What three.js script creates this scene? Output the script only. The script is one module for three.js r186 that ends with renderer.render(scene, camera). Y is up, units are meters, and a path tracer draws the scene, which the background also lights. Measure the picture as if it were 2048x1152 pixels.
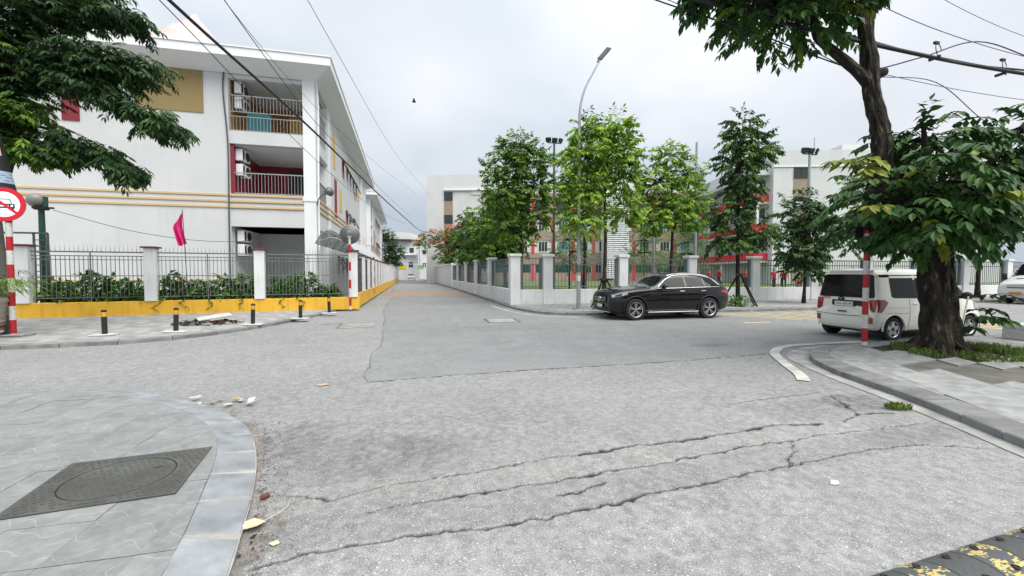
import * as THREE from 'three';
import { mergeGeometries, mergeVertices } from 'three/addons/utils/BufferGeometryUtils.js';
import { MarchingCubes } from 'three/addons/objects/MarchingCubes.js';
import { Brush, Evaluator, SUBTRACTION } from 'three-bvh-csg';

// ───────────── camera, sky, sun, exposure ─────────────
const scene = new THREE.Scene();
const camera = new THREE.PerspectiveCamera(67.5, 1024 / 576, 0.05, 1500);
camera.position.set(0, 1.62, 0);
camera.rotation.order = 'YXZ';
camera.rotation.set(THREE.MathUtils.degToRad(-2.06), THREE.MathUtils.degToRad(-13.9), 0);
scene.add(camera);

const renderer = new THREE.WebGLRenderer({ antialias: true });
renderer.setSize(1024, 576);
renderer.toneMapping = THREE.LinearToneMapping;
renderer.toneMappingExposure = 3.2;
renderer.shadowMap.enabled = true;

const sun = new THREE.DirectionalLight(0xfffaf2, 1.5);
sun.position.set(26, 90, 36);
sun.target.position.set(0, 0, -12);
sun.castShadow = true;
sun.shadow.radius = 110;
sun.shadow.mapSize.set(2048, 2048);
Object.assign(sun.shadow.camera, { left: -60, right: 60, top: 60, bottom: -60, near: 1, far: 260 });
scene.add(sun, sun.target);

// ───────────── random numbers and noise ─────────────
function rng(seed) {
  let s = seed >>> 0;
  return () => { s = (s + 0x6D2B79F5) | 0; let t = Math.imul(s ^ (s >>> 15), 1 | s); t = (t + Math.imul(t ^ (t >>> 7), 61 | t)) ^ t; return ((t ^ (t >>> 14)) >>> 0) / 4294967296; };
}
const R0 = rng(7);
const rr = (a, b, r = R0) => a + (b - a) * r();
function hash2(x, y, s) { let h = Math.imul(x, 374761393) + Math.imul(y, 668265263) + Math.imul(s, 2246822519); h = Math.imul(h ^ (h >>> 13), 1274126177); return ((h ^ (h >>> 16)) >>> 0) / 4294967296; }
function vnoise(x, y, s = 0, per = 0) {           // value noise, optionally periodic
  const xi = Math.floor(x), yi = Math.floor(y), fx = x - xi, fy = y - yi;
  const u = fx * fx * (3 - 2 * fx), v = fy * fy * (3 - 2 * fy);
  const w = per ? (k) => ((k % per) + per) % per : (k) => k;
  const a = hash2(w(xi), w(yi), s), b = hash2(w(xi + 1), w(yi), s), c = hash2(w(xi), w(yi + 1), s), d = hash2(w(xi + 1), w(yi + 1), s);
  return a + (b - a) * u + (c - a) * v + (a - b - c + d) * u * v;
}
function fbm(x, y, s = 0, oct = 4, per = 0) { let a = 0, w = 0.5, t = 0; for (let i = 0; i < oct; i++) { a += w * vnoise(x, y, s + i * 17, per); t += w; x *= 2; y *= 2; per *= 2; w *= 0.5; } return a / t; }
const clamp = (v, a = 0, b = 1) => Math.min(b, Math.max(a, v));
const sstep = (a, b, v) => { const t = clamp((v - a) / (b - a)); return t * t * (3 - 2 * t); };
const lerp = (a, b, t) => a + (b - a) * t;

// overcast sky: brighter towards the zenith, soft banks of cloud
{
  const W = 1024, Hh = 512, data = new Float32Array(W * Hh * 4);
  for (let j = 0; j < Hh; j++) {
    const el = ((j + 0.5) / Hh - 0.5) * Math.PI, se = Math.sin(el), ce = Math.cos(el);
    for (let i = 0; i < W; i++) {
      const az = ((i + 0.5) / W) * 2 * Math.PI;
      let r, g, b;
      if (se > -0.02) {
        const e = Math.max(se, 0), k = 1.5 / (e + 0.32);
        const px = Math.cos(az) * ce * k, py = Math.sin(az) * ce * k;
        const n = fbm(px * 0.9 + 3.1, py * 0.9 + 1.7, 5, 5), m = fbm(px * 0.35 + 9, py * 0.35 + 4, 31, 3);
        const L = (0.72 + 0.50 * e) * (0.74 + 0.46 * n);
        const t = sstep(0.32, 0.66, 0.5 * m + 0.5 * n);      // 0: blue-grey cloud base, 1: white bank
        r = L * lerp(0.78, 0.99, t); g = L * lerp(0.90, 1.02, t); b = L * lerp(1.03, 1.09, t);
      } else { r = 0.22; g = 0.22; b = 0.22; }
      const o = (j * W + i) * 4, f = 0.31;
      data[o] = r * f; data[o + 1] = g * f; data[o + 2] = b * f; data[o + 3] = 1;
    }
  }
  const sky = new THREE.DataTexture(data, W, Hh, THREE.RGBAFormat, THREE.FloatType);
  sky.mapping = THREE.EquirectangularReflectionMapping;
  sky.magFilter = sky.minFilter = THREE.LinearFilter; sky.wrapS = THREE.RepeatWrapping; sky.needsUpdate = true;
  scene.background = sky; scene.environment = sky;
}

// ───────────── textures ─────────────
function tex(n, fn, o = {}) {                         // fn(u, v) → [r, g, b] in sRGB 0…1
  const d = new Uint8Array(n * n * 4);
  for (let j = 0; j < n; j++) for (let i = 0; i < n; i++) { const c = fn(i / n, j / n), k = (j * n + i) * 4; d[k] = clamp(c[0]) * 255; d[k + 1] = clamp(c[1]) * 255; d[k + 2] = clamp(c[2]) * 255; d[k + 3] = 255; }
  const t = new THREE.DataTexture(d, n, n); t.wrapS = t.wrapT = THREE.RepeatWrapping;
  t.magFilter = THREE.LinearFilter; t.minFilter = THREE.LinearMipmapLinearFilter; t.generateMipmaps = true;
  if (!o.data) t.colorSpace = THREE.SRGBColorSpace;
  if (o.size) t.repeat.set(1 / o.size, 1 / o.size);   // o.size: metres per tile
  t.needsUpdate = true; return t;
}
function canvasTex(w, h, draw) { const c = document.createElement('canvas'); c.width = w; c.height = h; draw(c.getContext('2d'), w, h); const t = new THREE.CanvasTexture(c); t.colorSpace = THREE.SRGBColorSpace; return t; }
const grey = (v) => [v, v, v];
// worn asphalt: pale stones of two sizes bedded in grey binder
const asphaltN = 2048, asphaltM = 4;
const asphaltHeight = new Float32Array(asphaltN * asphaltN);
const asphaltTex = (() => {
  const n = asphaltN, h = asphaltHeight, tone = new Float32Array(n * n).fill(0.53), r = rng(11);
  for (let k = 0; k < n * n; k++) { const x = k % n, y = (k / n) | 0; tone[k] = 0.515 + 0.13 * (hash2(x >> 1, y >> 1, 3) - 0.5) + 0.10 * (vnoise(x / 24, y / 24, 4, Math.floor(n / 24)) - 0.5); }
  for (let k = 0; k < 120000; k++) {
    const cx = r() * n, cy = r() * n, a = 1.1 + 2.3 * r() * r(), b = a * (0.5 + 0.5 * r()), th = r() * Math.PI, c = Math.cos(th), s = Math.sin(th), t = r();
    const v = t < 0.18 ? 0.33 + 0.14 * r() : 0.55 + 0.27 * r() * r(), m = Math.ceil(a);
    for (let y = -m; y <= m; y++) for (let x = -m; x <= m; x++) {
      const p = (x * c + y * s) / a, q = (y * c - x * s) / b; if (p * p + q * q > 1) continue;
      const i = (((cy + y) | 0) + n) % n * n + (((cx + x) | 0) + n) % n; tone[i] = v + 0.05 * (hash2(x, y, k) - 0.5); h[i] = t < 0.18 ? 0.2 : 1;
    }
  }
  return tex(n, (u, v) => { const i = Math.round(v * n) * n + Math.round(u * n), g = tone[i]; return [g * 0.985, g * 0.99, g * 0.988]; }, { size: asphaltM });
})();
const asphaltBump = tex(1024, (u, v) => grey(0.2 + 0.6 * asphaltHeight[Math.round(v * 2048) * 2048 + Math.round(u * 2048)]), { size: asphaltM, data: true });
// finer, tighter asphalt of the resurfaced parts
const asphaltFineTex = tex(1024, (u, v) => { const g = 0.555 + 0.17 * (hash2(u * 1024 | 0, v * 1024 | 0, 13) - 0.5) + 0.14 * (vnoise(u * 340, v * 340, 14, 340) - 0.5) + 0.06 * (fbm(u * 9, v * 9, 15, 4, 9) - 0.5); return [g * 0.985, g * 0.995, g * 1.0]; }, { size: 3 });
// fine mineral grain with blotches, mean about 0.78: multiplies a material's colour
function grainTex(seed, size, n = 512, amp = 0.16, blot = 0.18, streak = 0) {
  return tex(n, (u, v) => {
    let g = 0.88 + amp * (hash2(u * n | 0, v * n | 0, seed) - 0.5) + blot * (fbm(u * 6, v * 6, seed + 3, 5, 6) - 0.5) * 2;
    if (streak) g -= streak * Math.max(0, fbm(u * 40, v * 3, seed + 9, 3, 0) - 0.52) * 3 * fbm(u * 5, v * 5, seed + 12, 2, 5);
    return [g, g, g * 0.99];
  }, { size });
}
const plasterTex = grainTex(21, 7.0, 512, 0.03, 0.025, 0.03);
const wallDirtTex = grainTex(22, 3.7, 512, 0.05, 0.05, 0.13);
const concreteTex = grainTex(23, 1.2, 512, 0.16, 0.20);
const stoneTex = grainTex(24, 0.8, 512, 0.13, 0.16);
const metalTex = grainTex(25, 0.9, 256, 0.06, 0.10);
const barkTex = tex(512, (u, v) => { const n = fbm(u * 14, v * 5, 41, 5, 0), f = fbm(u * 30, v * 30, 44, 3, 30), l = fbm(u * 5, v * 5, 47, 4, 5); const g = 0.16 + 1.0 * n * n * n + 0.3 * (f - 0.5) + (l > 0.58 ? 0.22 * f : 0); return [g, g * 0.94, g * 0.86]; }, { size: 1.0 });
const barkBump = tex(512, (u, v) => grey(fbm(u * 14, v * 5, 41, 5, 0)), { size: 1.0, data: true });
const rubberTex = grainTex(27, 0.3, 256, 0.12, 0.12);
const mosaicTex = tex(256, (u, v) => { const g = 0.84 + 0.22 * (hash2(u * 64 | 0, v * 64 | 0, 71) - 0.5); return [g * 1.02, g * 0.98, g * 0.93]; }, { size: 3.2 });

// ───────────── materials ─────────────
const lin = (r, g, b) => new THREE.Color().setRGB(r, g, b);
function mat(r, g, b, rough = 0.8, o = {}) { return new THREE.MeshStandardMaterial({ color: lin(r, g, b), roughness: rough, ...o }); }
const side2 = { side: THREE.DoubleSide };
const M = {
  road: mat(1, 1, 1, 0.92, { map: asphaltTex, vertexColors: true, bumpMap: asphaltBump, bumpScale: 0.002 }),
  roadFine: mat(1, 1, 1, 0.9, { map: asphaltFineTex, vertexColors: true }),
  stoneA: mat(0.345, 0.355, 0.36, 0.85, { map: stoneTex, bumpMap: stoneTex, bumpScale: 0.001 }),
  stoneB: mat(0.365, 0.375, 0.38, 0.85, { map: stoneTex, bumpMap: stoneTex, bumpScale: 0.001 }),
  stoneC: mat(0.325, 0.335, 0.34, 0.85, { map: stoneTex, bumpMap: stoneTex, bumpScale: 0.001 }),
  kerbBlueA: mat(0.33, 0.35, 0.375, 0.8, { map: stoneTex, bumpMap: stoneTex, bumpScale: 0.0015 }),
  kerbBlueB: mat(0.285, 0.305, 0.33, 0.8, { map: stoneTex, bumpMap: stoneTex, bumpScale: 0.0015 }),
  kerbGreyA: mat(0.28, 0.285, 0.285, 0.88, { map: concreteTex, bumpMap: concreteTex, bumpScale: 0.003 }),
  kerbGreyB: mat(0.24, 0.245, 0.245, 0.88, { map: concreteTex, bumpMap: concreteTex, bumpScale: 0.003 }),
  mortar: mat(0.34, 0.335, 0.31, 0.95, { map: concreteTex }),
  mortarDark: mat(0.085, 0.083, 0.075, 0.95, { map: concreteTex }),
  concrete: mat(0.42, 0.42, 0.41, 0.9, { map: concreteTex, bumpMap: concreteTex, bumpScale: 0.003 }),
  concreteDark: mat(0.16, 0.155, 0.14, 0.93, { map: concreteTex, bumpMap: concreteTex, bumpScale: 0.006 }),
  pavFar: mat(0.40, 0.40, 0.40, 0.9, { map: concreteTex, bumpMap: concreteTex, bumpScale: 0.003 }),
  white: mat(0.76, 0.785, 0.81, 0.75, { map: plasterTex }),
  whiteDirty: mat(0.90, 0.92, 0.94, 0.8, { map: wallDirtTex }),
  whiteTrim: mat(0.76, 0.775, 0.79, 0.6),
  soffit: mat(0.76, 0.785, 0.81, 0.75, { map: plasterTex }),
  beige: mat(0.36, 0.27, 0.12, 0.8, { map: plasterTex }),
  stripe: mat(0.58, 0.42, 0.22, 0.7),
  yellow: mat(0.94, 0.54, 0.05, 0.85, { map: wallDirtTex }),
  yellowWin: mat(0.62, 0.42, 0.10, 0.7),
  crimson: mat(0.30, 0.025, 0.045, 0.7, { map: plasterTex }),
  pinkPaint: mat(0.62, 0.16, 0.22, 0.7),
  orangeWall: mat(0.42, 0.19, 0.03, 0.8, { map: plasterTex }),
  brick: mat(0.23, 0.055, 0.04, 0.85, { map: concreteTex }),
  tan: mat(0.42, 0.37, 0.325, 0.85, { map: mosaicTex }),
  redCol: mat(0.62, 0.03, 0.06, 0.65),
  rustCol: mat(0.5, 0.1, 0.05, 0.7),
  roofPinkA: mat(0.50, 0.42, 0.41, 0.7),
  roofPinkB: mat(0.58, 0.50, 0.49, 0.7),
  teal: mat(0.02, 0.14, 0.17, 0.6),
  glass: new THREE.MeshStandardMaterial({ color: lin(0.03, 0.045, 0.05), roughness: 0.06, metalness: 0.0 }),
  glassGreen: new THREE.MeshStandardMaterial({ color: lin(0.015, 0.08, 0.065), roughness: 0.07 }),
  glassBlue: new THREE.MeshStandardMaterial({ color: lin(0.10, 0.24, 0.36), roughness: 0.08 }),
  frameWhite: mat(0.7, 0.7, 0.7, 0.5),
  frameDark: mat(0.03, 0.03, 0.03, 0.5),
  fenceGrey: mat(0.20, 0.215, 0.225, 0.55, { map: metalTex, metalness: 0.2 }),
  fenceDark: mat(0.105, 0.115, 0.125, 0.55, { map: metalTex, metalness: 0.2 }),
  fenceBlue: mat(0.16, 0.19, 0.22, 0.6, { map: metalTex }),
  rail: mat(0.45, 0.46, 0.47, 0.5, { map: metalTex, metalness: 0.3 }),
  galv: mat(0.42, 0.45, 0.47, 0.45, { map: metalTex, metalness: 0.45 }),
  galvDark: mat(0.16, 0.17, 0.175, 0.5, { map: metalTex, metalness: 0.4 }),
  black: mat(0.012, 0.012, 0.013, 0.55),
  blackMatte: mat(0.02, 0.02, 0.02, 0.85),
  cable: mat(0.012, 0.012, 0.014, 0.6),
  wireLilac: mat(0.16, 0.15, 0.24, 0.6),
  redPaint: mat(0.50, 0.012, 0.02, 0.5, { map: metalTex }),
  whitePaint: mat(0.72, 0.72, 0.70, 0.55, { map: metalTex }),
  yellowPaint: mat(0.72, 0.42, 0.03, 0.6, { map: metalTex }),
  roadWhite: mat(0.62, 0.62, 0.58, 0.85, { map: concreteTex }),
  roadYellow: mat(0.80, 0.64, 0.30, 0.85, { map: concreteTex }),
  roadOrange: mat(0.55, 0.32, 0.14, 0.85, { map: concreteTex }),
  barkDark: mat(0.20, 0.18, 0.15, 0.95, { map: barkTex, bumpMap: barkBump, bumpScale: 0.06 }),
  barkPale: mat(0.26, 0.235, 0.19, 0.95, { map: barkTex, bumpMap: barkBump, bumpScale: 0.015 }),
  barkMid: mat(0.14, 0.12, 0.095, 0.95, { map: barkTex, bumpMap: barkBump, bumpScale: 0.015 }),
  wood: mat(0.16, 0.13, 0.10, 0.9, { map: barkTex }),
  soil: mat(0.055, 0.043, 0.03, 0.98, { map: concreteTex, bumpMap: concreteTex, bumpScale: 0.02 }),
  castIron: mat(0.105, 0.108, 0.10, 0.75, { map: concreteTex, metalness: 0.1 }),
  clearRoof: new THREE.MeshPhysicalMaterial({ color: lin(0.62, 0.66, 0.66), roughness: 0.35, transmission: 0.55, thickness: 0, side: THREE.DoubleSide }),
  skin: mat(0.42, 0.24, 0.16, 0.6),
  shirtRed: mat(0.42, 0.008, 0.022, 0.85),
  navy: mat(0.012, 0.015, 0.03, 0.85),
  hair: mat(0.008, 0.007, 0.006, 0.6),
  pink: mat(0.72, 0.02, 0.22, 0.75, side2),
};
function leafMat(r, g, b, rough = 0.5, tr = 0.25) { return new THREE.MeshPhysicalMaterial({ color: lin(r, g, b), roughness: rough, specularIntensity: 0.35, vertexColors: true, side: THREE.DoubleSide, transmission: tr, thickness: 0 }); }
M.leaf = leafMat(1.6, 1.5, 1.3, 0.65, 0.4);
M.leafGloss = leafMat(1.1, 1.1, 1.0, 0.45, 0.22);
M.grass = leafMat(1, 1, 1, 0.7, 0.3);

// ───────────── scene helpers ─────────────
const used = {};
function numbered(n) { const k = used[n] = (used[n] ?? -1) + 1; return k ? `${n}_${String(k).padStart(3, '0')}` : n; }
function tag(o, label, category, group) { o.userData.label = label; o.userData.category = category; if (group) o.userData.group = group; return o; }
function thing(name, label, category, pos = [0, 0, 0], turn = 0, group) { const o = new THREE.Group(); o.name = numbered(name); o.position.set(...pos); o.rotation.y = turn; scene.add(o); return tag(o, label, category, group); }
function mesh(name, geo, m, parent = scene) { const o = new THREE.Mesh(Array.isArray(geo) ? merge(geo) : geo, m); o.name = parent === scene ? numbered(name) : name; o.castShadow = o.receiveShadow = true; parent.add(o); return o; }
function structure(name, geo, m) { const o = mesh(name, geo, m); o.userData.kind = 'structure'; return o; }
function stuff(name, geo, m, parent, label, category) { const o = mesh(name, geo, m, parent); o.userData.kind = 'stuff'; if (label) tag(o, label, category); return o; }
function copyOf(root, pos, turn, label) { const c = root.clone(); c.name = numbered(root.name.replace(/_\d{3}$/, '')); c.userData = { ...root.userData }; if (label) c.userData.label = label; c.position.set(...pos); c.rotation.y = turn; scene.add(c); return c; }
function merge(list) {
  const hasC = list.some((g) => g.getAttribute('color'));
  return mergeGeometries(list.map((g) => { const q = g.index ? g.toNonIndexed() : g; if (!q.getAttribute('uv')) planarUV(q); if (hasC && !q.getAttribute('color')) q.setAttribute('color', new THREE.BufferAttribute(new Float32Array(q.getAttribute('position').count * 3).fill(1), 3)); for (const k of Object.keys(q.attributes)) if (!['position', 'normal', 'uv', 'color'].includes(k)) q.deleteAttribute(k); return q; }));
}
function planarUV(g, ox = 0, oy = 0) {                 // uv in metres, from the face's main direction
  const p = g.getAttribute('position'); if (!g.getAttribute('normal')) g.computeVertexNormals(); const n = g.getAttribute('normal'), u = new Float32Array(p.count * 2);
  for (let i = 0; i < p.count; i++) {
    const ax = Math.abs(n.getX(i)), ay = Math.abs(n.getY(i)), az = Math.abs(n.getZ(i));
    if (ay >= ax && ay >= az) { u[2 * i] = p.getX(i) + ox; u[2 * i + 1] = p.getZ(i) + oy; } else if (ax >= az) { u[2 * i] = p.getZ(i) + ox; u[2 * i + 1] = p.getY(i) + oy; } else { u[2 * i] = p.getX(i) + ox; u[2 * i + 1] = p.getY(i) + oy; }
  }
  g.setAttribute('uv', new THREE.BufferAttribute(u, 2)); return g;
}
function box(w, h, d, x = 0, y = 0, z = 0) { const g = new THREE.BoxGeometry(w, h, d); g.translate(x, y, z); return planarUV(g.toNonIndexed()); }   // centred at x, y, z
function box2(x0, x1, y0, y1, z0, z1) { return box(Math.abs(x1 - x0), Math.abs(y1 - y0), Math.abs(z1 - z0), (x0 + x1) / 2, (y0 + y1) / 2, (z0 + z1) / 2); }
function prism(pts, y0, y1, bev = 0) {                 // pts [[x, z], …] → solid from y0 to y1, top edge chamfered by bev
  const area = pts.reduce((s, p, i) => { const q = pts[(i + 1) % pts.length]; return s + p[0] * q[1] - q[0] * p[1]; }, 0);
  const P = area > 0 ? pts.slice().reverse() : pts, n = P.length, pos = [];
  const inset = bev ? P.map((p, i) => { const a = P[(i + n - 1) % n], b = P[(i + 1) % n]; let e1 = [p[0] - a[0], p[1] - a[1]], e2 = [b[0] - p[0], b[1] - p[1]]; const l1 = Math.hypot(...e1) || 1, l2 = Math.hypot(...e2) || 1; const n1 = [e1[1] / l1, -e1[0] / l1], n2 = [e2[1] / l2, -e2[0] / l2]; let m = [n1[0] + n2[0], n1[1] + n2[1]]; const ml = Math.hypot(...m) || 1, k = bev / Math.max(0.35, ml / 2); return [p[0] - m[0] / ml * k, p[1] - m[1] / ml * k]; }) : P;
  const tri = THREE.ShapeUtils.triangulateShape(inset.map((p) => new THREE.Vector2(p[0], p[1])), []);
  const put = (a, b, c) => pos.push(...a, ...b, ...c);
  for (const [a, b, c] of tri) put([inset[a][0], y1, inset[a][1]], [inset[c][0], y1, inset[c][1]], [inset[b][0], y1, inset[b][1]]);
  const wall = (A, ya, B, yb) => { for (let i = 0; i < n; i++) { const j = (i + 1) % n; put([A[i][0], ya, A[i][1]], [A[j][0], ya, A[j][1]], [B[j][0], yb, B[j][1]]); put([A[i][0], ya, A[i][1]], [B[j][0], yb, B[j][1]], [B[i][0], yb, B[i][1]]); } };
  if (bev) wall(P, y1 - bev, inset, y1);
  wall(P, y0, P, y1 - bev);
  const g = new THREE.BufferGeometry(); g.setAttribute('position', new THREE.Float32BufferAttribute(pos, 3));
  g.computeVertexNormals();
  const nn = g.getAttribute('normal'); if (nn.getY(0) < 0) { for (let i = 0; i < pos.length; i += 9) for (let k = 0; k < 3; k++) { const t = pos[i + 3 + k]; pos[i + 3 + k] = pos[i + 6 + k]; pos[i + 6 + k] = t; } g.setAttribute('position', new THREE.Float32BufferAttribute(pos, 3)); g.computeVertexNormals(); }
  return planarUV(g);
}
function chamferBox(w, h, d, c, x = 0, y = 0, z = 0) {  // bevelled block
  const P = [], hw = w / 2, hh = h / 2, hd = d / 2;
  const s = new THREE.Shape(); s.moveTo(-hw + c, -hh); s.lineTo(hw - c, -hh); s.lineTo(hw, -hh + c); s.lineTo(hw, hh - c); s.lineTo(hw - c, hh); s.lineTo(-hw + c, hh); s.lineTo(-hw, hh - c); s.lineTo(-hw, -hh + c); s.closePath();
  const s2 = new THREE.Shape(); const e = c; s2.moveTo(-hw + 2 * e, -hh + e); s2.lineTo(hw - 2 * e, -hh + e); s2.lineTo(hw - e, -hh + 2 * e); s2.lineTo(hw - e, hh - 2 * e); s2.lineTo(hw - 2 * e, hh - e); s2.lineTo(-hw + 2 * e, hh - e); s2.lineTo(-hw + e, hh - 2 * e); s2.lineTo(-hw + e, -hh + 2 * e); s2.closePath();
  const g = new THREE.ExtrudeGeometry(s2, { depth: d - 2 * c, bevelEnabled: true, bevelThickness: c, bevelSize: c, bevelSegments: 1, curveSegments: 1 });
  g.translate(x, y, z - hd + c); const q = g.index ? g.toNonIndexed() : g; q.computeVertexNormals(); return planarUV(q);
}
const V = (x, y, z) => new THREE.Vector3(x, y, z);
function tube(pts, rad, seg = 8, o = {}) {              // swept tube, radius a number or a list; smooth normals; capped
  const n = pts.length, P = pts.map((p) => p.isVector3 ? p : V(...p)), pos = [], uv = [], idx = [];
  let up = V(0, 1, 0), prevN = null, len = 0;
  for (let i = 0; i < n; i++) {
    const t = P[Math.min(i + 1, n - 1)].clone().sub(P[Math.max(i - 1, 0)]).normalize();
    let a = prevN ? prevN.clone() : (Math.abs(t.y) > 0.95 ? V(1, 0, 0) : up.clone());
    a.sub(t.clone().multiplyScalar(a.dot(t))).normalize(); prevN = a; const b = t.clone().cross(a);
    const r = Array.isArray(rad) ? rad[i] : rad; if (i) len += P[i].distanceTo(P[i - 1]);
    for (let j = 0; j <= seg; j++) { const th = j / seg * Math.PI * 2, w = o.lump ? 1 + o.lump * (fbm(j % seg * 1.7 + (o.seed ?? 0), len * 3, 8, 2) - 0.5) : 1; const q = P[i].clone().addScaledVector(a, Math.cos(th) * r * w).addScaledVector(b, Math.sin(th) * r * w); pos.push(q.x, q.y, q.z); uv.push(j / seg * 2 * Math.PI * (o.uvr ?? 0.2), len); }
  }
  for (let i = 0; i < n - 1; i++) for (let j = 0; j < seg; j++) { const k = i * (seg + 1) + j; idx.push(k, k + 1, k + seg + 1, k + 1, k + seg + 2, k + seg + 1); }
  for (const [i, f] of [[0, 1], [n - 1, 0]]) { const c = pos.length / 3; pos.push(P[i].x, P[i].y, P[i].z); uv.push(0, 0); for (let j = 0; j < seg; j++) { const k = i * (seg + 1) + j; f ? idx.push(c, k + 1, k) : idx.push(c, k, k + 1); } }
  const g = new THREE.BufferGeometry(); g.setAttribute('position', new THREE.Float32BufferAttribute(pos, 3)); g.setAttribute('uv', new THREE.Float32BufferAttribute(uv, 2)); g.setIndex(idx); g.computeVertexNormals(); return g;
}
function rod(a, b, r, seg = 6) { return tube([a, b], r, seg); }
function cyl(r0, r1, h, x, y, z, seg = 16) { const g = new THREE.CylinderGeometry(r1, r0, h, seg); g.translate(x, y + h / 2, z); return g; }   // base at y
function smooth(pts, n = 6) { return new THREE.CatmullRomCurve3(pts.map((p) => p.isVector3 ? p : V(...p))).getPoints((pts.length - 1) * n); }
function turned(g, ax, ay, az) { if (ax) g.rotateX(ax); if (ay) g.rotateY(ay); if (az) g.rotateZ(az); return g; }
function moved(g, x, y, z) { g.translate(x, y, z); return g; }

// ───────────── ground ─────────────
function distPoly(x, z, L) { let m = 1e9, tAt = 0; for (let i = 0; i < L.length - 1; i++) { const [ax, az] = L[i], [bx, bz] = L[i + 1], dx = bx - ax, dz = bz - az; const t = clamp(((x - ax) * dx + (z - az) * dz) / (dx * dx + dz * dz)); const d = Math.hypot(x - ax - dx * t, z - az - dz * t); if (d < m) { m = d; tAt = (i + t) / (L.length - 1); } } return [m, tAt]; }
function inside(x, z, P) { let c = false; for (let i = 0, j = P.length - 1; i < P.length; j = i++) { const [xi, zi] = P[i], [xj, zj] = P[j]; if ((zi > z) !== (zj > z) && x < (xj - xi) * (z - zi) / (zj - zi) + xi) c = !c; } return c; }
const crackA = [[-0.98, -3.46], [-0.53, -3.24], [-0.2, -3.34], [0.33, -3.41], [1.23, -3.53], [1.46, -3.54], [2.32, -3.6], [2.82, -3.61], [3.36, -3.67], [3.77, -3.73], [4.34, -3.64]];
const crackB = [[-0.25, -3.02], [0.3, -3.06], [0.68, -3.09], [1.15, -3.11], [1.67, -3.19], [2.23, -3.21], [2.39, -3.25], [3.14, -3.32], [3.92, -3.37], [5.4, -3.39]];
const crackC = [[-0.84, -2.59], [-0.33, -2.67], [0.26, -2.64], [0.62, -2.65], [1.07, -2.67], [1.35, -2.7], [1.74, -2.77], [2.11, -2.78], [2.44, -2.82], [2.78, -2.88], [3.42, -2.93], [4.14, -3.0], [4.75, -2.95], [5.18, -2.77]];
const cracks = [
  { L: crackA, w: (t) => 0.005 + 0.034 * sstep(0.42, 0.56, t) * (0.55 + 0.45 * Math.sin(t * 40)) + (t > 0.95 ? 0.008 : 0), d: 0.03 },
  { L: crackB, w: (t) => 0.010 * sstep(0, 0.1, t) * (1 - 0.7 * sstep(0.7, 1, t)), d: 0.025 },
  { L: crackC, w: (t) => 0.011 * (1 - 0.6 * sstep(0.6, 1, t)), d: 0.025 },
  { L: [[1.04, -2.9], [1.23, -2.92], [1.5, -2.99]], w: () => 0.008, d: 0.02 },
  { L: [[5.44, -4.47], [5.21, -4.09], [5.02, -3.79], [4.6, -3.62]], w: () => 0.012, d: 0.025 },
  { L: [[5.0, -3.8], [5.45, -3.72]], w: () => 0.02, d: 0.025 },
  { L: [[-0.55, -6.62], [0.6, -6.74], [1.74, -6.82], [3, -6.83], [4.22, -6.84], [5.6, -6.92], [7.31, -7.08]], w: () => 0.009, d: 0.015 },
  { L: [[3.1, -2.9], [3.4, -3.12], [3.6, -3.34]], w: () => 0.001, d: 0.010 },
  { L: [[3.9, -4.46], [4.6, -4.55], [5.42, -4.6]], w: () => 0.006, d: 0.012 },
];
const patchPoly = [[-0.55, -6.62], [1.74, -6.82], [4.22, -6.83], [7.31, -7.08], [20, -7.4], [20, -15], [9, -15], [9, -100], [-1.2, -100], [-1.09, -48.22], [-0.94, -26.36], [-0.91, -19.37], [-0.69, -15.27], [-0.64, -13.19], [-0.51, -10.0], [-0.63, -9.39], [-0.64, -8.24], [-0.62, -7.3]];
const patchEdge = patchPoly.slice(10).concat([patchPoly[0], patchPoly[1]]);
const kerbDirt = [[-5.26, -7.12], [-3.56, -6.75], [-2.43, -5.94], [-1.64, -4.99], [-1.3, -4.21], [-1.09, -3.45], [-0.97, -2.82], [-0.9, -2.4], [-0.85, -1.4]];
const blotches = [[-0.35, -3.95, 1.0, 0.55, 0.20], [0.25, -4.05, 0.6, 0.35, 0.10], [5.45, -4.15, 0.55, 0.40, 0.30], [4.55, -4.1, 0.8, 0.45, 0.14], [-1.05, -4.55, 0.40, 0.55, 0.22], [4.9, -3.15, 0.9, 0.25, 0.14], [2.0, -12.2, 3, 0.8, 0.06], [-1.5, -11.5, 2.5, 1.2, 0.05], [3.2, -5.3, 1.2, 0.4, -0.06], [1.2, -1.9, 2.5, 0.9, -0.05], [6.6, -8.2, 0.7, 0.25, 0.22], [-0.9, -2.7, 0.35, 0.5, 0.10]];
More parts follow.
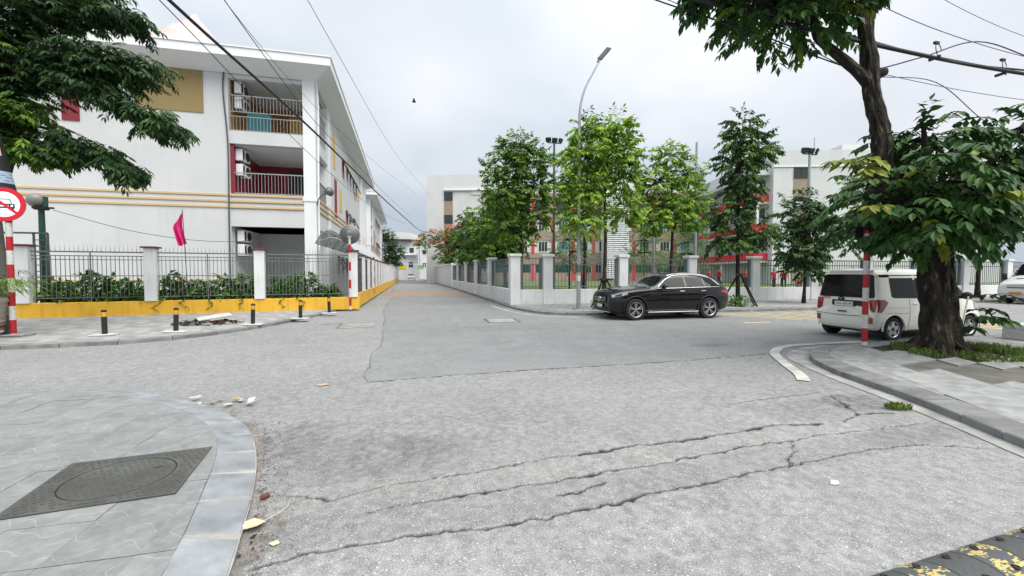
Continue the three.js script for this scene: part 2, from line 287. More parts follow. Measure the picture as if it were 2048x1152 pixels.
function roadAt(x, z, fine) {
  const wx = x + 0.08 * (fbm(x * 9, z * 9, 61, 4) - 0.5), wz = z + 0.09 * (fbm(x * 9, z * 9, 67, 4) - 0.5);
  let y = 0, c = 0.95 + 0.16 * (fbm(x * 0.5, z * 0.5, 71, 3) - 0.5) + 0.16 * (fbm(x * 2.3, z * 2.3, 73, 4) - 0.5);
  let warm = 0;
  if (fine) c += 0.30 * (vnoise(x * 21, z * 21, 79) - 0.5) * sstep(0.35, 0.65, fbm(x * 1.1, z * 1.1, 81, 2));
  const inP = resurfaced(x, z);
  if (inP) { y += 0.008; c *= 0.80; } else if (z < -8) c *= 1.04;
  if (z > -7.2) {
    const behindA = z > -3.5 - 0.03 * x, behindC = z > -2.68 - 0.07 * Math.max(0, x - 1);
    if (behindC) c *= 1.09; else if (z > -3.1 - 0.07 * Math.max(0, x - 1)) c *= 0.985; else if (behindA) { c *= 1.05; warm = 0.02; }
  }
  for (const [bx, bz, ax, az, k] of blotches) { const q = Math.hypot((wx - bx) / ax, (wz - bz) / az) + 0.55 * (fbm(x * 6, z * 6, 97, 4) - 0.5); if (q < 1) c *= 1 - k * sstep(1, 0.55, q) * (0.35 + 1.3 * vnoise(x * 38, z * 38, 99) * (0.4 + 1.2 * vnoise(x * 9, z * 9, 98))); }
  if (fine && z > -7 && x < 0.2) { const [d] = distPoly(x, z, kerbDirt), e = 0.05 + 0.30 * Math.pow(fbm(x * 4, z * 4, 111, 4), 2) * 2 - 0.10 * vnoise(x * 30, z * 30, 113); if (d < e) { const k = sstep(e, e * 0.55, d) * (0.55 + 0.45 * vnoise(x * 50, z * 50, 115)); c *= 1 - 0.30 * k * vnoise(x * 14, z * 14, 117) * 2; warm = Math.max(warm, 0.13 * k); } }
  if (fine && z > -7.4) for (const cr of cracks) {
    const b = cr.L; if (x < b[0][0] - 0.4 && x < b[b.length - 1][0] - 0.4) continue; if (!fine) continue;
    const [d, t] = distPoly(wx + 0.03 * (hash2(Math.floor(x * 45), Math.floor(z * 45), 101) - 0.5) + 0.03 * (vnoise(x * 22, z * 22, 102) - 0.5), wz, b), w = cr.w(t) * (0.2 + 1.3 * vnoise(x * 7, z * 7, 103)) * 0.7 + 0.004;
    if (d < w + 0.006) { const k = 1 - sstep(w * 0.6, w + 0.006, d); y -= cr.d * 0.55 * k; c *= 1 - 0.9 * k; }
  }
  return [y, c, warm];
}
function roadGrid(x0, x1, z0, z1, st, fine) {
  const nx = Math.round((x1 - x0) / st), nz = Math.round((z1 - z0) / st), n = (nx + 1) * (nz + 1), pos = new Float32Array(n * 3), col = new Float32Array(n * 3), uv = new Float32Array(n * 2), idx = [];
  for (let j = 0; j <= nz; j++) for (let i = 0; i <= nx; i++) {
    const k = j * (nx + 1) + i, x = lerp(x0, x1, i / nx), z = lerp(z0, z1, j / nz), [y, c, w] = roadAt(x, z, fine), edge = i === 0 || j === 0 || i === nx || j === nz;
    pos[3 * k] = x; pos[3 * k + 1] = edge ? Math.max(0, y) : y; pos[3 * k + 2] = z; col[3 * k] = c * (1 + w); col[3 * k + 1] = c; col[3 * k + 2] = c * (1 - w * 0.6); uv[2 * k] = x; uv[2 * k + 1] = z;
  }
  for (let j = 0; j < nz; j++) for (let i = 0; i < nx; i++) { const k = j * (nx + 1) + i; idx.push(k, k + nx + 1, k + 1, k + 1, k + nx + 1, k + nx + 2); }
  const g = new THREE.BufferGeometry(); g.setAttribute('position', new THREE.BufferAttribute(pos, 3)); g.setAttribute('color', new THREE.BufferAttribute(col, 3)); g.setAttribute('uv', new THREE.BufferAttribute(uv, 2)); g.setIndex(idx); g.computeVertexNormals();
  const lists = [[], []]; for (let q = 0; q < idx.length; q += 3) { const cx = (pos[3 * idx[q]] + pos[3 * idx[q + 1]] + pos[3 * idx[q + 2]]) / 3, cz = (pos[3 * idx[q] + 2] + pos[3 * idx[q + 1] + 2] + pos[3 * idx[q + 2] + 2]) / 3; const L = lists[resurfaced(cx, cz) ? 1 : 0]; L.push(idx[q], idx[q + 1], idx[q + 2]); }
  return lists.map((L) => { if (!L.length) return null; const h = g.clone(); h.setIndex(L); return h.toNonIndexed(); });
}
const stripAt = (L, x) => { let i = 0; while (i < L.length - 2 && x > L[i + 1][0]) i++; const [a, b] = [L[i], L[i + 1]]; return lerp(a[1], b[1], clamp((x - a[0]) / (b[0] - a[0]))); };
function resurfaced(x, z) { if (z > -6.4) return false; if (z < -8 && x > 0 && x < 8.9) return true; if (x < -1.6 || x > 20) return false; const px = x + 0.10 * (fbm(x * 3, z * 3, 91, 3) - 0.5); if (inside(px, z, patchPoly)) return true; return false; }
structure('ground', planarUV(new THREE.PlaneGeometry(900, 900).rotateX(-Math.PI / 2).translate(0, -0.06, -100)), M.pavFar);
const roadParts = [roadGrid(-2, 7, -7.6, -1.2, 0.016, true), roadGrid(-12, 16, -16.5, -7.6, 0.07, true), roadGrid(-12, -2, -7.6, -1.2, 0.4), roadGrid(7, 16, -7.6, -1.2, 0.4), roadGrid(-12, 16, -1.2, 8, 0.4), roadGrid(-60, -12, -16.5, 8, 0.5), roadGrid(16, 76, -16.5, 8, 0.5), roadGrid(-6, 8, -30, -16.5, 0.1), roadGrid(-6, 8, -100, -30, 0.5)];
structure('road', mergeGeometries(roadParts.map((p) => p[0]).filter(Boolean)), M.road);
const patchMesh = structure('resurfaced_road', mergeGeometries(roadParts.map((p) => p[1]).filter(Boolean)), M.roadFine);
{ const pos = [], P = []; for (let z = -6.62; z > -24; z -= 0.06) { let i = 0; const E = [[-6.62, -0.55], [-7.3, -0.62], [-8.24, -0.64], [-9.39, -0.63], [-10, -0.51], [-13.19, -0.64], [-15.27, -0.69], [-19.37, -0.91], [-24, -0.93]]; while (i < E.length - 2 && z < E[i + 1][0]) i++; const x = lerp(E[i][1], E[i + 1][1], (z - E[i][0]) / (E[i + 1][0] - E[i][0])); P.push([x - 0.10 * (fbm(x * 3, z * 3, 91, 3) - 0.5) + 0.03 * (vnoise(z * 9, 1, 5) - 0.5), z, 0.002 + 0.006 * vnoise(z * 5, 3, 6)]); } for (let i = 0; i < P.length - 1; i++) { const [a, b] = [P[i], P[i + 1]]; pos.push(a[0] - a[2], 0.013, a[1], a[0] + a[2], 0.013, a[1], b[0] + b[2], 0.013, b[1], a[0] - a[2], 0.013, a[1], b[0] + b[2], 0.013, b[1], b[0] - b[2], 0.013, b[1]); } const g = new THREE.BufferGeometry(); g.setAttribute('position', new THREE.Float32BufferAttribute(pos, 3)); g.computeVertexNormals(); mesh('tar_seam', planarUV(g), mat(0.15, 0.15, 0.15, 0.9, { map: concreteTex, side: THREE.DoubleSide }), patchMesh); }

function ribbon(pts, w, y, dash) { const P = smooth(pts.map(([x, z]) => [x, y, z]), 8), pos = []; for (let i = 0; i < P.length - 1; i++) { const a = P[i], b = P[i + 1], t = (i ? P[i - 1] : a).clone().sub(b), u = a.clone().sub(P[Math.min(i + 2, P.length - 1)]); const na = V(t.z, 0, -t.x).setLength(w / 2), nb = V(u.z, 0, -u.x).setLength(w / 2); const A = a.clone().add(na), B = a.clone().sub(na), C = b.clone().add(nb), D = b.clone().sub(nb); pos.push(A.x, y, A.z, C.x, y, C.z, B.x, y, B.z, B.x, y, B.z, C.x, y, C.z, D.x, y, D.z); } const g = new THREE.BufferGeometry(); g.setAttribute('position', new THREE.Float32BufferAttribute(pos, 3)); g.computeVertexNormals(); return planarUV(g); }
const resample = (pts, step) => { const c = new THREE.CatmullRomCurve3(pts.map(([x, z]) => V(x, 0, z)), false, 'centripetal'); const n = Math.max(2, Math.round(c.getLength() / step)); return c.getSpacedPoints(n).map((p) => [p.x, p.z]); };
const offsetLine = (L, d) => L.map((p, i) => { const a = L[Math.max(0, i - 1)], b = L[Math.min(L.length - 1, i + 1)], dx = b[0] - a[0], dz = b[1] - a[1], l = Math.hypot(dx, dz) || 1; return [p[0] - dz / l * d, p[1] + dx / l * d]; });
// one stone between outer edge a→b and inner edge c→d, tops at yo (outer) and yi (inner)
function kerbStone(a, b, c, d, yo, yi, gap, r, bev = 0.012) {
  const s = (p, q, g) => { const l = Math.hypot(q[0] - p[0], q[1] - p[1]) || 1, k = Math.min(0.3, g / 2 / l); return [[lerp(p[0], q[0], k), lerp(p[1], q[1], k)], [lerp(q[0], p[0], k), lerp(q[1], p[1], k)]]; };
  const [A, B] = s(a, b, gap), [C, D] = s(c, d, gap), j = () => rr(-0.004, 0.004, r);
  const top = [[A[0], yo + j(), A[1]], [B[0], yo + j(), B[1]], [D[0], yi + j(), D[1]], [C[0], yi + j(), C[1]]];
  const cx = (A[0] + B[0] + C[0] + D[0]) / 4, cz = (A[1] + B[1] + C[1] + D[1]) / 4;
  const inn = top.map(([x, y, z]) => { const l = Math.hypot(cx - x, cz - z), k = bev * 1.4 / l; return [lerp(x, cx, k), y, lerp(z, cz, k)]; });
  const low = top.map(([x, y, z]) => [x, y - bev, z]), bot = top.map(([x, , z]) => [x, -0.05, z]), pos = [];
  const q = (a1, b1, c1, d1) => pos.push(...a1, ...b1, ...c1, ...a1, ...c1, ...d1);
  q(inn[0], inn[1], inn[2], inn[3]);
  for (let i = 0; i < 4; i++) { const k = (i + 1) % 4; q(low[i], low[k], inn[k], inn[i]); q(bot[i], bot[k], low[k], low[i]); }
  const g = new THREE.BufferGeometry(); g.setAttribute('position', new THREE.Float32BufferAttribute(pos, 3)); g.computeVertexNormals();
  if (g.getAttribute('normal').getY(0) < 0) { for (let i = 0; i < pos.length; i += 9) for (let k = 0; k < 3; k++) { const t = pos[i + 3 + k]; pos[i + 3 + k] = pos[i + 6 + k]; pos[i + 6 + k] = t; } g.setAttribute('position', new THREE.Float32BufferAttribute(pos, 3)); g.computeVertexNormals(); }
  return planarUV(g, rr(0, 3, r), rr(0, 3, r));
}
function kerb(parent, outer, inner, step, yo, yi, gap, mats, seed, name = 'kerb_stone') {
  const O = resample(outer, step), n = O.length - 1, c = new THREE.CatmullRomCurve3(inner.map(([x, z]) => V(x, 0, z)), false, 'centripetal'), I = c.getSpacedPoints(n).map((p) => [p.x, p.z]), r = rng(seed);
  for (let i = 0; i < n; i++) mesh(name, kerbStone(O[i], O[i + 1], I[i], I[i + 1], yo, yi, gap * rr(0.6, 1.5, r), r), mats[Math.floor(r() * mats.length)], parent);
}
function clipConvex(subject, win) {                        // Sutherland–Hodgman: subject ∩ convex window
  let out = subject; const area = win.reduce((s, p, i) => { const q = win[(i + 1) % win.length]; return s + p[0] * q[1] - q[0] * p[1]; }, 0), sg = Math.sign(area);
  for (let i = 0; i < win.length && out.length; i++) {
    const a = win[i], b = win[(i + 1) % win.length], f = (p) => sg * ((b[0] - a[0]) * (p[1] - a[1]) - (b[1] - a[1]) * (p[0] - a[0])), inp = out; out = [];
    for (let k = 0; k < inp.length; k++) { const p = inp[k], q = inp[(k + 1) % inp.length], fp = f(p), fq = f(q); if (fp >= 0) out.push(p); if ((fp >= 0) !== (fq >= 0)) { const t = fp / (fp - fq); out.push([lerp(p[0], q[0], t), lerp(p[1], q[1], t)]); } }
  }
  const clean = out.filter((p, i) => { const q = out[(i + 1) % out.length]; return Math.hypot(p[0] - q[0], p[1] - q[1]) > 0.004; });
  return clean;
}
const polyArea = (P) => Math.abs(P.reduce((s, p, i) => { const q = P[(i + 1) % P.length]; return s + p[0] * q[1] - q[0] * p[1]; }, 0) / 2);
function paving(parent, region, o, ea, eb, na, nb, gap, y0, y1, mats, seed, skip, name = 'paving_slab') {
  const r = rng(seed), la = Math.hypot(...ea), lb = Math.hypot(...eb), ga = gap / la / 2, gb = gap / lb / 2;
  for (let i = na[0]; i < na[1]; i++) for (let j = nb[0]; j < nb[1]; j++) {
    const at = (s, t) => [o[0] + ea[0] * s + eb[0] * t, o[1] + ea[1] * s + eb[1] * t];
    const cell = [at(i + ga, j + gb), at(i + 1 - ga, j + gb), at(i + 1 - ga, j + 1 - gb), at(i + ga, j + 1 - gb)], mid = at(i + 0.5, j + 0.5);
    const sk = skip && skip(mid, cell); if (sk === true) continue;
    const P = clipConvex(region, cell); if (P.length < 3 || polyArea(P) < 0.012) continue;
    if (sk) { mesh(sk[0], prism(clipConvex(region, [at(i, j), at(i + 1, j), at(i + 1, j + 1), at(i, j + 1)]), y0, sk[2]), sk[1], parent); continue; }
    const k = Math.floor(r() * mats.length), g = prism(P, y0, y1 + rr(-0.002, 0.002, r), 0.004);
    if (mats[k].userData.byTile) { const p = g.getAttribute('position'), u = g.getAttribute('uv'); for (let q = 0; q < p.count; q++) { u.setXY(q, (p.getX(q) - cell[0][0]) / la + Math.floor(hash2(i, j, seed) * 4), (p.getZ(q) - cell[0][1]) / lb + Math.floor(hash2(j, i, seed + 1) * 4)); } }
    mesh(name, g, mats[k], parent);
  }
}

// near-left pavement: pale grey slabs with carved flowing veins, blue-grey kerb, iron cover
const veinTex = tex(1024, (u, v) => {
  const U = u * 4, W = v * 4, iu = Math.floor(U), iv = Math.floor(W), fu = U - iu, fv = W - iv, h = hash2(iu, iv, 5), flip = h > 0.5, a = flip ? fu : fv, b = flip ? fv : fu;
  const s = a * 2.6 + 0.30 * Math.sin(6.28 * (b * 1.15 + h)) + 0.12 * Math.sin(6.28 * (b * 2.3 + h * 3)) + h, f = s - Math.floor(s), line = Math.abs(f - 0.5) < 0.022 + 0.015 * vnoise(U * 6, W * 6, 7) ? 1 : 0;
  const gr = 0.76 + 0.10 * (hash2(u * 1024 | 0, v * 1024 | 0, 9) - 0.5) + 0.16 * (fbm(U * 3, W * 3, 11, 4) - 0.5) + 0.10 * (fbm(U * 14, W * 14, 12, 3) - 0.5) + 0.035 * (hash2(iu, iv, 15) - 0.5) + 0.085 * line;
  return [gr, gr * 1.003, gr * 0.997];
}); veinTex.repeat.set(0.25, 0.25);
const slabMats = [[0.375, 0.385, 0.388], [0.385, 0.395, 0.398], [0.365, 0.375, 0.378]].map(([r, g, b]) => { const m = mat(r, g, b, 0.82, { map: veinTex, bumpMap: veinTex, bumpScale: 0.004 }); m.userData.byTile = true; return m; });
{
  const outer = [[-30, -7.3], [-12, -7.25], [-5.26, -7.12], [-4.3, -7.0], [-3.56, -6.75], [-2.43, -5.94], [-1.64, -4.99], [-1.3, -4.21], [-1.09, -3.45], [-0.97, -2.82], [-0.9, -2.4], [-0.85, -1.4], [-0.85, 4]];
  const innerV = [[-5.2, -6.72], [-4.25, -6.6], [-3.2, -6.15], [-2.45, -5.48], [-1.86, -4.75], [-1.56, -4.06], [-1.38, -3.34], [-1.27, -2.84], [-1.2, -2.4], [-1.15, -1.4], [-1.15, 4]];
  const pav = structure('pavement', prism([...resample([[-30, -6.9], [-12, -6.85], ...innerV], 0.3), [-30, 4]], -0.05, 0.072), M.mortar);
  const region = [...resample([[-8.5, -6.8], ...innerV.slice(0, 9), [-1.16, -1.6]], 0.12), [-8.5, -1.6]];
  const lid = [[-2.41, -3.235], [-2.62, -4.06], [-1.67, -4.22], [-1.50, -3.415]];
  paving(pav, region, [-1.42 + 0.44, -2.69 + 0.44 * 3], [-0.44, 0], [0, -0.44], [-1, 17], [0, 13], 0.009, 0.05, 0.098, slabMats, 31, (m, c) => c.every((p) => inside(p[0], p[1], lid)));
  { const a = resample(outer.slice(2), 0.2), n = a.length - 1, ib = new THREE.CatmullRomCurve3(innerV.map(([x, z]) => V(x, 0, z)), false, 'centripetal').getSpacedPoints(n), pos = []; for (let i = 0; i < n; i++) { const p = (q, y) => [q[0], y, q[1]], c = (v) => [v.x, 0.088, v.z]; pos.push(...p(a[i], 0.026), ...p(a[i + 1], 0.026), ...c(ib[i + 1]), ...p(a[i], 0.026), ...c(ib[i + 1]), ...c(ib[i])); } const g = new THREE.BufferGeometry(); g.setAttribute('position', new THREE.Float32BufferAttribute(pos, 3)); g.computeVertexNormals(); mesh('kerb_mortar', planarUV(g), mat(0.42, 0.41, 0.38, 0.95, { map: concreteTex, side: THREE.DoubleSide }), pav); }
  kerb(pav, outer.slice(2, 11), innerV.slice(0, 9), 0.46, 0.035, 0.098, 0.032, [M.kerbBlueA, M.kerbBlueB], 33);
  kerb(pav, outer.slice(10), innerV.slice(8), 0.5, 0.035, 0.098, 0.02, [M.kerbBlueA, M.kerbBlueB], 34);
  // iron manhole cover set in a square plate
  const t = thing('manhole_cover', 'square cast iron manhole plate with a round cover, set in pale paving slabs', 'manhole cover', [-2.06, 0.1, -3.74], 0.12);
  const F = (g) => g;
  const h = 0.47;
  const ring = new THREE.Shape([new THREE.Vector2(-h, -h * 0.9), new THREE.Vector2(h, -h * 0.9), new THREE.Vector2(h, h * 0.9), new THREE.Vector2(-h, h * 0.9)]); ring.holes.push(new THREE.Path().absarc(0, 0, 0.335, 0, Math.PI * 2, true));
  mesh('plate', planarUV(moved(turned(new THREE.ExtrudeGeometry(ring, { depth: 0.006, bevelEnabled: false, curveSegments: 40 }), -Math.PI / 2), 0, 0.003, 0).toNonIndexed()), M.castIron, t);
  const cover = mesh('cover', planarUV(cyl(0.325, 0.325, 0.005, 0, 0.003, 0, 40).toNonIndexed()), M.castIron, t);
  const studs = [], r = rng(77);
  for (let i = -10; i <= 10; i++) for (let j = -10; j <= 10; j++) { const x = i * 0.044 + (j % 2 ? 0.022 : 0), z = j * 0.042, d = Math.hypot(x, z); if (Math.abs(x) > 0.45 || Math.abs(z) > 0.40) continue; if (d > 0.31 && d < 0.36) continue; if (r() < 0.12) continue; const g = box(0.026, 0.004, 0.014, 0, 0, 0); g.rotateY((i + j) % 2 ? 0.7 : -0.7); g.translate(x, 0.0095 + (d < 0.31 ? -0.001 : 0.001), z); studs.push(g); }
  const st = mesh('raised_tread', studs, M.castIron, t); st.userData.kind = 'stuff';
  mesh('groove', planarUV(moved(new THREE.RingGeometry(0.325, 0.335, 40).rotateX(-Math.PI / 2), 0, 0.0035, 0).toNonIndexed()), M.blackMatte, t);
  mesh('lifting_slot', box(0.07, 0.002, 0.014, 0.2, 0.0092, -0.1), M.blackMatte, t);
}
// far-left pavement in front of the yellow-based fence
const kerbFL = [[-45, -11.0], [-20, -11.1], [-8.24, -11.27], [-6.4, -11.42], [-5.4, -11.9], [-4.26, -13.52], [-3.1, -17.26], [-2.45, -22], [-2.17, -26.67], [-1.75, -45], [-1.42, -62.9], [-1.25, -92]];
{
  const L = resample(kerbFL, 0.6), inner = offsetLine(L, -0.22);
  const pav = structure('pavement', prism([...inner, [-4, -96], [-60, -96], [-60, -11.3]], -0.05, 0.092), M.pavFar);
  const a = resample(kerbFL.slice(2, 7), 0.25), b = offsetLine(a, -0.215);
  kerb(pav, a, b, 0.95, 0.088, 0.096, 0.02, [M.kerbGreyA, M.kerbGreyB], 41);
  for (const [s, e, n] of [[0, 3, 1.2], [6, 12, 1.2]]) { const q = resample(kerbFL.slice(s, e), 0.4); kerb(pav, q, offsetLine(q, -0.215), n, 0.088, 0.096, 0.02, [M.kerbGreyA, M.kerbGreyB], 43 + s); }
}
// far-right pavement in front of the white school fence
const kerbFR = [[4.0, -92], [4.45, -60], [4.62, -37.7], [4.6, -24], [4.58, -19.5], [4.75, -17.4], [5.25, -15.75], [6.2, -15.05], [7.4, -14.96], [9, -14.95], [17, -14.9], [22, -15.2], [28, -16.2], [34, -16.7], [72, -17.2]];
{
  const L = resample(kerbFR, 0.5), inner = offsetLine(L, -0.24);
  const pav = structure('pavement', prism([...inner, [72, -19.2], [4.85, -19.2], [4.85, -92]], -0.05, 0.118), M.pavFar);
  for (const [s, e] of [[0, 5], [4, 9], [8, 15]]) { const q = resample(kerbFR.slice(s, e), 0.3); kerb(pav, q, offsetLine(q, -0.235), e < 14 ? 0.8 : 1, 0.10, 0.124, 0.02, [M.kerbGreyA, M.kerbGreyB], 51 + s); }
  const region = [[5.2, -19.1], ...resample(kerbFR.slice(5, 11), 0.3).map(([x, z]) => [x + (x < 6 ? 0.3 : 0), z - 0.3]), [17, -19.1]];
  paving(pav, region, [4, -15], [0.5, 0], [0, -0.5], [0, 27], [0, 9], 0.012, 0.1, 0.132, [M.stoneA, M.stoneB, M.stoneC], 57);
}
// school yard behind the white fence: raised lawn
structure('lawn', planarUV(new THREE.PlaneGeometry(110, 44, 8, 8).rotateX(-Math.PI / 2).translate(60, 0.28, -41.5)), mat(0.12, 0.19, 0.05, 0.95, { map: concreteTex }));

// right island pavement under the big tree
const kerbI = [[4.55, 6], [4.75, 1], [5.05, -1.4], [5.47, -2.64], [5.84, -3.41], [6.21, -4.28], [6.62, -5.42], [7.3, -6.42], [8.5, -7.12], [10.2, -7.3], [16, -7.4], [40, -7.6]];
{
  const O = resample(kerbI, 0.25), inner = offsetLine(O, 0.30);
  const pav = structure('pavement', prism([...inner, [40, 6]], -0.05, 0.108), M.mortarDark);
  kerb(pav, kerbI.slice(2, 10), offsetLine(resample(kerbI.slice(2, 10), 0.2), 0.29), 0.52, 0.098, 0.142, 0.012, [M.kerbGreyA, M.kerbGreyB], 61);
  kerb(pav, kerbI.slice(9), offsetLine(resample(kerbI.slice(9), 0.3), 0.29), 0.9, 0.098, 0.142, 0.012, [M.kerbGreyA, M.kerbGreyB], 62);
  const pit = [[7.5, -5.16], [8.72, -5.30], [9.3, -4.2], [8.0, -3.62]], tree = [[9.05, -6.45], [10.4, -6.6], [10.9, -5.6], [10.5, -4.95], [8.9, -5.22]];
  const region = [...inner.filter((p) => p[1] < 0.5 && p[0] < 16).map(([x, z]) => [x, z]), [16, 0.5]];
  paving(pav, region, [6.14, -3.35], [0.235, -0.435], [0.57, -0.085], [-8, 10], [-2, 18], 0.009, 0.1, 0.137, [M.stoneA, M.stoneB, M.stoneC], 63, (m) => inside(m[0], m[1], tree) ? ['tree_pit_soil', M.soil, 0.126] : inside(m[0], m[1], pit) ? ['bare_concrete', M.concreteDark, 0.118] : false);
  // concrete gutter along the kerb
  const gO = resample([[4.75, -1.0], [5.2, -2.45], [5.55, -3.2], [5.92, -4.1], [6.2, -4.9], [6.6, -5.85], [7.1, -6.72], [8.2, -7.42], [9.6, -7.62]], 0.25), n = gO.length - 1;
  const cI = new THREE.CatmullRomCurve3(kerbI.slice(2, 10).map(([x, z]) => V(x, 0, z))).getSpacedPoints(n).map((p) => [p.x, p.z]), gpos = [];
  for (let i = 0; i < n; i++) { const [a, b, c, d] = [gO[i], gO[i + 1], cI[i + 1], cI[i]]; gpos.push(a[0], 0.008, a[1], d[0], 0.014, d[1], b[0], 0.008, b[1], b[0], 0.008, b[1], d[0], 0.014, d[1], c[0], 0.014, c[1]); }
  const gg = new THREE.BufferGeometry(); gg.setAttribute('position', new THREE.Float32BufferAttribute(gpos, 3)); gg.computeVertexNormals(); const gn = gg.getAttribute('normal'); if (gn.getY(0) < 0) { gg.index = null; for (let i = 0; i < gpos.length; i += 9) for (let k = 0; k < 3; k++) { const t = gpos[i + 3 + k]; gpos[i + 3 + k] = gpos[i + 6 + k]; gpos[i + 6 + k] = t; } gg.setAttribute('position', new THREE.Float32BufferAttribute(gpos, 3)); gg.computeVertexNormals(); }
  structure('gutter', planarUV(gg), M.concrete);
}
// painted markings
function marking(name, geo, m, label, category, group) { const o = mesh(name, geo, m); return tag(o, label, category, group); }
marking('kerb_line', ribbon([[10.4, -7.72], [9.0, -7.74], [8.0, -7.62], [7.2, -7.10], [6.55, -6.25], [6.0, -5.42], [5.74, -5.13]], 0.17, 0.016), M.roadWhite, 'curved white painted line around the kerb corner by the striped post', 'road marking');
marking('edge_line', ribbon([[4.05, -20.5], [4.12, -18.4], [4.45, -16.2], [5.05, -15.0], [6.3, -14.45], [7.0, -14.4]], 0.11, 0.012), M.roadWhite, 'thin white line hugging the kerb corner by the street lamp', 'road marking');
for (let k = 0; k < 9; k++) marking('hatch_stripe', ribbon([[11.7 + k * 0.62, -14.45], [12.35 + k * 0.62, -13.1], [13.0 + k * 0.62, -11.75]], 0.16, 0.012), M.roadYellow, 'slanted yellow stripe in the hatched box behind the white car', 'road marking', 'yellow hatched box stripes');
for (let k = 0; k < 5; k++) marking('hatch_stripe', ribbon([[15.4 + k * 0.75, -9.9], [16.3 + k * 0.75, -8.9], [17.2 + k * 0.75, -7.9]], 0.17, 0.012), M.roadYellow, 'yellow hatch stripe on the road near the low black frame', 'road marking', 'yellow stripes past the tree');
for (const [x, z] of [[10.5, -11.55], [22.7, -11.88]]) marking('centre_dash', ribbon([[x, z], [x + 0.5, z + 0.01], [x + 1.0, z + 0.02]], 0.12, 0.012), M.roadYellow, x < 15 ? 'short yellow centre dash between the two cars' : 'short yellow centre dash in front of the van', 'road marking');
for (const [z, w] of [[-31.6, 0.9], [-33.2, 0.5], [-35.4, 0.9]]) marking('rumble_band', ribbon([[-1.6, z - 0.6], [1.5, z], [4.3, z + 0.6]], w, 0.014), M.roadOrange, 'faded orange band painted across the side street', 'road marking', 'orange bands across the side street');
// access covers in the road
{
  const d = thing('drain_cover', 'pale concrete drain cover in a dark steel frame beside the street corner', 'drain cover', [3.12, 0.006, -14.05], -0.02);
  mesh('slab', chamferBox(0.92, 0.012, 0.95, 0.004, 0, 0.004, 0), M.concrete, d); mesh('frame', [box(1.08, 0.014, 0.06, 0, 0.003, -0.52), box(1.08, 0.012, 0.06, 0, 0.003, 0.52), box(0.06, 0.013, 0.98, -0.51, 0.003, 0), box(0.06, 0.013, 0.98, 0.51, 0.003, 0)], M.galvDark, d);
  const e = thing('drain_cover', 'flush pale concrete cover slab by the row of bollards', 'drain cover', [-1.42, 0.004, -13.8], 0.02);
  mesh('slab', chamferBox(0.95, 0.012, 1.1, 0.004, 0, 0.004, 0), mat(0.36, 0.355, 0.33, 0.9, { map: concreteTex }), e); mesh('joint', [box(1.5, 0.004, 0.05, -0.35, 0.002, -0.62), box(0.04, 0.004, 1.2, -0.53, 0.002, 0)], M.concreteDark, e);
}

// ───────────── left school and its fences ─────────────
function acUnit(parent, x, y, z, turn) {
  const g = new THREE.Group(); g.name = 'air_conditioner'; g.position.set(x, y, z); g.rotation.y = turn; parent.add(g);
  mesh('casing', chamferBox(0.86, 0.58, 0.32, 0.015), M.whiteTrim, g);
  mesh('fan_grille', [moved(turned(new THREE.CylinderGeometry(0.23, 0.23, 0.02, 24), Math.PI / 2), 0.14, 0, 0.165), box(0.16, 0.44, 0.012, -0.30, 0, 0.165)], M.blackMatte, g);
  mesh('bracket', [box(0.04, 0.04, 0.36, -0.3, -0.32, -0.02), box(0.04, 0.04, 0.36, 0.3, -0.32, -0.02)], M.galvDark, g);
}
function railing(parent, len, h, y, place, bars, m, midGap) {         // balcony railing along local x
  const g = new THREE.Group(); g.name = 'railing'; place(g); parent.add(g);
  mesh('rail', [box(len, 0.05, 0.05, len / 2, y + h, 0), box(len, 0.035, 0.035, len / 2, y + 0.06, 0), ...(midGap ? [box(len, 0.035, 0.035, len / 2, y + h * 0.55, 0), box(len, 0.035, 0.035, len / 2, y + h * 0.42, 0)] : [])], m, g);
  for (let i = 0; i <= bars; i++) mesh('baluster', midGap ? [box(0.018, h * 0.45, 0.018, len * i / bars, y + h * 0.775, 0), box(0.018, h * 0.42, 0.018, len * i / bars, y + h * 0.21, 0)] : box(0.018, h - 0.02, 0.018, len * i / bars, y + h / 2, 0), m, g);
}
function awning(parent, x, y, z, w, h) {                               // top-hung sash pushed open, on a wall that faces +x
  const g = new THREE.Group(); g.name = 'open_window'; g.position.set(x, y, z); g.rotation.z = 0.38; parent.add(g);
  mesh('sash_frame', [box(0.05, 0.05, w, 0, 0, 0), box(0.05, 0.05, w, 0, -h, 0), box(0.05, h, 0.05, 0, -h / 2, -w / 2), box(0.05, h, 0.05, 0, -h / 2, w / 2)], M.frameDark, g);
  mesh('pane', box(0.012, h - 0.06, w - 0.06, 0, -h / 2, 0), M.glass, g);
}
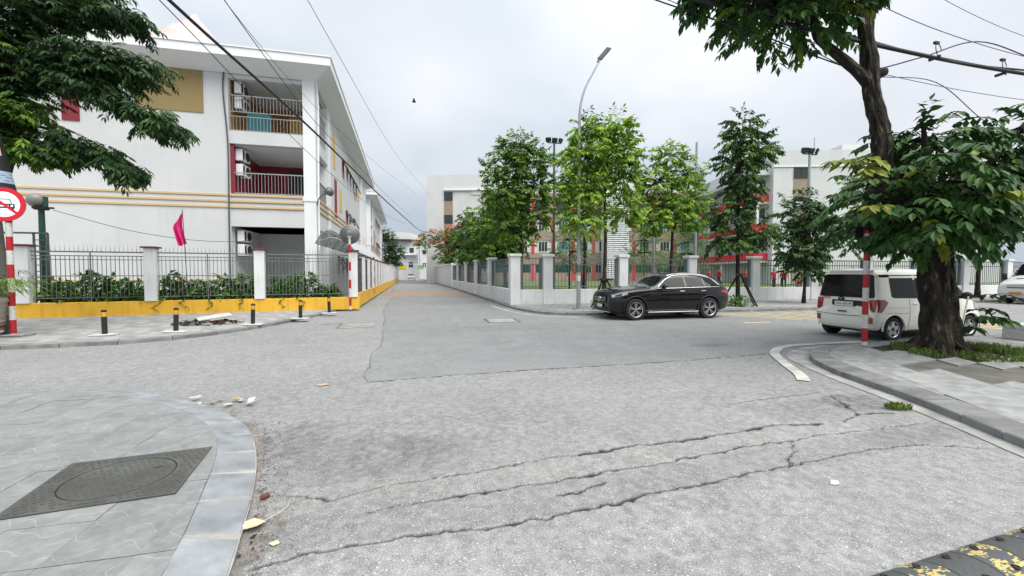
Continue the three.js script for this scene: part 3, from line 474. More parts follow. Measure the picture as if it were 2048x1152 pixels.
function leftSchool(z0, depth, label, full) {
  const b = thing('school_block', label, 'building', [0, 0, z0]), zB = -depth;
  const X0 = -19.5, XO = -8.3, XC = -4.97, XS = -4.4, T = 11.3;
  mesh('wall', [box2(X0, XO, 0, T, -0.3, 0), box2(X0, X0 + 0.3, 0, T, zB, -0.3), box2(X0, XS, 0, T, zB - 0.3, zB)], M.white, b);
  const sideW = mesh('side_wall', [box2(XS - 0.3, XS, 0, T, zB, -4.6)], M.white, b);
  mesh('column', [box2(XC, XS, 0, T, -0.62, 0.02), box2(XC - 0.05, XS + 0.05, 5.25, 5.45, -0.66, 0.06)], M.whiteTrim, b);
  mesh('column', box2(XC, XS + 0.01, 0, T, -4.6, -3.7), M.whiteTrim, b);
  for (const [y0, y1] of [[3.9, 5.5], [7.95, 8.57]]) {
    mesh('floor_beam', [box2(XO, XC, y0, y1, -0.3, -0.02), box2(XS - 0.28, XS - 0.02, y0, y1, -3.7, -0.62), box2(XO, XS - 0.28, y1 - 0.32, y1 - 0.1, -4.4, -0.3)], M.white, b);
  }
  mesh('floor_beam', [box2(XO, XC, 11.1, T, -0.3, -0.02), box2(XS - 0.28, XS - 0.02, 11.5, T, -3.7, -0.62)], M.white, b);
  for (const y of [4.85, 5.14, 5.43]) { mesh('stripe', box2(X0, XC, y - 0.05, y + 0.04, 0, 0.05), M.stripe, b); mesh('stripe', box2(XS, XS + 0.05, y - 0.05, y + 0.04, zB, -0.66), M.stripe, b); }
  for (const y of [1.25, 0.75]) mesh('stripe', box2(X0, XO, y - 0.05, y + 0.04, 0, 0.05), M.stripe, b);
  // balconies: coloured back walls, ceiling
  mesh('balcony_wall', [box2(XO, XS - 0.3, 5.4, 7.95, -4.6, -4.4), box2(XO - 0.02, XO + 0.03, 5.4, 7.95, -4.4, -0.31), box2(XO, XO + 0.16, 5.5, 7.95, -0.28, -0.1)], M.crimson, b);
  mesh('balcony_wall', [box2(XO, XS - 0.3, 8.47, T, -4.6, -4.4), box2(XO - 0.02, XO + 0.03, 8.47, T, -4.4, -0.31)], M.orangeWall, b);
  mesh('balcony_wall', [box2(XO, XS - 0.3, 0, 3.9, -4.6, -4.4), box2(XO - 0.02, XO + 0.03, 0, 3.9, -4.4, -0.31)], M.soffit, b);
  for (const y of [4.3, 7.88, 11.2]) mesh('ceiling', box2(XO + 0.04, XS - 0.3, y, y + 0.06, -4.4, -0.3), M.soffit, b);
  for (const [y, mx] of [[6.0, M.frameDark], [9.1, M.yellowWin]]) mesh('balcony_door', [box2(-6.6, -5.6, y - 0.4, y + 1.7, -4.39, -4.34)], mx, b);
  railing(b, XC - XO, 1.05, 5.5, (g) => g.position.set(XO, 0, -0.14), 22, M.rail, false);
  railing(b, XC - XO, 1.75, 8.57, (g) => g.position.set(XO, 0, -0.14), 22, M.rail, true);
  railing(b, 3.08, 1.05, 5.5, (g) => { g.position.set(XS - 0.14, 0, -0.62); g.rotation.y = Math.PI / 2; }, 16, M.fenceDark, false);
  railing(b, 3.08, 1.75, 8.57, (g) => { g.position.set(XS - 0.14, 0, -0.62); g.rotation.y = Math.PI / 2; }, 16, M.rail, true);
  for (const y of [3.45, 2.75, 7.5, 6.75, 10.8, 10.05]) acUnit(b, XO + 0.35, y, -0.75, Math.PI / 2 - 0.1);
  mesh('storage_panel', [box2(-7.6, -6.55, 8.6, 9.6, -0.6, -0.4)], M.teal, b);
  if (full) {
    mesh('facade_panel', box2(-12.15, -9.36, 9.3, T, 0, 0.04), M.beige, b);
    mesh('facade_panel', [box2(-14.95, -14.3, 8.5, 10.9, 0, 0.05)], M.crimson, b);
    mesh('downpipe', tube(smooth([[-8.36, 0, 0.06], [-8.36, 4, 0.06], [-8.34, 8, 0.06], [-8.5, 10.6, 0.06], [-8.45, 11.3, 0.06]], 4), 0.035, 6), M.fenceDark, b);
    mesh('drain_pipe', tube(smooth([[-4.3, 0, -0.1], [-4.3, 6, -0.1], [-4.3, 11, -0.1], [-4.4, 11.5, 0.1], [-4.7, 11.32, 0.12]], 4), 0.05, 8), M.whiteTrim, b);
  }
  // side face: coloured slots and open sashes
  const sp = [['facade_panel', M.yellowWin, -5.6, -6.4, 8.3, 10.6], ['facade_panel', M.crimson, -6.0, -6.9, 5.1, 7.7], ['facade_panel', M.yellowWin, -8.0, -9.2, 5.9, 7.4], ['facade_panel', M.pinkPaint, -9.6, -10.6, 8.6, 9.8], ['facade_panel', M.pinkPaint, -11.5, -12.6, 4.6, 6.2], ['facade_panel', M.yellowWin, -20.4, -21.6, 8.6, 9.7], ['facade_panel', M.yellowWin, -12.9, -13.7, 9.6, 10.6], ['facade_panel', M.pinkPaint, -17.6, -18.3, 8.2, 8.9]];
  for (const [n, m, za, zb, y0, y1] of sp) mesh(n, box2(XS - 0.02, XS + 0.03, y0, y1, za, zb), m, b);
  for (const [zc, y, w] of [[-10.2, 9.9, 1.2], [-12.6, 9.9, 1.1], [-14.6, 9.9, 1.1], [-16.8, 9.9, 1.3], [-19, 9.9, 1.1], [-12, 6.4, 1.2], [-14, 6.4, 1.1], [-17, 6.4, 1.2], [-7.4, 2.7, 0.8], [-9.2, 2.7, 0.8], [-11.8, 2.7, 0.9], [-15, 2.7, 0.9]]) awning(b, XS + 0.03, y, zc, w, 0.9);
  for (const za of [-22.5, -25.8]) { for (const [ya, yb] of [[5.7, 11.1], [0.4, 4.6]]) mesh('glazed_recess', box2(XS - 0.2, XS + 0.012, ya, yb, za, za - 1.7), M.glass, b); mesh('pilaster', box2(XS, XS + 0.25, 0, T, za + 0.5, za + 0.02), M.whiteTrim, b); }
  // roof: soffit rising to the eave, fascia, low hipped sheet
  const xi0 = X0, xi1 = XS, zi0 = 0.02, zi1 = zB - 0.3, ov = 0.92, pos = [], quad = (p, q, r, s) => pos.push(...p, ...q, ...r, ...p, ...r, ...s);
  const loop = (x0, x1, za, zb, y) => [[x0, y, za], [x1, y, za], [x1, y, zb], [x0, y, zb]], A = loop(xi0, xi1, zi0, zi1, T), Bq = loop(xi0 - ov, xi1 + ov, zi0 + 1, zi1 - ov, 11.74);
  for (let i = 0; i < 4; i++) { const k = (i + 1) % 4; quad(A[i], A[k], Bq[k], Bq[i]); }
  const sg = new THREE.BufferGeometry(); sg.setAttribute('position', new THREE.Float32BufferAttribute(pos, 3)); sg.computeVertexNormals(); mesh('soffit', planarUV(sg), new THREE.MeshStandardMaterial({ color: M.soffit.color, roughness: 0.8, side: THREE.DoubleSide }), b);
  mesh('fascia', [box2(xi0 - ov, xi1 + ov, 11.72, 12.12, zi0 + 0.92, zi0 + 1.02), box2(xi1 + ov - 0.1, xi1 + ov, 11.72, 12.12, zi0 + 0.92, zi1 - ov), box2(xi0 - ov, xi0 - ov + 0.1, 11.72, 12.12, zi0 + 0.92, zi1 - ov), box2(xi0 - ov, xi1 + ov, 11.72, 12.12, zi1 - ov, zi1 - ov + 0.1), box2(xi0 - ov - 0.05, xi1 + ov + 0.05, 12.12, 12.18, zi0 + 0.84, zi0 + 1.07), box2(xi1 + ov - 0.18, xi1 + ov + 0.05, 12.12, 12.18, zi0 + 0.84, zi1 - ov)], M.whiteTrim, b);
  const rp = [], rq = (p, q, r, s) => rp.push(...p, ...q, ...r, ...p, ...r, ...s), E0 = loop(xi0 - ov, xi1 + ov, zi0 + 0.95, zi1 - ov, 12.1), rx = (xi0 + xi1) / 2, r0 = [rx, 13.0, zi0 - 7], r1 = [rx, 13.0, zi1 + 6];
  rq(E0[0], E0[1], r0, r0); rq(E0[1], E0[2], r1, r0); rq(E0[2], E0[3], r1, r1); rq(E0[3], E0[0], r0, r1);
  const rg = new THREE.BufferGeometry(); rg.setAttribute('position', new THREE.Float32BufferAttribute(rp, 3)); rg.computeVertexNormals(); mesh('roof', planarUV(rg), mat(0.42, 0.40, 0.40, 0.7, { side: THREE.DoubleSide }), b);
  if (full) {
    const px = -10.65, pz = -2.6, hw = 2.3, steps = 7; const tur = new THREE.Group(); tur.name = 'roof_turret'; b.add(tur);
    for (let k = 0; k < steps; k++) { const a = 1 - k / steps, c = 1 - (k + 1) / steps + 0.03; const g = new THREE.CylinderGeometry(Math.max(0.02, c) * hw * 1.414, a * hw * 1.414, 3.1 / steps, 4, 1); g.rotateY(Math.PI / 4); g.translate(px, 12.1 + 3.1 / steps * (k + 0.5), pz); mesh('roof_sheet', planarUV(g.toNonIndexed()), k % 2 ? M.roofPinkA : M.roofPinkB, tur); }
  }
  return b;
}
leftSchool(-24, 29, 'three-storey white school block with yellow stripes and railed corner balconies', true);
leftSchool(-60, 32, 'second white school block of the same style further up the side street', false);

function along(name, label, category, A, B, group) { const dx = B[0] - A[0], dz = B[1] - A[1]; const t = thing(name, label, category, [A[0], 0, A[1]], Math.atan2(-dz, dx), group); t.userData.len = Math.hypot(dx, dz); return t; }
function pillar(parent, x, w, d, y0, h, m, capM, capH, capO) { const g = new THREE.Group(); g.name = 'pillar'; g.position.set(x, 0, 0); parent.add(g); mesh('shaft', chamferBox(w, h - y0, d, 0.012, 0, (h + y0) / 2, 0), m, g); mesh('cap', chamferBox(w + capO, capH, d + capO, 0.01, 0, h + capH / 2, 0), capM, g); }
// front fence: yellow base, white pillars, spiked grey bars
{
  const A = [-12.38, -17.95], B = [-2.15, -19.35], t = along('boundary_fence', 'white pillared fence with grey spiked bars on a yellow base before the school', 'fence', A, B), L = t.userData.len; delete t.userData.len;
  const seg = L / 3;
  mesh('base_wall', [chamferBox(L + 0.5, 0.52, 0.24, 0.01, L / 2, 0.33, 0), box(9, 0.5, 0.24, -4.8, 0.32, 0)], M.yellow, t);
  for (let k = 0; k <= 3; k++) pillar(t, k * seg, 0.36, 0.36, 0.58, 2.5, M.whiteDirty, M.brick, 0.06, 0.14);
  pillar(t, -seg, 0.36, 0.36, 0.58, 2.5, M.whiteDirty, M.brick, 0.06, 0.14);
  for (let k = -1; k < 3; k++) {
    const p = new THREE.Group(); p.name = 'railing_panel'; p.position.set(k * seg + 0.18, 0, 0); t.add(p); const w = seg - 0.36, n = 25;
    mesh('rail', [box(w, 0.045, 0.045, w / 2, 2.34, 0), box(w, 0.03, 0.03, w / 2, 2.2, 0), box(w, 0.025, 0.025, w / 2, 2.07, 0), box(w, 0.03, 0.03, w / 2, 1.5, 0), box(w, 0.03, 0.03, w / 2, 0.74, 0)], M.fenceGrey, p);
    for (let i = 1; i < n; i++) mesh('bar', [box(0.016, 1.5, 0.016, w * i / n, 1.46, 0), cyl(0.008, 0.001, 0.24, w * i / n, 2.36, 0, 4)], M.fenceGrey, p);
    mesh('bar', box(0.03, 1.72, 0.03, w / 2, 1.46, 0.012), M.fenceGrey, p);
  }
}
// side fence along the street, then a plain wall
{
  const t = along('boundary_fence', 'white pillared fence with red caps and blue-grey panels running along the side street', 'fence', [-2.15, -19.75], [-1.75, -46]), L = t.userData.len; delete t.userData.len;
  mesh('base_wall', chamferBox(L, 0.62, 0.22, 0.01, L / 2, 0.38, 0), M.yellow, t);
  const n = 10, seg = (L - 0.4) / n;
  for (let k = 0; k <= n; k++) { if (k) pillar(t, k * seg + 0.2, 0.38, 0.34, 0.69, 2.42, M.whiteDirty, M.brick, 0.06, 0.12); if (k < n) { const p = new THREE.Group(); p.name = 'infill_panel'; p.position.set(k * seg + 0.39, 0, 0); t.add(p); const w = seg - 0.38; mesh('sheet', box(w, 1.55, 0.02, w / 2, 1.5, -0.02), M.fenceBlue, p); for (let i = 0; i <= 6; i++) mesh('bar', box(0.03, 1.6, 0.03, w * i / 6, 1.52, 0.03), M.fenceDark, p); mesh('rail', [box(w, 0.04, 0.04, w / 2, 2.3, 0.03), box(w, 0.04, 0.04, w / 2, 0.76, 0.03)], M.fenceDark, p); } }
  const wl = along('boundary_wall', 'long plain white wall on a yellow base at the far end of the side street', 'wall', [-1.75, -46.2], [-1.4, -84]), W = wl.userData.len; delete wl.userData.len;
  mesh('base_wall', box(W, 0.62, 0.24, W / 2, 0.38, 0), M.yellow, wl); mesh('wall', box(W, 1.75, 0.2, W / 2, 1.565, 0), M.whiteDirty, wl); mesh('coping', box(W, 0.06, 0.3, W / 2, 2.47, 0), M.whiteTrim, wl);
  for (let k = 0; k < 12; k++) mesh('spike_rail', [box(W / 12 - 0.1, 0.03, 0.03, W / 12 * (k + 0.5), 2.75, 0), box(0.03, 0.3, 0.03, W / 12 * k + 0.2, 2.62, 0)], M.brick, wl);
}
// arched clear canopy over the passage beside the block
{
  const t = thing('passage_canopy', 'arched clear plastic canopy on thin steel trusses beside the striped school block', 'canopy', [0, 0, -22.2]), N = 11, step = 2.6, x0 = -4.15, x1 = -2.35;
  const arch = (s) => V(lerp(x0, x1, s), 3.0 + 0.78 * Math.sin(Math.PI * Math.pow(s, 0.8)) - 0.35 * s, 0), M2 = 10;
  const pos = []; for (let i = 0; i < M2; i++) { const a = arch(i / M2), b = arch((i + 1) / M2), z1 = -(N - 1) * step; for (const p of [[a, 0], [b, 0], [b, z1], [a, 0], [b, z1], [a, z1]]) pos.push(p[0].x, p[0].y + 0.04, p[1]); }
  const g = new THREE.BufferGeometry(); g.setAttribute('position', new THREE.Float32BufferAttribute(pos, 3)); g.computeVertexNormals(); mesh('clear_sheet', planarUV(g), M.clearRoof, t);
  for (let k = 0; k < N; k++) {
    const pts = []; for (let i = 0; i <= M2; i++) pts.push(arch(i / M2).setZ(-k * step)); const geo = [tube(pts, 0.022, 5)];
    const low = (s) => V(lerp(x0, x1, s), 3.0 + 0.45 * Math.sin(Math.PI * s) - 0.35 * s, -k * step); const lp = []; for (let i = 0; i <= M2; i++) lp.push(low(i / M2)); geo.push(tube(lp, 0.018, 5));
    for (let i = 1; i < M2; i++) geo.push(rod(arch(i / M2).setZ(-k * step), low((i + (i % 2 ? 0.7 : -0.7)) / M2), 0.011, 4));
    mesh('truss', geo, M.galv, t); mesh('post', rod([x1, 0, -k * step], [x1, 2.66, -k * step], 0.03, 8), M.galv, t);
  }
  for (const s of [0, 0.25, 0.5, 0.75, 1]) { const a = arch(s); mesh('purlin', rod([a.x, a.y + 0.015, 0], [a.x, a.y + 0.015, -(N - 1) * step], 0.018, 5), M.galvDark, t); }
}
// end of the side street: sliding gate, banners, houses
{
  const g = thing('street_gate', 'white barred gate across the far end of the side street', 'gate', [0, 0, -91]);
  mesh('frame', [box2(-1.4, 4.0, 0.2, 0.3, -0.04, 0.04), box2(-1.4, 4.0, 2.25, 2.35, -0.04, 0.04), ...[-1.4, 0.4, 2.2, 3.9].map((x) => box2(x - 0.08, x + 0.08, 0.02, 3.4, -0.081, 0.081)), box2(-1.4, 4, 3.3, 3.42, -0.05, 0.05)], M.frameWhite, g);
  for (let i = 0; i < 24; i++) mesh('bar', box(0.05, 1.95, 0.03, -1.2 + i * 0.215, 1.27, 0), M.frameWhite, g);
  tag(mesh('banner', box(1.5, 0.8, 0.02, -0.5, 2.75, -90.85), mat(0.75, 0.68, 0.02, 0.7)), 'yellow banner hung on the far street gate', 'banner');
  tag(mesh('banner', box(1.1, 0.7, 0.02, 3.1, 2.75, -90.85), mat(0.22, 0.55, 0.12, 0.7)), 'green banner hung on the far street gate', 'banner');
  const c = thing('parked_car', 'small pale car seen through the far street gate', 'car', [1.2, 0, -94], Math.PI / 2);
  mesh('body', [chamferBox(3.9, 0.6, 1.6, 0.12, 0, 0.62, 0), chamferBox(2.2, 0.6, 1.45, 0.18, 0.2, 1.15, 0)], mat(0.5, 0.52, 0.53, 0.35), c); mesh('windscreen', box(0.03, 0.4, 1.1, -0.92, 1.15, 0), M.glass, c); for (const [x, z] of [[-1.2, 0.7], [1.2, 0.7], [-1.2, -0.7], [1.2, -0.7]]) mesh('wheel', moved(turned(new THREE.CylinderGeometry(0.3, 0.3, 0.2, 16), Math.PI / 2), x, 0.3, z), M.blackMatte, c);
  const h = thing('far_house', 'pale house with a curved roof and dark eave beyond the street gate', 'building', [0, 0, -112]);
  mesh('wall', [box2(-5, 3.2, 0, 9.8, -8, 0)], M.white, h); mesh('eave', box2(-5.6, 1.6, 9.4, 9.9, 0, 1.3), M.frameDark, h); mesh('balcony_slab', box2(-4.2, 3.0, 6.0, 6.3, 0, 1.2), M.whiteTrim, h);
  const arc = new THREE.CylinderGeometry(9, 9, 9.5, 24, 1, false, -0.52, 1.04); arc.rotateX(Math.PI / 2); arc.rotateZ(0); arc.scale(1, 0.55, 1); arc.rotateY(0); mesh('roof', moved(turned(new THREE.CylinderGeometry(5.2, 5.2, 9, 24, 1, false, 0, Math.PI), 0, 0, 0).rotateZ(Math.PI / 2).rotateY(Math.PI / 2).scale(1, 0.35, 1), -1, 9.85, -4), mat(0.55, 0.57, 0.54, 0.7), h);
  for (const [x, y] of [[-3.4, 7.4], [-1.2, 7.2], [1.6, 7.2], [-2.4, 3.6], [1.4, 3.6]]) { const w = new THREE.Group(); w.name = 'window'; h.add(w); mesh('frame', box(1.3, 1.5, 0.08, x, y, 0.03), M.frameWhite, w); mesh('pane', box(1.1, 1.3, 0.03, x, y, 0.07), M.glass, w); }
  const k = thing('far_house', 'narrow white house with small dark windows behind the street gate', 'building', [0, 0, -104]);
  mesh('wall', box2(3.4, 9, 0, 8.2, -6, 0), M.white, k); mesh('roof', box2(3.1, 9.2, 8.2, 8.5, -6.2, 0.4), M.soffit, k); for (const [x, y] of [[4.4, 6.4], [6, 6.4], [4.4, 3.4], [6, 3.4]]) { const w = new THREE.Group(); w.name = 'window'; k.add(w); mesh('frame', box(1, 1.2, 0.08, x, y, 0.03), M.frameWhite, w); mesh('pane', box(0.8, 1, 0.03, x, y, 0.07), M.glass, w); }
  const lw = thing('gatehouse_wall', 'low white wall with two dark shutters beside the far gate', 'wall', [-2.6, 0, -88]);
  mesh('wall', box(2.6, 2.6, 0.3, 0, 1.3, 0), M.whiteDirty, lw); mesh('base_wall', box(2.6, 0.5, 0.34, 0, 0.3, 0), M.yellow, lw); for (const x of [-0.55, 0.5]) mesh('shutter', box(0.7, 1.7, 0.05, x, 1.45, 0.16), M.fenceDark, lw);
}

// ───────────── right school behind the white fence ─────────────
{
  const b = thing('school_complex', 'large white four-storey school with tan bands and red columns behind the white fence', 'building', [42, 0, -42.1], -16 * Math.PI / 180);
  const win = (x, y, w, h, z, glass, frame, mull = 2, ax = 'z') => {
    const g = new THREE.Group(); g.name = 'window'; b.add(g); const f = [], t = 0.07;
    const P = ax === 'z' ? (a, c, ww, hh, dd, off) => box(ww, hh, dd, x + a, y + c, z + off) : (a, c, ww, hh, dd, off) => box(dd, hh, ww, z - off, y + c, x + a);
    f.push(P(0, h / 2, w + t, t, 0.1, 0.03), P(0, -h / 2, w + t, t, 0.1, 0.03), P(-w / 2, 0, t, h, 0.1, 0.032), P(w / 2, 0, t, h, 0.1, 0.032)); for (let i = 1; i < mull; i++) f.push(P(-w / 2 + w * i / mull, 0, 0.05, h, 0.08, 0.03));
    mesh('frame', f, frame, g); mesh('pane', P(0, 0, w, h, 0.03, 0.012), glass, g);
  };
  // right tower
  mesh('tower_wall', [box2(0, 26, 0, 15.9, -9, 0)], M.white, b);
  mesh('parapet', [box2(-0.1, 26.1, 13.95, 14.05, 0, 0.12)], M.whiteTrim, b);
  mesh('roof_upstand', box2(9.5, 26, 15.9, 17.2, -9, -2.5), M.white, b);
  mesh('mast', rod([6.5, 15.9, -3], [6.5, 18.2, -3], 0.05), M.galv, b);
  mesh('tan_strip', box2(2.3, 3.95, 0, 14.0, 0.0, 0.05), M.tan, b);
  for (const y of [13.25, 9.8, 6.3]) { win(3.12, y, 1.55, 1.15, 0.05, M.glass, M.frameDark, 2); }
  mesh('window_unit', chamferBox(0.75, 0.5, 0.4, 0.02, 2.8, 9.62, 0.2), M.whiteTrim, b);
  mesh('door_canopy', box2(1.9, 4.4, 3.2, 3.45, 0, 1.0), M.frameDark, b); mesh('door_frame', [box2(2.4, 3.9, 0.3, 2.6, 0.05, 0.12)], M.frameWhite, b); mesh('door', box2(2.5, 3.8, 0.3, 2.5, 0.12, 0.16), mat(0.28, 0.22, 0.15, 0.6), b);
  // left face of the tower: galleries with red parapets
  mesh('gallery_wall', box2(-0.02, 0.3, 0, 15.9, -20.4, -9), M.white, b);
  for (const y of [3.0, 6.5, 10.0]) { mesh('gallery_parapet', [box2(-1.55, -1.4, y, y + 0.95, -18, -0.9), box2(-1.4, 0, y, y + 0.95, -1.05, -0.9)], M.redCol, b); mesh('gallery_slab', box2(-1.56, 0, y - 0.18, y + 0.04, -18.1, -0.82), M.soffit, b); }
  for (const z of [-0.9, -5.5, -10, -14.5, -18]) mesh('gallery_column', box2(-1.35, -1.05, 0, 13.2, z - 0.42, z - 0.12), M.whiteTrim, b);
  mesh('gallery_roof', box2(-1.9, 0, 13.2, 13.7, -19, -0.6), M.soffit, b);
  for (const y of [12.2, 8.9, 5.3]) for (const z of [-2.5, -4.6, -7, -9.6, -12]) win(z, y, 1.5, 0.95, 0, M.glass, M.frameDark, 1, 'x');
  for (const y of [11.2, 7.8, 4.2]) for (const z of [-3.4, -8.4, -13.2]) mesh('gallery_door', box2(-0.06, -0.02, y - 1.0, y + 0.9, z - 0.5, z + 0.5), M.galv, b);
  // main range
  const zf = -20.5;
  mesh('main_wall', box2(-40, 0.3, 0, 16.2, zf - 10, zf), M.white, b);
  for (const [y0, y1] of [[0.28, 1.6], [3.05, 4.9], [6.9, 8.5], [10.5, 12.1], [13.8, 14.8]]) mesh('tan_band', box2(-36, 0, y0, y1, zf, zf + 0.12), M.tan, b);
  mesh('roof_house', [box2(-16, -8, 16.2, 17.6, zf - 8, zf - 1)], M.soffit, b);
  for (let k = 0; k < 11; k++) {
    const x = -34.6 + k * 3.35;
    for (const [ya, yb] of [[0.28, 3.05], [4.9, 6.9], [8.5, 10.5], [12.1, 13.8]]) mesh('red_column', box2(x - 0.24, x + 0.24, ya, yb, zf, zf + 0.22), k % 4 === 1 ? M.rustCol : M.redCol, b);
    if (k < 10) { const c = x + 1.68; win(c, 2.32, 2.5, 1.4, zf + 0.01, M.glassGreen, M.frameDark, 4); win(c, 5.95, 1.5, 1.7, zf + 0.01, k % 3 ? M.glass : M.glassBlue, M.frameWhite, 3); win(c, 9.5, 1.5, 1.7, zf + 0.01, k % 4 ? M.glass : M.glassBlue, M.frameWhite, 3); win(c, 12.95, 2.3, 1.6, zf + 0.01, M.glass, M.frameDark, 3); }
  }
  // louvred stair screen
  const lv = new THREE.Group(); lv.name = 'louvre_screen'; b.add(lv);
  mesh('backing', box2(-16.6, -12.8, 0.28, 14.6, -20.3, -17.2), M.soffit, lv);
  for (let k = 0; k < 46; k++) mesh('slat', moved(turned(box(3.8, 0.22, 0.03), -0.5), -14.7, 0.6 + k * 0.305, -17.1), M.galv, lv);
  // left tower
  mesh('tower_wall', box2(-44, -35.7, 0, 16.2, -28, -12.5), M.white, b);
  mesh('tan_strip', box2(-41.3, -40.0, 0, 13.6, -12.5, -12.45), M.tan, b);
  mesh('parapet', box2(-41.35, -33.5, 13.85, 14.0, -12.5, -12.2), M.whiteTrim, b); mesh('roof_overhang', box2(-37.2, -33.2, 13.2, 13.9, -15, -12.4), M.soffit, b);
  for (const y of [13.0, 9.6, 6.1, 2.8]) win(-40.65, y, 1.2, 1.15, -12.45, M.glass, M.frameDark, 2);
}
// fence on the main street
const xsF = [6.5]; for (let k = 1; k < 11; k++) xsF.push(6.5 + k * 3.9);
function whitePillar(parent, x) { pillar(parent, x, 0.46, 0.42, 0.12, 2.36, M.whiteDirty, M.whiteDirty, 0.12, 0.12); }
function greyPanel(parent, x, w, n, m, wide) {
  const p = new THREE.Group(); p.name = 'railing_panel'; p.position.set(x, 0, 0); parent.add(p);
  mesh('rail', [box(w, 0.05, 0.05, w / 2, 2.28, 0), box(w, 0.04, 0.04, w / 2, 2.0, 0), box(w, 0.04, 0.04, w / 2, 0.95, 0)], m, p);
  for (let i = 1; i < n; i++) mesh('bar', box(0.022, 1.44, 0.022, w * i / n, 1.56, 0), m, p);
  for (const q of [0.07, w - 0.07]) mesh('post', box(0.12, 1.5, 0.08, q, 1.55, 0), wide, p);
}
{
  const t = thing('boundary_fence', 'white pillared fence with grey railings along the main road behind the black car', 'fence', [0, 0, -19.4]);
  const end = xsF[xsF.length - 1];
  mesh('base_wall', chamferBox(end - 4.7, 0.72, 0.26, 0.012, (end + 4.7) / 2, 0.46, 0), M.whiteDirty, t);
  whitePillar(t, 4.92); for (const x of xsF) whitePillar(t, x);
  greyPanel(t, 5.15, 1.12, 7, M.fenceGrey, M.fenceGrey);
  for (let k = 0; k < xsF.length - 1; k++) greyPanel(t, xsF[k] + 0.23, 3.44, 20, k < 2 ? M.fenceGrey : M.fenceDark, M.fenceBlue);
}
{
  const t = along('boundary_fence', 'white pillared fence with dark railings receding up the side street by the lamp', 'fence', [4.92, -19.4], [4.86, -45.4]), L = t.userData.len; delete t.userData.len;
  mesh('base_wall', chamferBox(L - 0.2, 0.74, 0.24, 0.012, L / 2 + 0.12, 0.46, 0), M.whiteDirty, t);
  const zs = [0, 5.4, 10.4, 15.5, 21.0, 26.0];
  for (let k = 1; k < zs.length; k++) whitePillar(t, zs[k]);
  for (let k = 0; k < zs.length - 1; k++) greyPanel(t, zs[k] + 0.23, zs[k + 1] - zs[k] - 0.46, 26, M.fenceBlue, M.fenceDark);
  const w = along('boundary_wall', 'long blank white wall with scalloped coping on the right of the side street', 'wall', [4.86, -45.7], [4.3, -90]), W = w.userData.len; delete w.userData.len;
  mesh('wall', box(W, 2.45, 0.22, W / 2, 1.25, 0), M.whiteDirty, w); for (let k = 0; k < 28; k++) mesh('coping_stone', chamferBox(W / 28 - 0.06, 0.12, 0.36, 0.03, W / 28 * (k + 0.5), 2.53, 0), M.whiteTrim, w);
}

// ───────────── trees ─────────────
class Leaves {
  constructor() { this.p = []; this.c = []; }
  tri(a, b, c, col) { this.p.push(a.x, a.y, a.z, b.x, b.y, b.z, c.x, c.y, c.z); for (let i = 0; i < 3; i++) this.c.push(col[0], col[1], col[2]); }
  leaf(o, d, up, len, wid, col, fine, curl = 0.15) {       // o base, d direction, up rough normal
    const s = d.clone().cross(up).normalize(), n = s.clone().cross(d).normalize();
    const at = (t, w, k) => o.clone().addScaledVector(d, t * len).addScaledVector(s, w * wid / 2).addScaledVector(n, k * wid - curl * len * t * t);
    const tip = at(1, 0, 0), b = at(0, 0, 0), m = at(0.5, 0, 0);
    if (!fine) { const L = at(0.48, -1, 0.12), R = at(0.48, 1, 0.12); this.tri(b, m, L, col); this.tri(m, tip, L, col); this.tri(b, R, m, col); this.tri(m, R, tip, col); return; }
    const L1 = at(0.28, -0.82, 0.13), L2 = at(0.62, -0.92, 0.13), R1 = at(0.28, 0.82, 0.13), R2 = at(0.62, 0.92, 0.13), m1 = at(0.28, 0, 0), m2 = at(0.62, 0, 0);
    this.tri(b, m1, L1, col); this.tri(L1, m1, m2, col); this.tri(L1, m2, L2, col); this.tri(L2, m2, tip, col);
    this.tri(b, R1, m1, col); this.tri(R1, R2, m1, col); this.tri(m1, R2, m2, col); this.tri(m2, R2, tip, col);
  }
  geo() { const g = new THREE.BufferGeometry(); g.setAttribute('position', new THREE.Float32BufferAttribute(this.p, 3)); g.setAttribute('color', new THREE.Float32BufferAttribute(this.c, 3)); g.computeVertexNormals(); const n = this.p.length / 3, u = new Float32Array(n * 2); for (let i = 0; i < n; i++) { u[2 * i] = this.p[3 * i]; u[2 * i + 1] = this.p[3 * i + 1]; } g.setAttribute('uv', new THREE.BufferAttribute(u, 2)); return g; }
}
const UP = V(0, 1, 0);
function randDir(r, y0 = -1, y1 = 1) { const y = rr(y0, y1, r), a = r() * 6.2832, h = Math.sqrt(Math.max(0, 1 - y * y)); return V(Math.cos(a) * h, y, Math.sin(a) * h); }
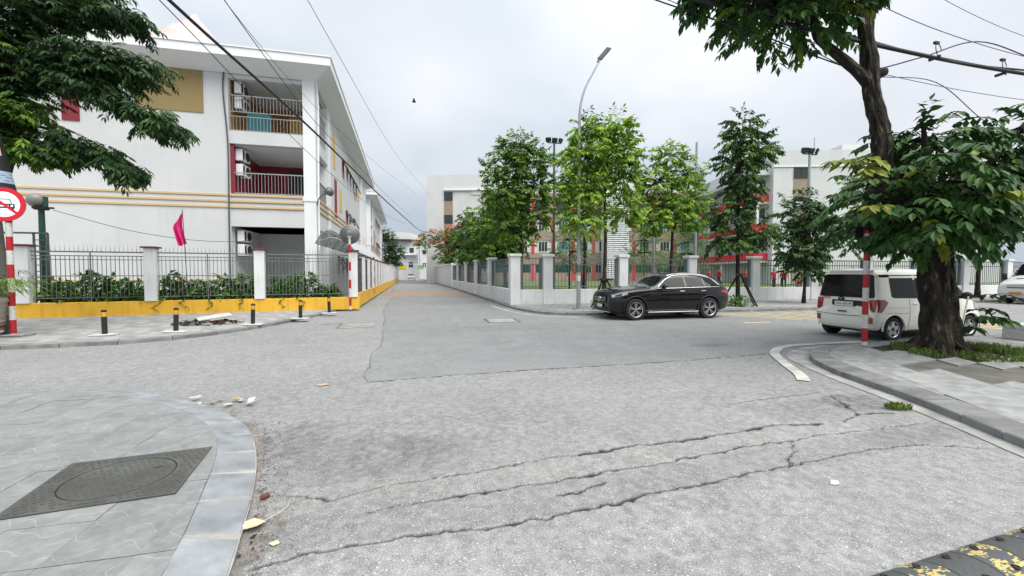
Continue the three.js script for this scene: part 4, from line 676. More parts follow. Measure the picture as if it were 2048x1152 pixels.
// pinnate spray: a drooping stalk with paired leaflets
function spray(Lv, o, dir, len, pairs, leafL, leafW, col, r, droop = 0.5, fine = false) {
  const d = dir.clone().normalize(); let p = o.clone(), q = d.clone(); const step = len / pairs;
  for (let k = 0; k < pairs; k++) {
    p = p.clone().addScaledVector(q, step); q.y -= droop / pairs; q.normalize();
    const s = q.clone().cross(UP); if (s.lengthSq() < 0.01) s.set(1, 0, 0); s.normalize();
    const sz = (0.72 + 0.5 * Math.sin(Math.PI * (k + 0.7) / (pairs + 0.6))) * rr(0.8, 1.15, r);
    for (const w of [-1, 1]) {
      const ld = q.clone().multiplyScalar(0.55).addScaledVector(s, w).add(V(rr(-0.2, 0.2, r), rr(-0.75, -0.1, r), rr(-0.2, 0.2, r))).normalize(), nrm = UP.clone().add(V(rr(-0.5, 0.5, r), 0, rr(-0.5, 0.5, r)));
      const t = rr(0.8, 1.25, r), c = [col[0] * t, col[1] * t, col[2] * t];
      Lv.leaf(p, ld, nrm, leafL * sz, leafW * sz, c, fine, rr(0.05, 0.38, r));
    }
  }
  Lv.leaf(p, q, UP, leafL, leafW, col, fine);
  return p;
}
const G_MID = [[0.065, 0.14, 0.022], [0.09, 0.18, 0.026], [0.05, 0.11, 0.022], [0.13, 0.23, 0.03], [0.04, 0.09, 0.022]];
const G_LIME = [[0.13, 0.24, 0.03], [0.18, 0.30, 0.04], [0.09, 0.18, 0.027], [0.23, 0.35, 0.05], [0.055, 0.125, 0.022]];
const G_DARK = [[0.024, 0.062, 0.02], [0.034, 0.080, 0.022], [0.018, 0.048, 0.018], [0.050, 0.105, 0.026]];
function makeTree(o) {                                     // o.base, o.trunk [[dx,y,dz]…], o.r0, o.lobes [[dx,y,dz, rx,ry,rz, n]…]
  const r = rng(o.seed), t = thing(o.name ?? 'street_tree', o.label, 'tree', o.base, 0, o.group), Lv = new Leaves();
  const tp = smooth(o.trunk, 6), n = tp.length; const tr = tp.map((_, i) => o.r0 * (1 - 0.72 * Math.pow(i / (n - 1), 0.8)) * (i < 3 ? 1 + 0.25 * (3 - i) / 3 : 1));
  const bark = [tube(tp, tr, 10, { lump: 0.25, seed: o.seed })], limbs = [];
  for (const [x, y, z, rx, ry, rz, ns] of o.lobes) {
    const c = V(x, y, z); let best = 0; for (let i = 0; i < n; i++) if (tp[i].y < y - ry * 0.35) best = i;
    const s = tp[best], mid = s.clone().lerp(c, 0.5).add(V(0, -0.1 * s.distanceTo(c), 0));
    limbs.push(tube(smooth([s, mid, c], 4), [0, 1, 2, 3, 4, 5, 6, 7, 8].map((k) => Math.max(0.012, tr[best] * 0.55 * (1 - k / 10))), 6));
    for (let k = 0; k < ns * (o.dens ?? 1); k++) {
      const d = randDir(r), q = Math.pow(r(), 0.42), lump = 0.75 + 0.5 * vnoise(d.x * 2 + 9 + x * 3, d.z * 2 + d.y * 2 + 9, o.seed), p = V(x + d.x * rx * q * lump, y + d.y * ry * q * lump, z + d.z * rz * q * lump);
      const out = V(d.x, d.y * 0.7 + 0.2, d.z).add(randDir(r).multiplyScalar(0.8));
      const col = o.cols[Math.floor(Math.pow(r(), 1.1) * o.cols.length)];
      spray(Lv, p, out, o.sl * rr(0.75, 1.2, r), o.pairs, o.ll, o.lw, col, r, o.droop ?? 0.7, o.fine);
      if (k % 4 === 0) limbs.push(tube([c.clone().lerp(p, 0.15), c.clone().lerp(p, 0.6).add(V(0, -0.05, 0)), p], [0.02, 0.012, 0.006], 4));
    }
  }
  mesh('trunk', bark, o.bark, t); mesh('branches', limbs, o.bark, t);
  const cr = mesh('crown', Lv.geo(), o.leafMat ?? M.leaf, t);
  if (o.flowers) { const F = new Leaves(); for (let k = 0; k < o.flowers; k++) { const [x, y, z, rx, ry, rz] = o.lobes[Math.floor(r() * o.lobes.length)], d = randDir(r, 0, 1), p = V(x + d.x * rx * 1.05, y + d.y * ry * 1.05, z + d.z * rz * 1.05); const c = [[0.55, 0.05, 0.03], [0.62, 0.13, 0.06], [0.48, 0.03, 0.03]][k % 3]; for (let m = 0; m < 9; m++) F.leaf(p.clone().add(randDir(r).multiplyScalar(0.22)), randDir(r, -0.2, 0.8), UP, 0.24, 0.2, c); } mesh('blossom', F.geo(), M.leaf, t); }
  if (o.stakes) for (const [a, h] of o.stakes) mesh('support_stake', rod([Math.cos(a) * 0.75, 0, Math.sin(a) * 0.75], [Math.cos(a) * 0.08, h, Math.sin(a) * 0.08], 0.035, 6), M.wood, t);
  if (o.stakes) mesh('stake_tie', [box(0.62, 0.07, 0.05, 0.05, o.stakes[0][1] - 0.05, 0.14)], M.wood, t);
  return t;
}
const leafy = { sl: 0.46, pairs: 5, ll: 0.215, lw: 0.105, dens: 1.9, droop: 0.6 };
makeTree({ ...leafy, seed: 101, base: [5.95, 0.25, -22.0], label: 'leafy green tree just inside the fence corner by the lamp', group: 'young trees inside the white fence', trunk: [[0, 0, 0], [0.03, 2, 0], [-0.05, 4.2, 0], [0.05, 6.6, 0.05]], r0: 0.10, bark: M.barkMid, cols: G_MID, lobes: [[-0.8, 3.7, 0.1, 0.85, 0.6, 1.0, 50], [0.9, 4.3, -0.1, 0.85, 0.7, 1.0, 55], [-0.9, 5.3, 0, 0.95, 0.75, 1.0, 65], [0.7, 5.9, 0, 1.0, 0.75, 1.0, 70], [-0.8, 6.8, 0, 1.0, 0.75, 0.95, 66], [0.7, 7.2, 0, 1.0, 0.7, 0.9, 62], [-0.1, 7.9, 0, 0.85, 0.5, 0.8, 42]] });
makeTree({ ...leafy, seed: 102, base: [7.95, 0.13, -16.35], label: 'staked young tree with lime green top on the pavement in front of the black car', group: undefined, trunk: [[0, 0, 0], [0.02, 1.2, 0], [0.06, 2.8, 0], [0.0, 4.6, 0.04], [0.1, 6.4, 0]], r0: 0.115, bark: M.barkPale, cols: G_LIME, lobes: [[0.95, 4.0, 0, 0.6, 0.42, 0.7, 30], [-1.1, 3.6, 0.1, 0.65, 0.5, 0.7, 36], [-1.0, 5.0, -0.1, 0.75, 0.6, 0.7, 48], [0.75, 5.4, 0.1, 0.65, 0.55, 0.7, 42], [-0.8, 6.2, 0, 0.9, 0.6, 0.75, 54], [0.8, 6.5, 0, 0.8, 0.6, 0.7, 46], [-0.6, 7.2, 0, 0.7, 0.5, 0.6, 34], [0.5, 7.4, 0, 0.65, 0.45, 0.55, 28]], stakes: [[0.4, 1.25], [2.6, 1.3], [4.4, 1.2]] });
makeTree({ ...leafy, seed: 103, base: [10.4, 0.25, -24.0], label: 'dark-trunked tree inside the fence behind the street lamp', group: undefined, trunk: [[0, 0, 0], [0.03, 2.5, 0], [-0.1, 5, 0], [0, 7.2, 0]], r0: 0.13, bark: M.barkDark, cols: G_MID, lobes: [[0.6, 5.0, 0, 0.9, 0.6, 1.0, 40], [-0.7, 5.7, 0, 1.1, 0.8, 1.1, 60], [0.2, 7.0, 0, 1.3, 1.2, 1.2, 90], [-0.1, 8.6, 0, 0.8, 0.8, 0.8, 36]] });
makeTree({ ...leafy, seed: 104, base: [15.6, 0.25, -23.0], label: 'round light green tree rising behind the roof of the black car', group: undefined, trunk: [[0, 0, 0], [0.0, 2, 0], [0.05, 4, 0], [-0.05, 6.8, 0]], r0: 0.14, bark: M.barkDark, cols: G_LIME, lobes: [[-1.2, 4.4, 0.1, 0.9, 0.6, 1.1, 46], [1.2, 4.6, 0, 0.95, 0.65, 1.1, 52], [-0.5, 5.3, 0, 1.4, 0.9, 1.2, 90], [1.2, 5.9, 0, 1.1, 0.85, 1.1, 70], [-1.0, 6.8, 0, 1.15, 0.8, 1.0, 68], [0.9, 7.4, 0, 1.1, 0.75, 1.0, 62], [-0.2, 8.4, 0, 1.0, 0.6, 0.9, 44]] });
makeTree({ ...leafy, sl: 0.6, pairs: 7, dens: 1.25, seed: 105, base: [14.4, 0.13, -16.2], label: 'tall dark green staked tree on the pavement behind the black car', group: undefined, droop: 0.95, trunk: [[0, 0, 0], [-0.05, 1.2, 0], [-0.12, 3.2, 0.05], [-0.1, 5.2, 0], [0.05, 7.4, 0]], r0: 0.12, bark: M.barkMid, cols: [...G_DARK, G_MID[0]], lobes: [[-0.6, 2.9, 0, 0.8, 0.45, 0.8, 40], [0.85, 3.2, 0.1, 0.8, 0.5, 0.8, 42], [-0.6, 4.2, 0, 0.75, 0.55, 0.7, 40], [0.15, 5.1, 0, 0.7, 0.7, 0.7, 48], [0.75, 6.9, 0, 0.75, 0.45, 0.7, 36], [-0.1, 6.2, 0, 0.75, 0.7, 0.7, 52], [0.0, 7.3, 0, 0.6, 0.6, 0.6, 42], [0.05, 8.05, 0, 0.4, 0.35, 0.4, 18]], stakes: [[0.9, 1.45], [0.2, 1.4], [3.9, 1.3]] });
for (const [k, x, z, h, w, lab, cols] of [[0, 6.5, -28, 6.9, 1.5, 'bushy green tree overhanging the first panels of the side fence', G_MID], [1, 6.6, -33, 6.9, 1.7, 'broad green tree further up behind the side fence', G_MID], [2, 6.7, -39.5, 7.2, 1.9, 'dense green tree at the end of the side fence', [...G_MID, G_DARK[3]]], [3, 6.8, -47, 7.6, 2.0, 'dark green tree behind the start of the blank wall', [...G_DARK, G_MID[0]]]])
  makeTree({ ...leafy, sl: 0.52, ll: 0.25, lw: 0.125, seed: 110 + k, base: [x, 0.25, z], label: lab, group: 'trees behind the side street fence', trunk: [[0, 0, 0], [-0.1, 2, 0.1], [-0.2, h * 0.55, 0.1], [-0.2, h * 0.8, 0]], r0: 0.13, bark: M.barkDark, cols, lobes: [[-0.7, h * 0.42, 0.3, w * 0.75, 1.0, w * 0.8, 60], [0.6, h * 0.5, -0.3, w * 0.8, 1.1, w * 0.8, 65], [-0.5, h * 0.66, 0.2, w * 0.85, 1.1, w * 0.85, 75], [0.3, h * 0.8, 0, w * 0.75, 1.0, w * 0.75, 60], [-0.3, h * 0.95, 0, w * 0.4, 0.6, w * 0.4, 20]] });
makeTree({ ...leafy, ll: 0.26, lw: 0.12, sl: 0.6, seed: 121, base: [6.6, 0.1, -62], name: 'flame_tree', label: 'spreading tree with red and orange blossom over the blank side street wall', trunk: [[0, 0, 0], [-0.2, 2.5, 0], [-0.6, 4.5, 0.2], [-1, 6, 0.3]], r0: 0.16, bark: M.barkMid, cols: G_MID, lobes: [[-0.3, 3.8, 0, 2.2, 0.9, 2, 70], [-2.6, 6.6, 0.3, 2.0, 0.7, 1.8, 44], [0.4, 7.4, 0, 2, 0.8, 1.8, 40], [-0.6, 5.4, 0, 2, 0.9, 1.9, 60], [-4.0, 5.6, 0.4, 1.5, 0.6, 1.3, 26]], flowers: 130 });
makeTree({ ...leafy, seed: 131, base: [18.9, 0.13, -17.0], label: 'dark shrubby tree on the pavement beyond the white car', trunk: [[0, 0, 0], [0.05, 1.4, 0], [0, 3, 0]], r0: 0.09, bark: M.barkDark, cols: G_DARK, lobes: [[-0.3, 2.5, 0, 1.1, 0.7, 1.0, 66], [0.3, 3.5, 0, 1.3, 0.8, 1.1, 80], [-0.1, 4.5, 0, 1.0, 0.7, 0.9, 55], [0.1, 1.75, 0, 0.7, 0.45, 0.7, 28]] });
makeTree({ ...leafy, seed: 132, base: [24.3, 0.13, -18.0], label: 'full green street tree half hidden behind the big dark trunk', trunk: [[0, 0, 0], [0, 2, 0], [0.1, 4.5, 0]], r0: 0.12, bark: M.barkDark, cols: [...G_DARK, ...G_MID], lobes: [[-0.8, 3.6, 0, 1.4, 0.9, 1.3, 66], [0.9, 4.0, 0, 1.4, 1.0, 1.3, 70], [0, 5.4, 0, 1.6, 1.1, 1.4, 80], [0.2, 6.6, 0, 1.0, 0.8, 1.0, 36]] });
makeTree({ ...leafy, seed: 133, base: [33.0, 0.13, -18.2], label: 'wide green street tree standing beside the parked bicycles', trunk: [[0, 0, 0], [0, 2, 0], [0.1, 4.5, 0]], r0: 0.14, bark: M.barkDark, cols: [...G_DARK, ...G_MID], lobes: [[-1.4, 4.2, 0, 1.9, 1.1, 1.6, 80], [1.2, 4.4, 0, 1.9, 1.2, 1.6, 80], [0, 6.0, 0, 2.0, 1.3, 1.6, 85], [-1.8, 5.5, 0.4, 1.2, 0.9, 1.2, 40]] });
makeTree({ ...leafy, ll: 0.3, lw: 0.14, sl: 0.7, seed: 134, base: [-3.4, 0.1, -86.5], label: 'dense dark evergreen at the far end of the yellow-based wall', trunk: [[0, 0, 0], [0.2, 2.5, 0], [0.4, 6, 0]], r0: 0.2, bark: M.barkDark, cols: G_DARK, lobes: [[0.6, 3.5, 0, 1.8, 1.2, 1.6, 85], [1.2, 5.2, 0, 2.0, 1.4, 1.8, 110], [0.2, 7.2, 0, 1.8, 1.5, 1.7, 95], [0, 8.8, 0, 1.1, 0.9, 1.1, 40]] });
for (const [k, x, z, lab] of [[0, 12.6, -32, 'small tiered pale green tree on the lawn, nearer the street lamp'], [1, 19.2, -32, 'small tiered pale green tree on the lawn by the louvred stair screen'], [2, 24.0, -33, 'small tiered pale green tree on the lawn left of the galleries with red parapets']])
  makeTree({ ...leafy, ll: 0.17, lw: 0.06, sl: 0.7, pairs: 7, seed: 141 + k, base: [x, 0.28, z], name: 'tiered_tree', label: lab, trunk: [[0, 0, 0], [0, 2.5, 0], [0, 6, 0]], r0: 0.07, bark: M.barkMid, droop: 0.25, cols: [[0.07, 0.15, 0.06], [0.09, 0.19, 0.06], [0.06, 0.13, 0.06]], lobes: [[0, 2.0, 0, 1.7, 0.2, 1.7, 55], [0, 3.0, 0, 1.5, 0.2, 1.5, 50], [0, 4.0, 0, 1.25, 0.2, 1.25, 42], [0, 5.0, 0, 0.9, 0.2, 0.9, 28], [0, 5.8, 0, 0.5, 0.2, 0.5, 12]] });

// big twin-trunked tree on the island: large glossy leaflets, the sprays that show largest are parts of their own
{
  const t = thing('island_tree', 'big dark twin-trunked tree with large glossy leaves beside the white car', 'tree', [9.95, 0.12, -6.05]), r = rng(201);
  const sm = (a) => smooth(a, 8), taper = (pts, a, b, p = 1) => pts.map((_, i) => lerp(a, b, Math.pow(i / (pts.length - 1), p)));
  const base = new THREE.Group();
  const s1 = sm([[-0.16, -0.15, 0.05], [-0.16, 0.4, 0.05], [-0.2, 1.2, 0.04], [-0.3, 1.8, 0.02], [-0.62, 2.35, -0.05], [-1.1, 2.85, -0.12], [-1.25, 3.4, -0.16], [-1.32, 4.1, -0.2], [-1.5, 4.9, -0.26], [-1.58, 5.8, -0.3], [-1.72, 7.0, -0.35], [-1.85, 8.6, -0.4]]);
  const s2 = sm([[0.2, -0.15, -0.02], [0.2, 0.5, -0.02], [0.17, 1.2, -0.04], [0.16, 1.9, -0.08], [0.25, 2.6, -0.12], [0.5, 3.3, -0.1], [0.75, 3.9, 0]]);
  const flare = (i) => (i < 8 ? 1 + 0.5 * Math.pow((8 - i) / 8, 2) : 1);
  const r1 = s1.map((p, i) => (p.y < 1.9 ? 0.215 : p.y < 3.2 ? 0.165 : lerp(0.155, 0.085, clamp((p.y - 3.2) / 5.4))) * flare(i));
  const r1s = r1.map((v, i) => (r1[Math.max(0, i - 3)] + r1[Math.max(0, i - 1)] + v + r1[Math.min(r1.length - 1, i + 3)]) / 4);
  mesh('trunk', tube(s1, r1s, 28, { lump: 0.75, seed: 3, uvr: 0.25 }), M.barkDark, t);
  mesh('trunk', tube(s2, s2.map((_, i) => lerp(0.205, 0.075, Math.pow(i / (s2.length - 1), 1.6)) * flare(i)), 28, { lump: 0.75, seed: 5, uvr: 0.25 }), M.barkDark, t);
  for (const a of [0.3, 1.4, 2.3, 3.4, 4.4, 5.5]) mesh('root', tube(smooth([[Math.cos(a) * 0.2, 0.28, Math.sin(a) * 0.15], [Math.cos(a) * 0.48, 0.09, Math.sin(a) * 0.34], [Math.cos(a) * 0.8, -0.03, Math.sin(a) * 0.6]], 4), [0.12, 0.11, 0.1, 0.09, 0.08, 0.065, 0.05, 0.04, 0.02], 8, { lump: 0.4, seed: a * 9 }), M.barkDark, t);
  const L1 = sm([[-1.5, 4.95, -0.26], [-1.85, 5.25, -0.3], [-2.3, 5.55, -0.35], [-2.62, 5.8, -0.4], [-2.72, 6.15, -0.42], [-3.1, 6.4, -0.45], [-3.7, 6.7, -0.5]]);
  mesh('limb', tube(L1, taper(L1, 0.105, 0.035), 10, { lump: 0.35, seed: 7 }), M.barkDark, t);
  mesh('cut_stub', tube([[-1.45, 5.15, -0.24], [-1.36, 5.2, -0.2], [-1.28, 5.22, -0.18]], [0.10, 0.09, 0.075], 10), M.barkDark, t);
  const limbs = [[[0.2, 2.3, -0.1], [0.8, 2.75, 0.1], [1.5, 3.05, 0.3], [2.2, 3.15, 0.4]], [[0.3, 2.7, -0.1], [0.5, 3.4, 0.3], [1.0, 4.1, 0.5], [1.5, 4.5, 0.5]], [[-0.62, 2.35, -0.05], [-0.9, 2.5, 0.2], [-1.6, 2.75, 0.35], [-2.3, 2.95, 0.4]], [[-0.3, 1.8, 0], [-0.8, 2.2, 0.4], [-1.5, 2.3, 0.7], [-2.1, 2.25, 0.8]], [[0.2, 2.4, -0.1], [0.1, 3.0, -0.6], [0.3, 3.5, -1.1], [0.6, 3.8, -1.5]], [[0.2, 2.2, 0], [0.9, 2.3, 0.5], [1.6, 2.3, 0.8], [2.3, 2.15, 0.9]], [[-1.1, 2.85, -0.12], [-0.7, 3.3, 0.2], [-0.3, 3.7, 0.3], [0.2, 3.9, 0.3]], [[1.0, 4.1, 0.5], [1.5, 4.3, 0.5], [1.9, 4.5, 0.5], [2.15, 4.8, 0.5]], [[-0.7, 3.3, 0.2], [-0.8, 3.7, 0.2], [-0.85, 4.0, 0.2], [-0.9, 4.2, 0.2]]];
  for (const q of limbs) { const p = sm(q); mesh('limb', tube(p, taper(p, 0.075, 0.02), 8, { lump: 0.3, seed: 11 }), M.barkDark, t); }
  // sprays
  const cols = [[0.030, 0.085, 0.020], [0.042, 0.105, 0.022], [0.024, 0.066, 0.020], [0.035, 0.09, 0.022], [0.060, 0.135, 0.025], [0.030, 0.08, 0.022], [0.17, 0.21, 0.025]];
  const lobes = [[-0.5, 3.45, 0.1, 1.0, 0.6, 1.1, 110], [0.5, 3.6, -0.2, 0.9, 0.55, 1.0, 80], [1.3, 3.5, 0.2, 0.9, 0.6, 1.0, 95], [-0.9, 3.95, 0.2, 0.6, 0.35, 0.6, 30], [2.1, 4.4, 0.5, 0.3, 0.35, 0.3, 12], [-1.4, 3.0, 0.3, 1.1, 0.55, 0.9, 100], [2.0, 3.15, 0.4, 1.1, 0.6, 1.0, 95], [0.9, 2.55, 0.6, 1.2, 0.45, 0.9, 80], [-1.3, 2.4, 0.6, 0.95, 0.42, 0.7, 66], [1.5, 4.15, 0.5, 0.75, 0.45, 0.7, 46], [0.1, 3.0, -1.0, 1.3, 0.8, 0.8, 90], [0.3, 2.6, 0.2, 0.9, 0.4, 0.9, 50], [2.9, 2.75, 0.5, 0.7, 0.5, 0.7, 44], [-0.7, 2.45, 0.3, 0.8, 0.4, 0.7, 50],
    [-3.1, 6.35, -0.4, 0.95, 0.6, 0.9, 130], [-3.95, 6.45, -0.5, 0.85, 0.65, 0.8, 105], [-2.75, 6.9, -0.4, 0.85, 0.7, 1.0, 110], [-3.4, 7.3, -0.5, 1.2, 0.7, 1.1, 120], [-4.45, 6.95, -0.5, 0.6, 0.55, 0.6, 44]];
  const far = new Leaves(), stalks = [], singles = [], camL = V(-9.95, 1.5, 6.05);
  for (const [x, y, z, rx, ry, rz, n] of lobes) for (let k = 0; k < n * 1.25; k++) {
    const d = randDir(r), q = Math.pow(r(), 0.4), p = V(x + d.x * rx * q, y + d.y * ry * q, z + d.z * rz * q), out = V(d.x, d.y * 0.3 + 0.05, d.z).add(randDir(r).multiplyScalar(0.45)), col = cols[Math.floor(r() * r() * 1.02 * cols.length * 1.15) % cols.length];
    const len = rr(0.42, 0.62, r), gap = vnoise(p.x * 1.9 + p.z * 0.8 + 20, p.y * 2.3 - p.z * 0.6 + 20, 77); if (gap < 0.33) continue; const facing = p.clone().sub(V(x, y, z)).normalize().dot(camL.clone().sub(p).normalize()), shows = q > 0.55 && facing > 0.1;
    const use = shows && singles.length < 300 ? null : far;
    if (use) spray(far, p, out, len, 6, 0.195, 0.088, col, r, 0.9, shows);
    else { const one = new Leaves(); spray(one, V(0, 0, 0), out, len, 6, 0.20, 0.09, col, r, 0.9, true); const m = mesh('leaf_spray', one.geo(), M.leafGloss, t); m.position.copy(p); singles.push(m); }
    if (k % 3 === 0) stalks.push(tube([V(x, y, z).lerp(p, 0.2), V(x, y, z).lerp(p, 0.7), p.clone().addScaledVector(out.clone().normalize(), len * 0.6).add(V(0, -0.06, 0))], [0.014, 0.009, 0.004], 4));
  }
  for (const [x, y, z, dx, dz] of [[-2.2, 3.15, 0.45, -0.9, 0.3], [-2.3, 2.55, 0.7, -0.95, 0.2], [-2.25, 3.4, 0.3, -0.9, -0.2]]) { const one = new Leaves(); spray(one, V(0, 0, 0), V(dx, 0.15, dz), 0.66, 8, 0.23, 0.10, [0.15, 0.18, 0.022], r, 0.4, true); const m = mesh('leaf_spray', one.geo(), M.leafGloss, t); m.position.set(x, y, z); }
  mesh('twigs', stalks, M.barkDark, t);
  stuff('foliage', far.geo(), M.leafGloss, t);
  // a young shoot from the foot of the trunk
  const sh = new Leaves(), r3 = rng(5); for (const [a, l, y] of [[0.2, 0.75, 0.75], [0.9, 0.6, 0.55], [-0.4, 0.55, 0.4], [1.6, 0.5, 0.6], [0.5, 0.85, 1.0]]) spray(sh, V(0.4, y, 0.2), V(Math.cos(a), 0.35, Math.sin(a) * 0.6), l, 5, 0.22, 0.09, cols[Math.floor(r3() * 5)], r3, 0.8, true);
  mesh('sucker_shoot', [sh.geo(), tube([[0.28, 0, 0.1], [0.36, 0.5, 0.16], [0.42, 1.05, 0.2]], 0.014, 5)], M.leafGloss, t);
}
// feathery dark tree over the left of the street
{
  const t = thing('feathery_tree', 'dark feathery-leaved tree leaning out over the left pavement beside the ad-covered pole', 'tree', [-11.2, 0.1, -15.1]), r = rng(301), Lv = new Leaves(), geo = [];
  const tp = smooth([[0, -0.1, 0], [0.05, 1.5, 0.1], [0.25, 3.2, 0.2], [0.75, 4.6, 0.3], [0.9, 6.2, 0.3]], 6); mesh('trunk', tube(tp, tp.map((_, i) => 0.2 - 0.1 * i / tp.length), 12, { lump: 0.35, seed: 2 }), M.barkDark, t);
  // feather: bipinnate frond, side fronds of small leaflets
  const feather = (o, dir, len, col) => { let p = o.clone(), q = dir.clone().normalize(); const K = 8; for (let k = 0; k < K; k++) { p = p.clone().addScaledVector(q, len / K); q.y -= 0.11; q.normalize(); const s = q.clone().cross(UP).normalize(); for (const w of [-1, 1]) { const sd = q.clone().multiplyScalar(0.55).addScaledVector(s, w).add(V(0, rr(-0.5, 0, r), 0)).normalize(); const L = len * 0.36 * Math.sin(Math.PI * (k + 1.3) / (K + 2)); const c = rr(0.8, 1.2, r); Lv.leaf(p, sd, UP, L, L * 0.36, [col[0] * c, col[1] * c, col[2] * c], false, 0.25); } } Lv.leaf(p, q, UP, len * 0.2, len * 0.06, col); };
  const cD = [[0.020, 0.054, 0.020], [0.028, 0.070, 0.024], [0.015, 0.042, 0.018], [0.042, 0.092, 0.026]], cB = [[0.09, 0.18, 0.022], [0.06, 0.13, 0.02], [0.14, 0.24, 0.028], [0.04, 0.09, 0.02]];
  const limb = (pts, r0, ff, n, len, cols, spread) => { const P = smooth(pts, 5); geo.push(tube(P, P.map((_, i) => Math.max(0.008, r0 * (1 - i / P.length))), 6)); for (let k = 0; k < n * 5; k++) { const i = Math.floor(lerp(ff, 1, Math.pow(r(), 0.75)) * (P.length - 1)), a = P[i], dir = P[Math.min(P.length - 1, i + 1)].clone().sub(P[Math.max(0, i - 1)]).normalize().multiplyScalar(0.7).add(randDir(r, -0.5, 0.5).multiplyScalar(1)); const p = a.clone().add(randDir(r, -0.5, 0.5).multiplyScalar(spread * Math.sqrt(r()))); if (k % 2) geo.push(tube([a, a.clone().lerp(p, 0.6).add(V(0, 0.04, 0)), p], [0.012, 0.008, 0.004], 4)); { const cc = cols[Math.floor(r() * cols.length)]; k % 3 ? spray(Lv, p, dir, len * 0.75 * rr(0.7, 1.2, r), 6, 0.19, 0.062, cc, r, 0.95) : feather(p, dir, len * 0.7 * rr(0.7, 1.2, r), cc); } } };
  limb([[0.9, 6.2, 0.3], [1.8, 6.9, 0.6], [3.0, 7.2, 1.0], [4.3, 7.0, 1.2]], 0.08, 0.1, 130, 0.62, cD, 0.8);
  limb([[0.9, 6.0, 0.3], [2.0, 6.6, 0.9], [3.3, 6.4, 1.4], [4.6, 5.7, 1.6], [5.3, 5.25, 1.7]], 0.07, 0.15, 80, 0.52, cD, 0.5);
  limb([[0.8, 5.2, 0.3], [1.7, 5.4, 0.8], [2.8, 5.0, 1.2], [3.7, 4.5, 1.3], [4.2, 4.1, 1.35]], 0.05, 0.3, 42, 0.5, cD, 0.35);
  limb([[0.7, 4.7, 0.3], [1.4, 4.9, 0.6], [2.2, 4.7, 0.9], [3.2, 4.75, 1.0]], 0.045, 0.1, 50, 0.5, cD, 0.55);
  limb([[0.9, 6.2, 0.3], [1.2, 7.4, 0.6], [1.9, 8.6, 0.9], [3.2, 9.2, 1.2]], 0.07, 0.1, 120, 0.62, cD, 0.9);
  limb([[0.9, 6.2, 0.3], [0.6, 7.4, 0.6], [0.5, 8.6, 0.8], [0.8, 9.8, 1.0]], 0.07, 0.05, 90, 0.62, cD, 0.9);
  limb([[1.9, 8.0, 0.9], [3.2, 8.4, 1.3], [4.2, 8.2, 1.6]], 0.04, 0.1, 60, 0.6, cD, 0.6);
  limb([[0.7, 4.8, 0.3], [0.5, 5.3, 0.6], [0.9, 5.6, 0.9], [1.6, 5.8, 1.0]], 0.05, 0.1, 90, 0.48, cB, 0.8);
  limb([[0.7, 4.8, 0.3], [1.0, 5.0, 0.6], [1.7, 4.8, 0.8], [2.4, 4.7, 0.9]], 0.05, 0.1, 70, 0.46, cB, 0.6);
  limb([[0.6, 5.4, 0.4], [0.4, 6.3, 0.6], [0.7, 7.0, 0.8], [1.3, 7.3, 0.9]], 0.05, 0.1, 70, 0.5, [...cB, ...cD], 0.8);
  mesh('branches', geo, M.barkDark, t); mesh('crown', Lv.geo(), M.leaf, t);
}

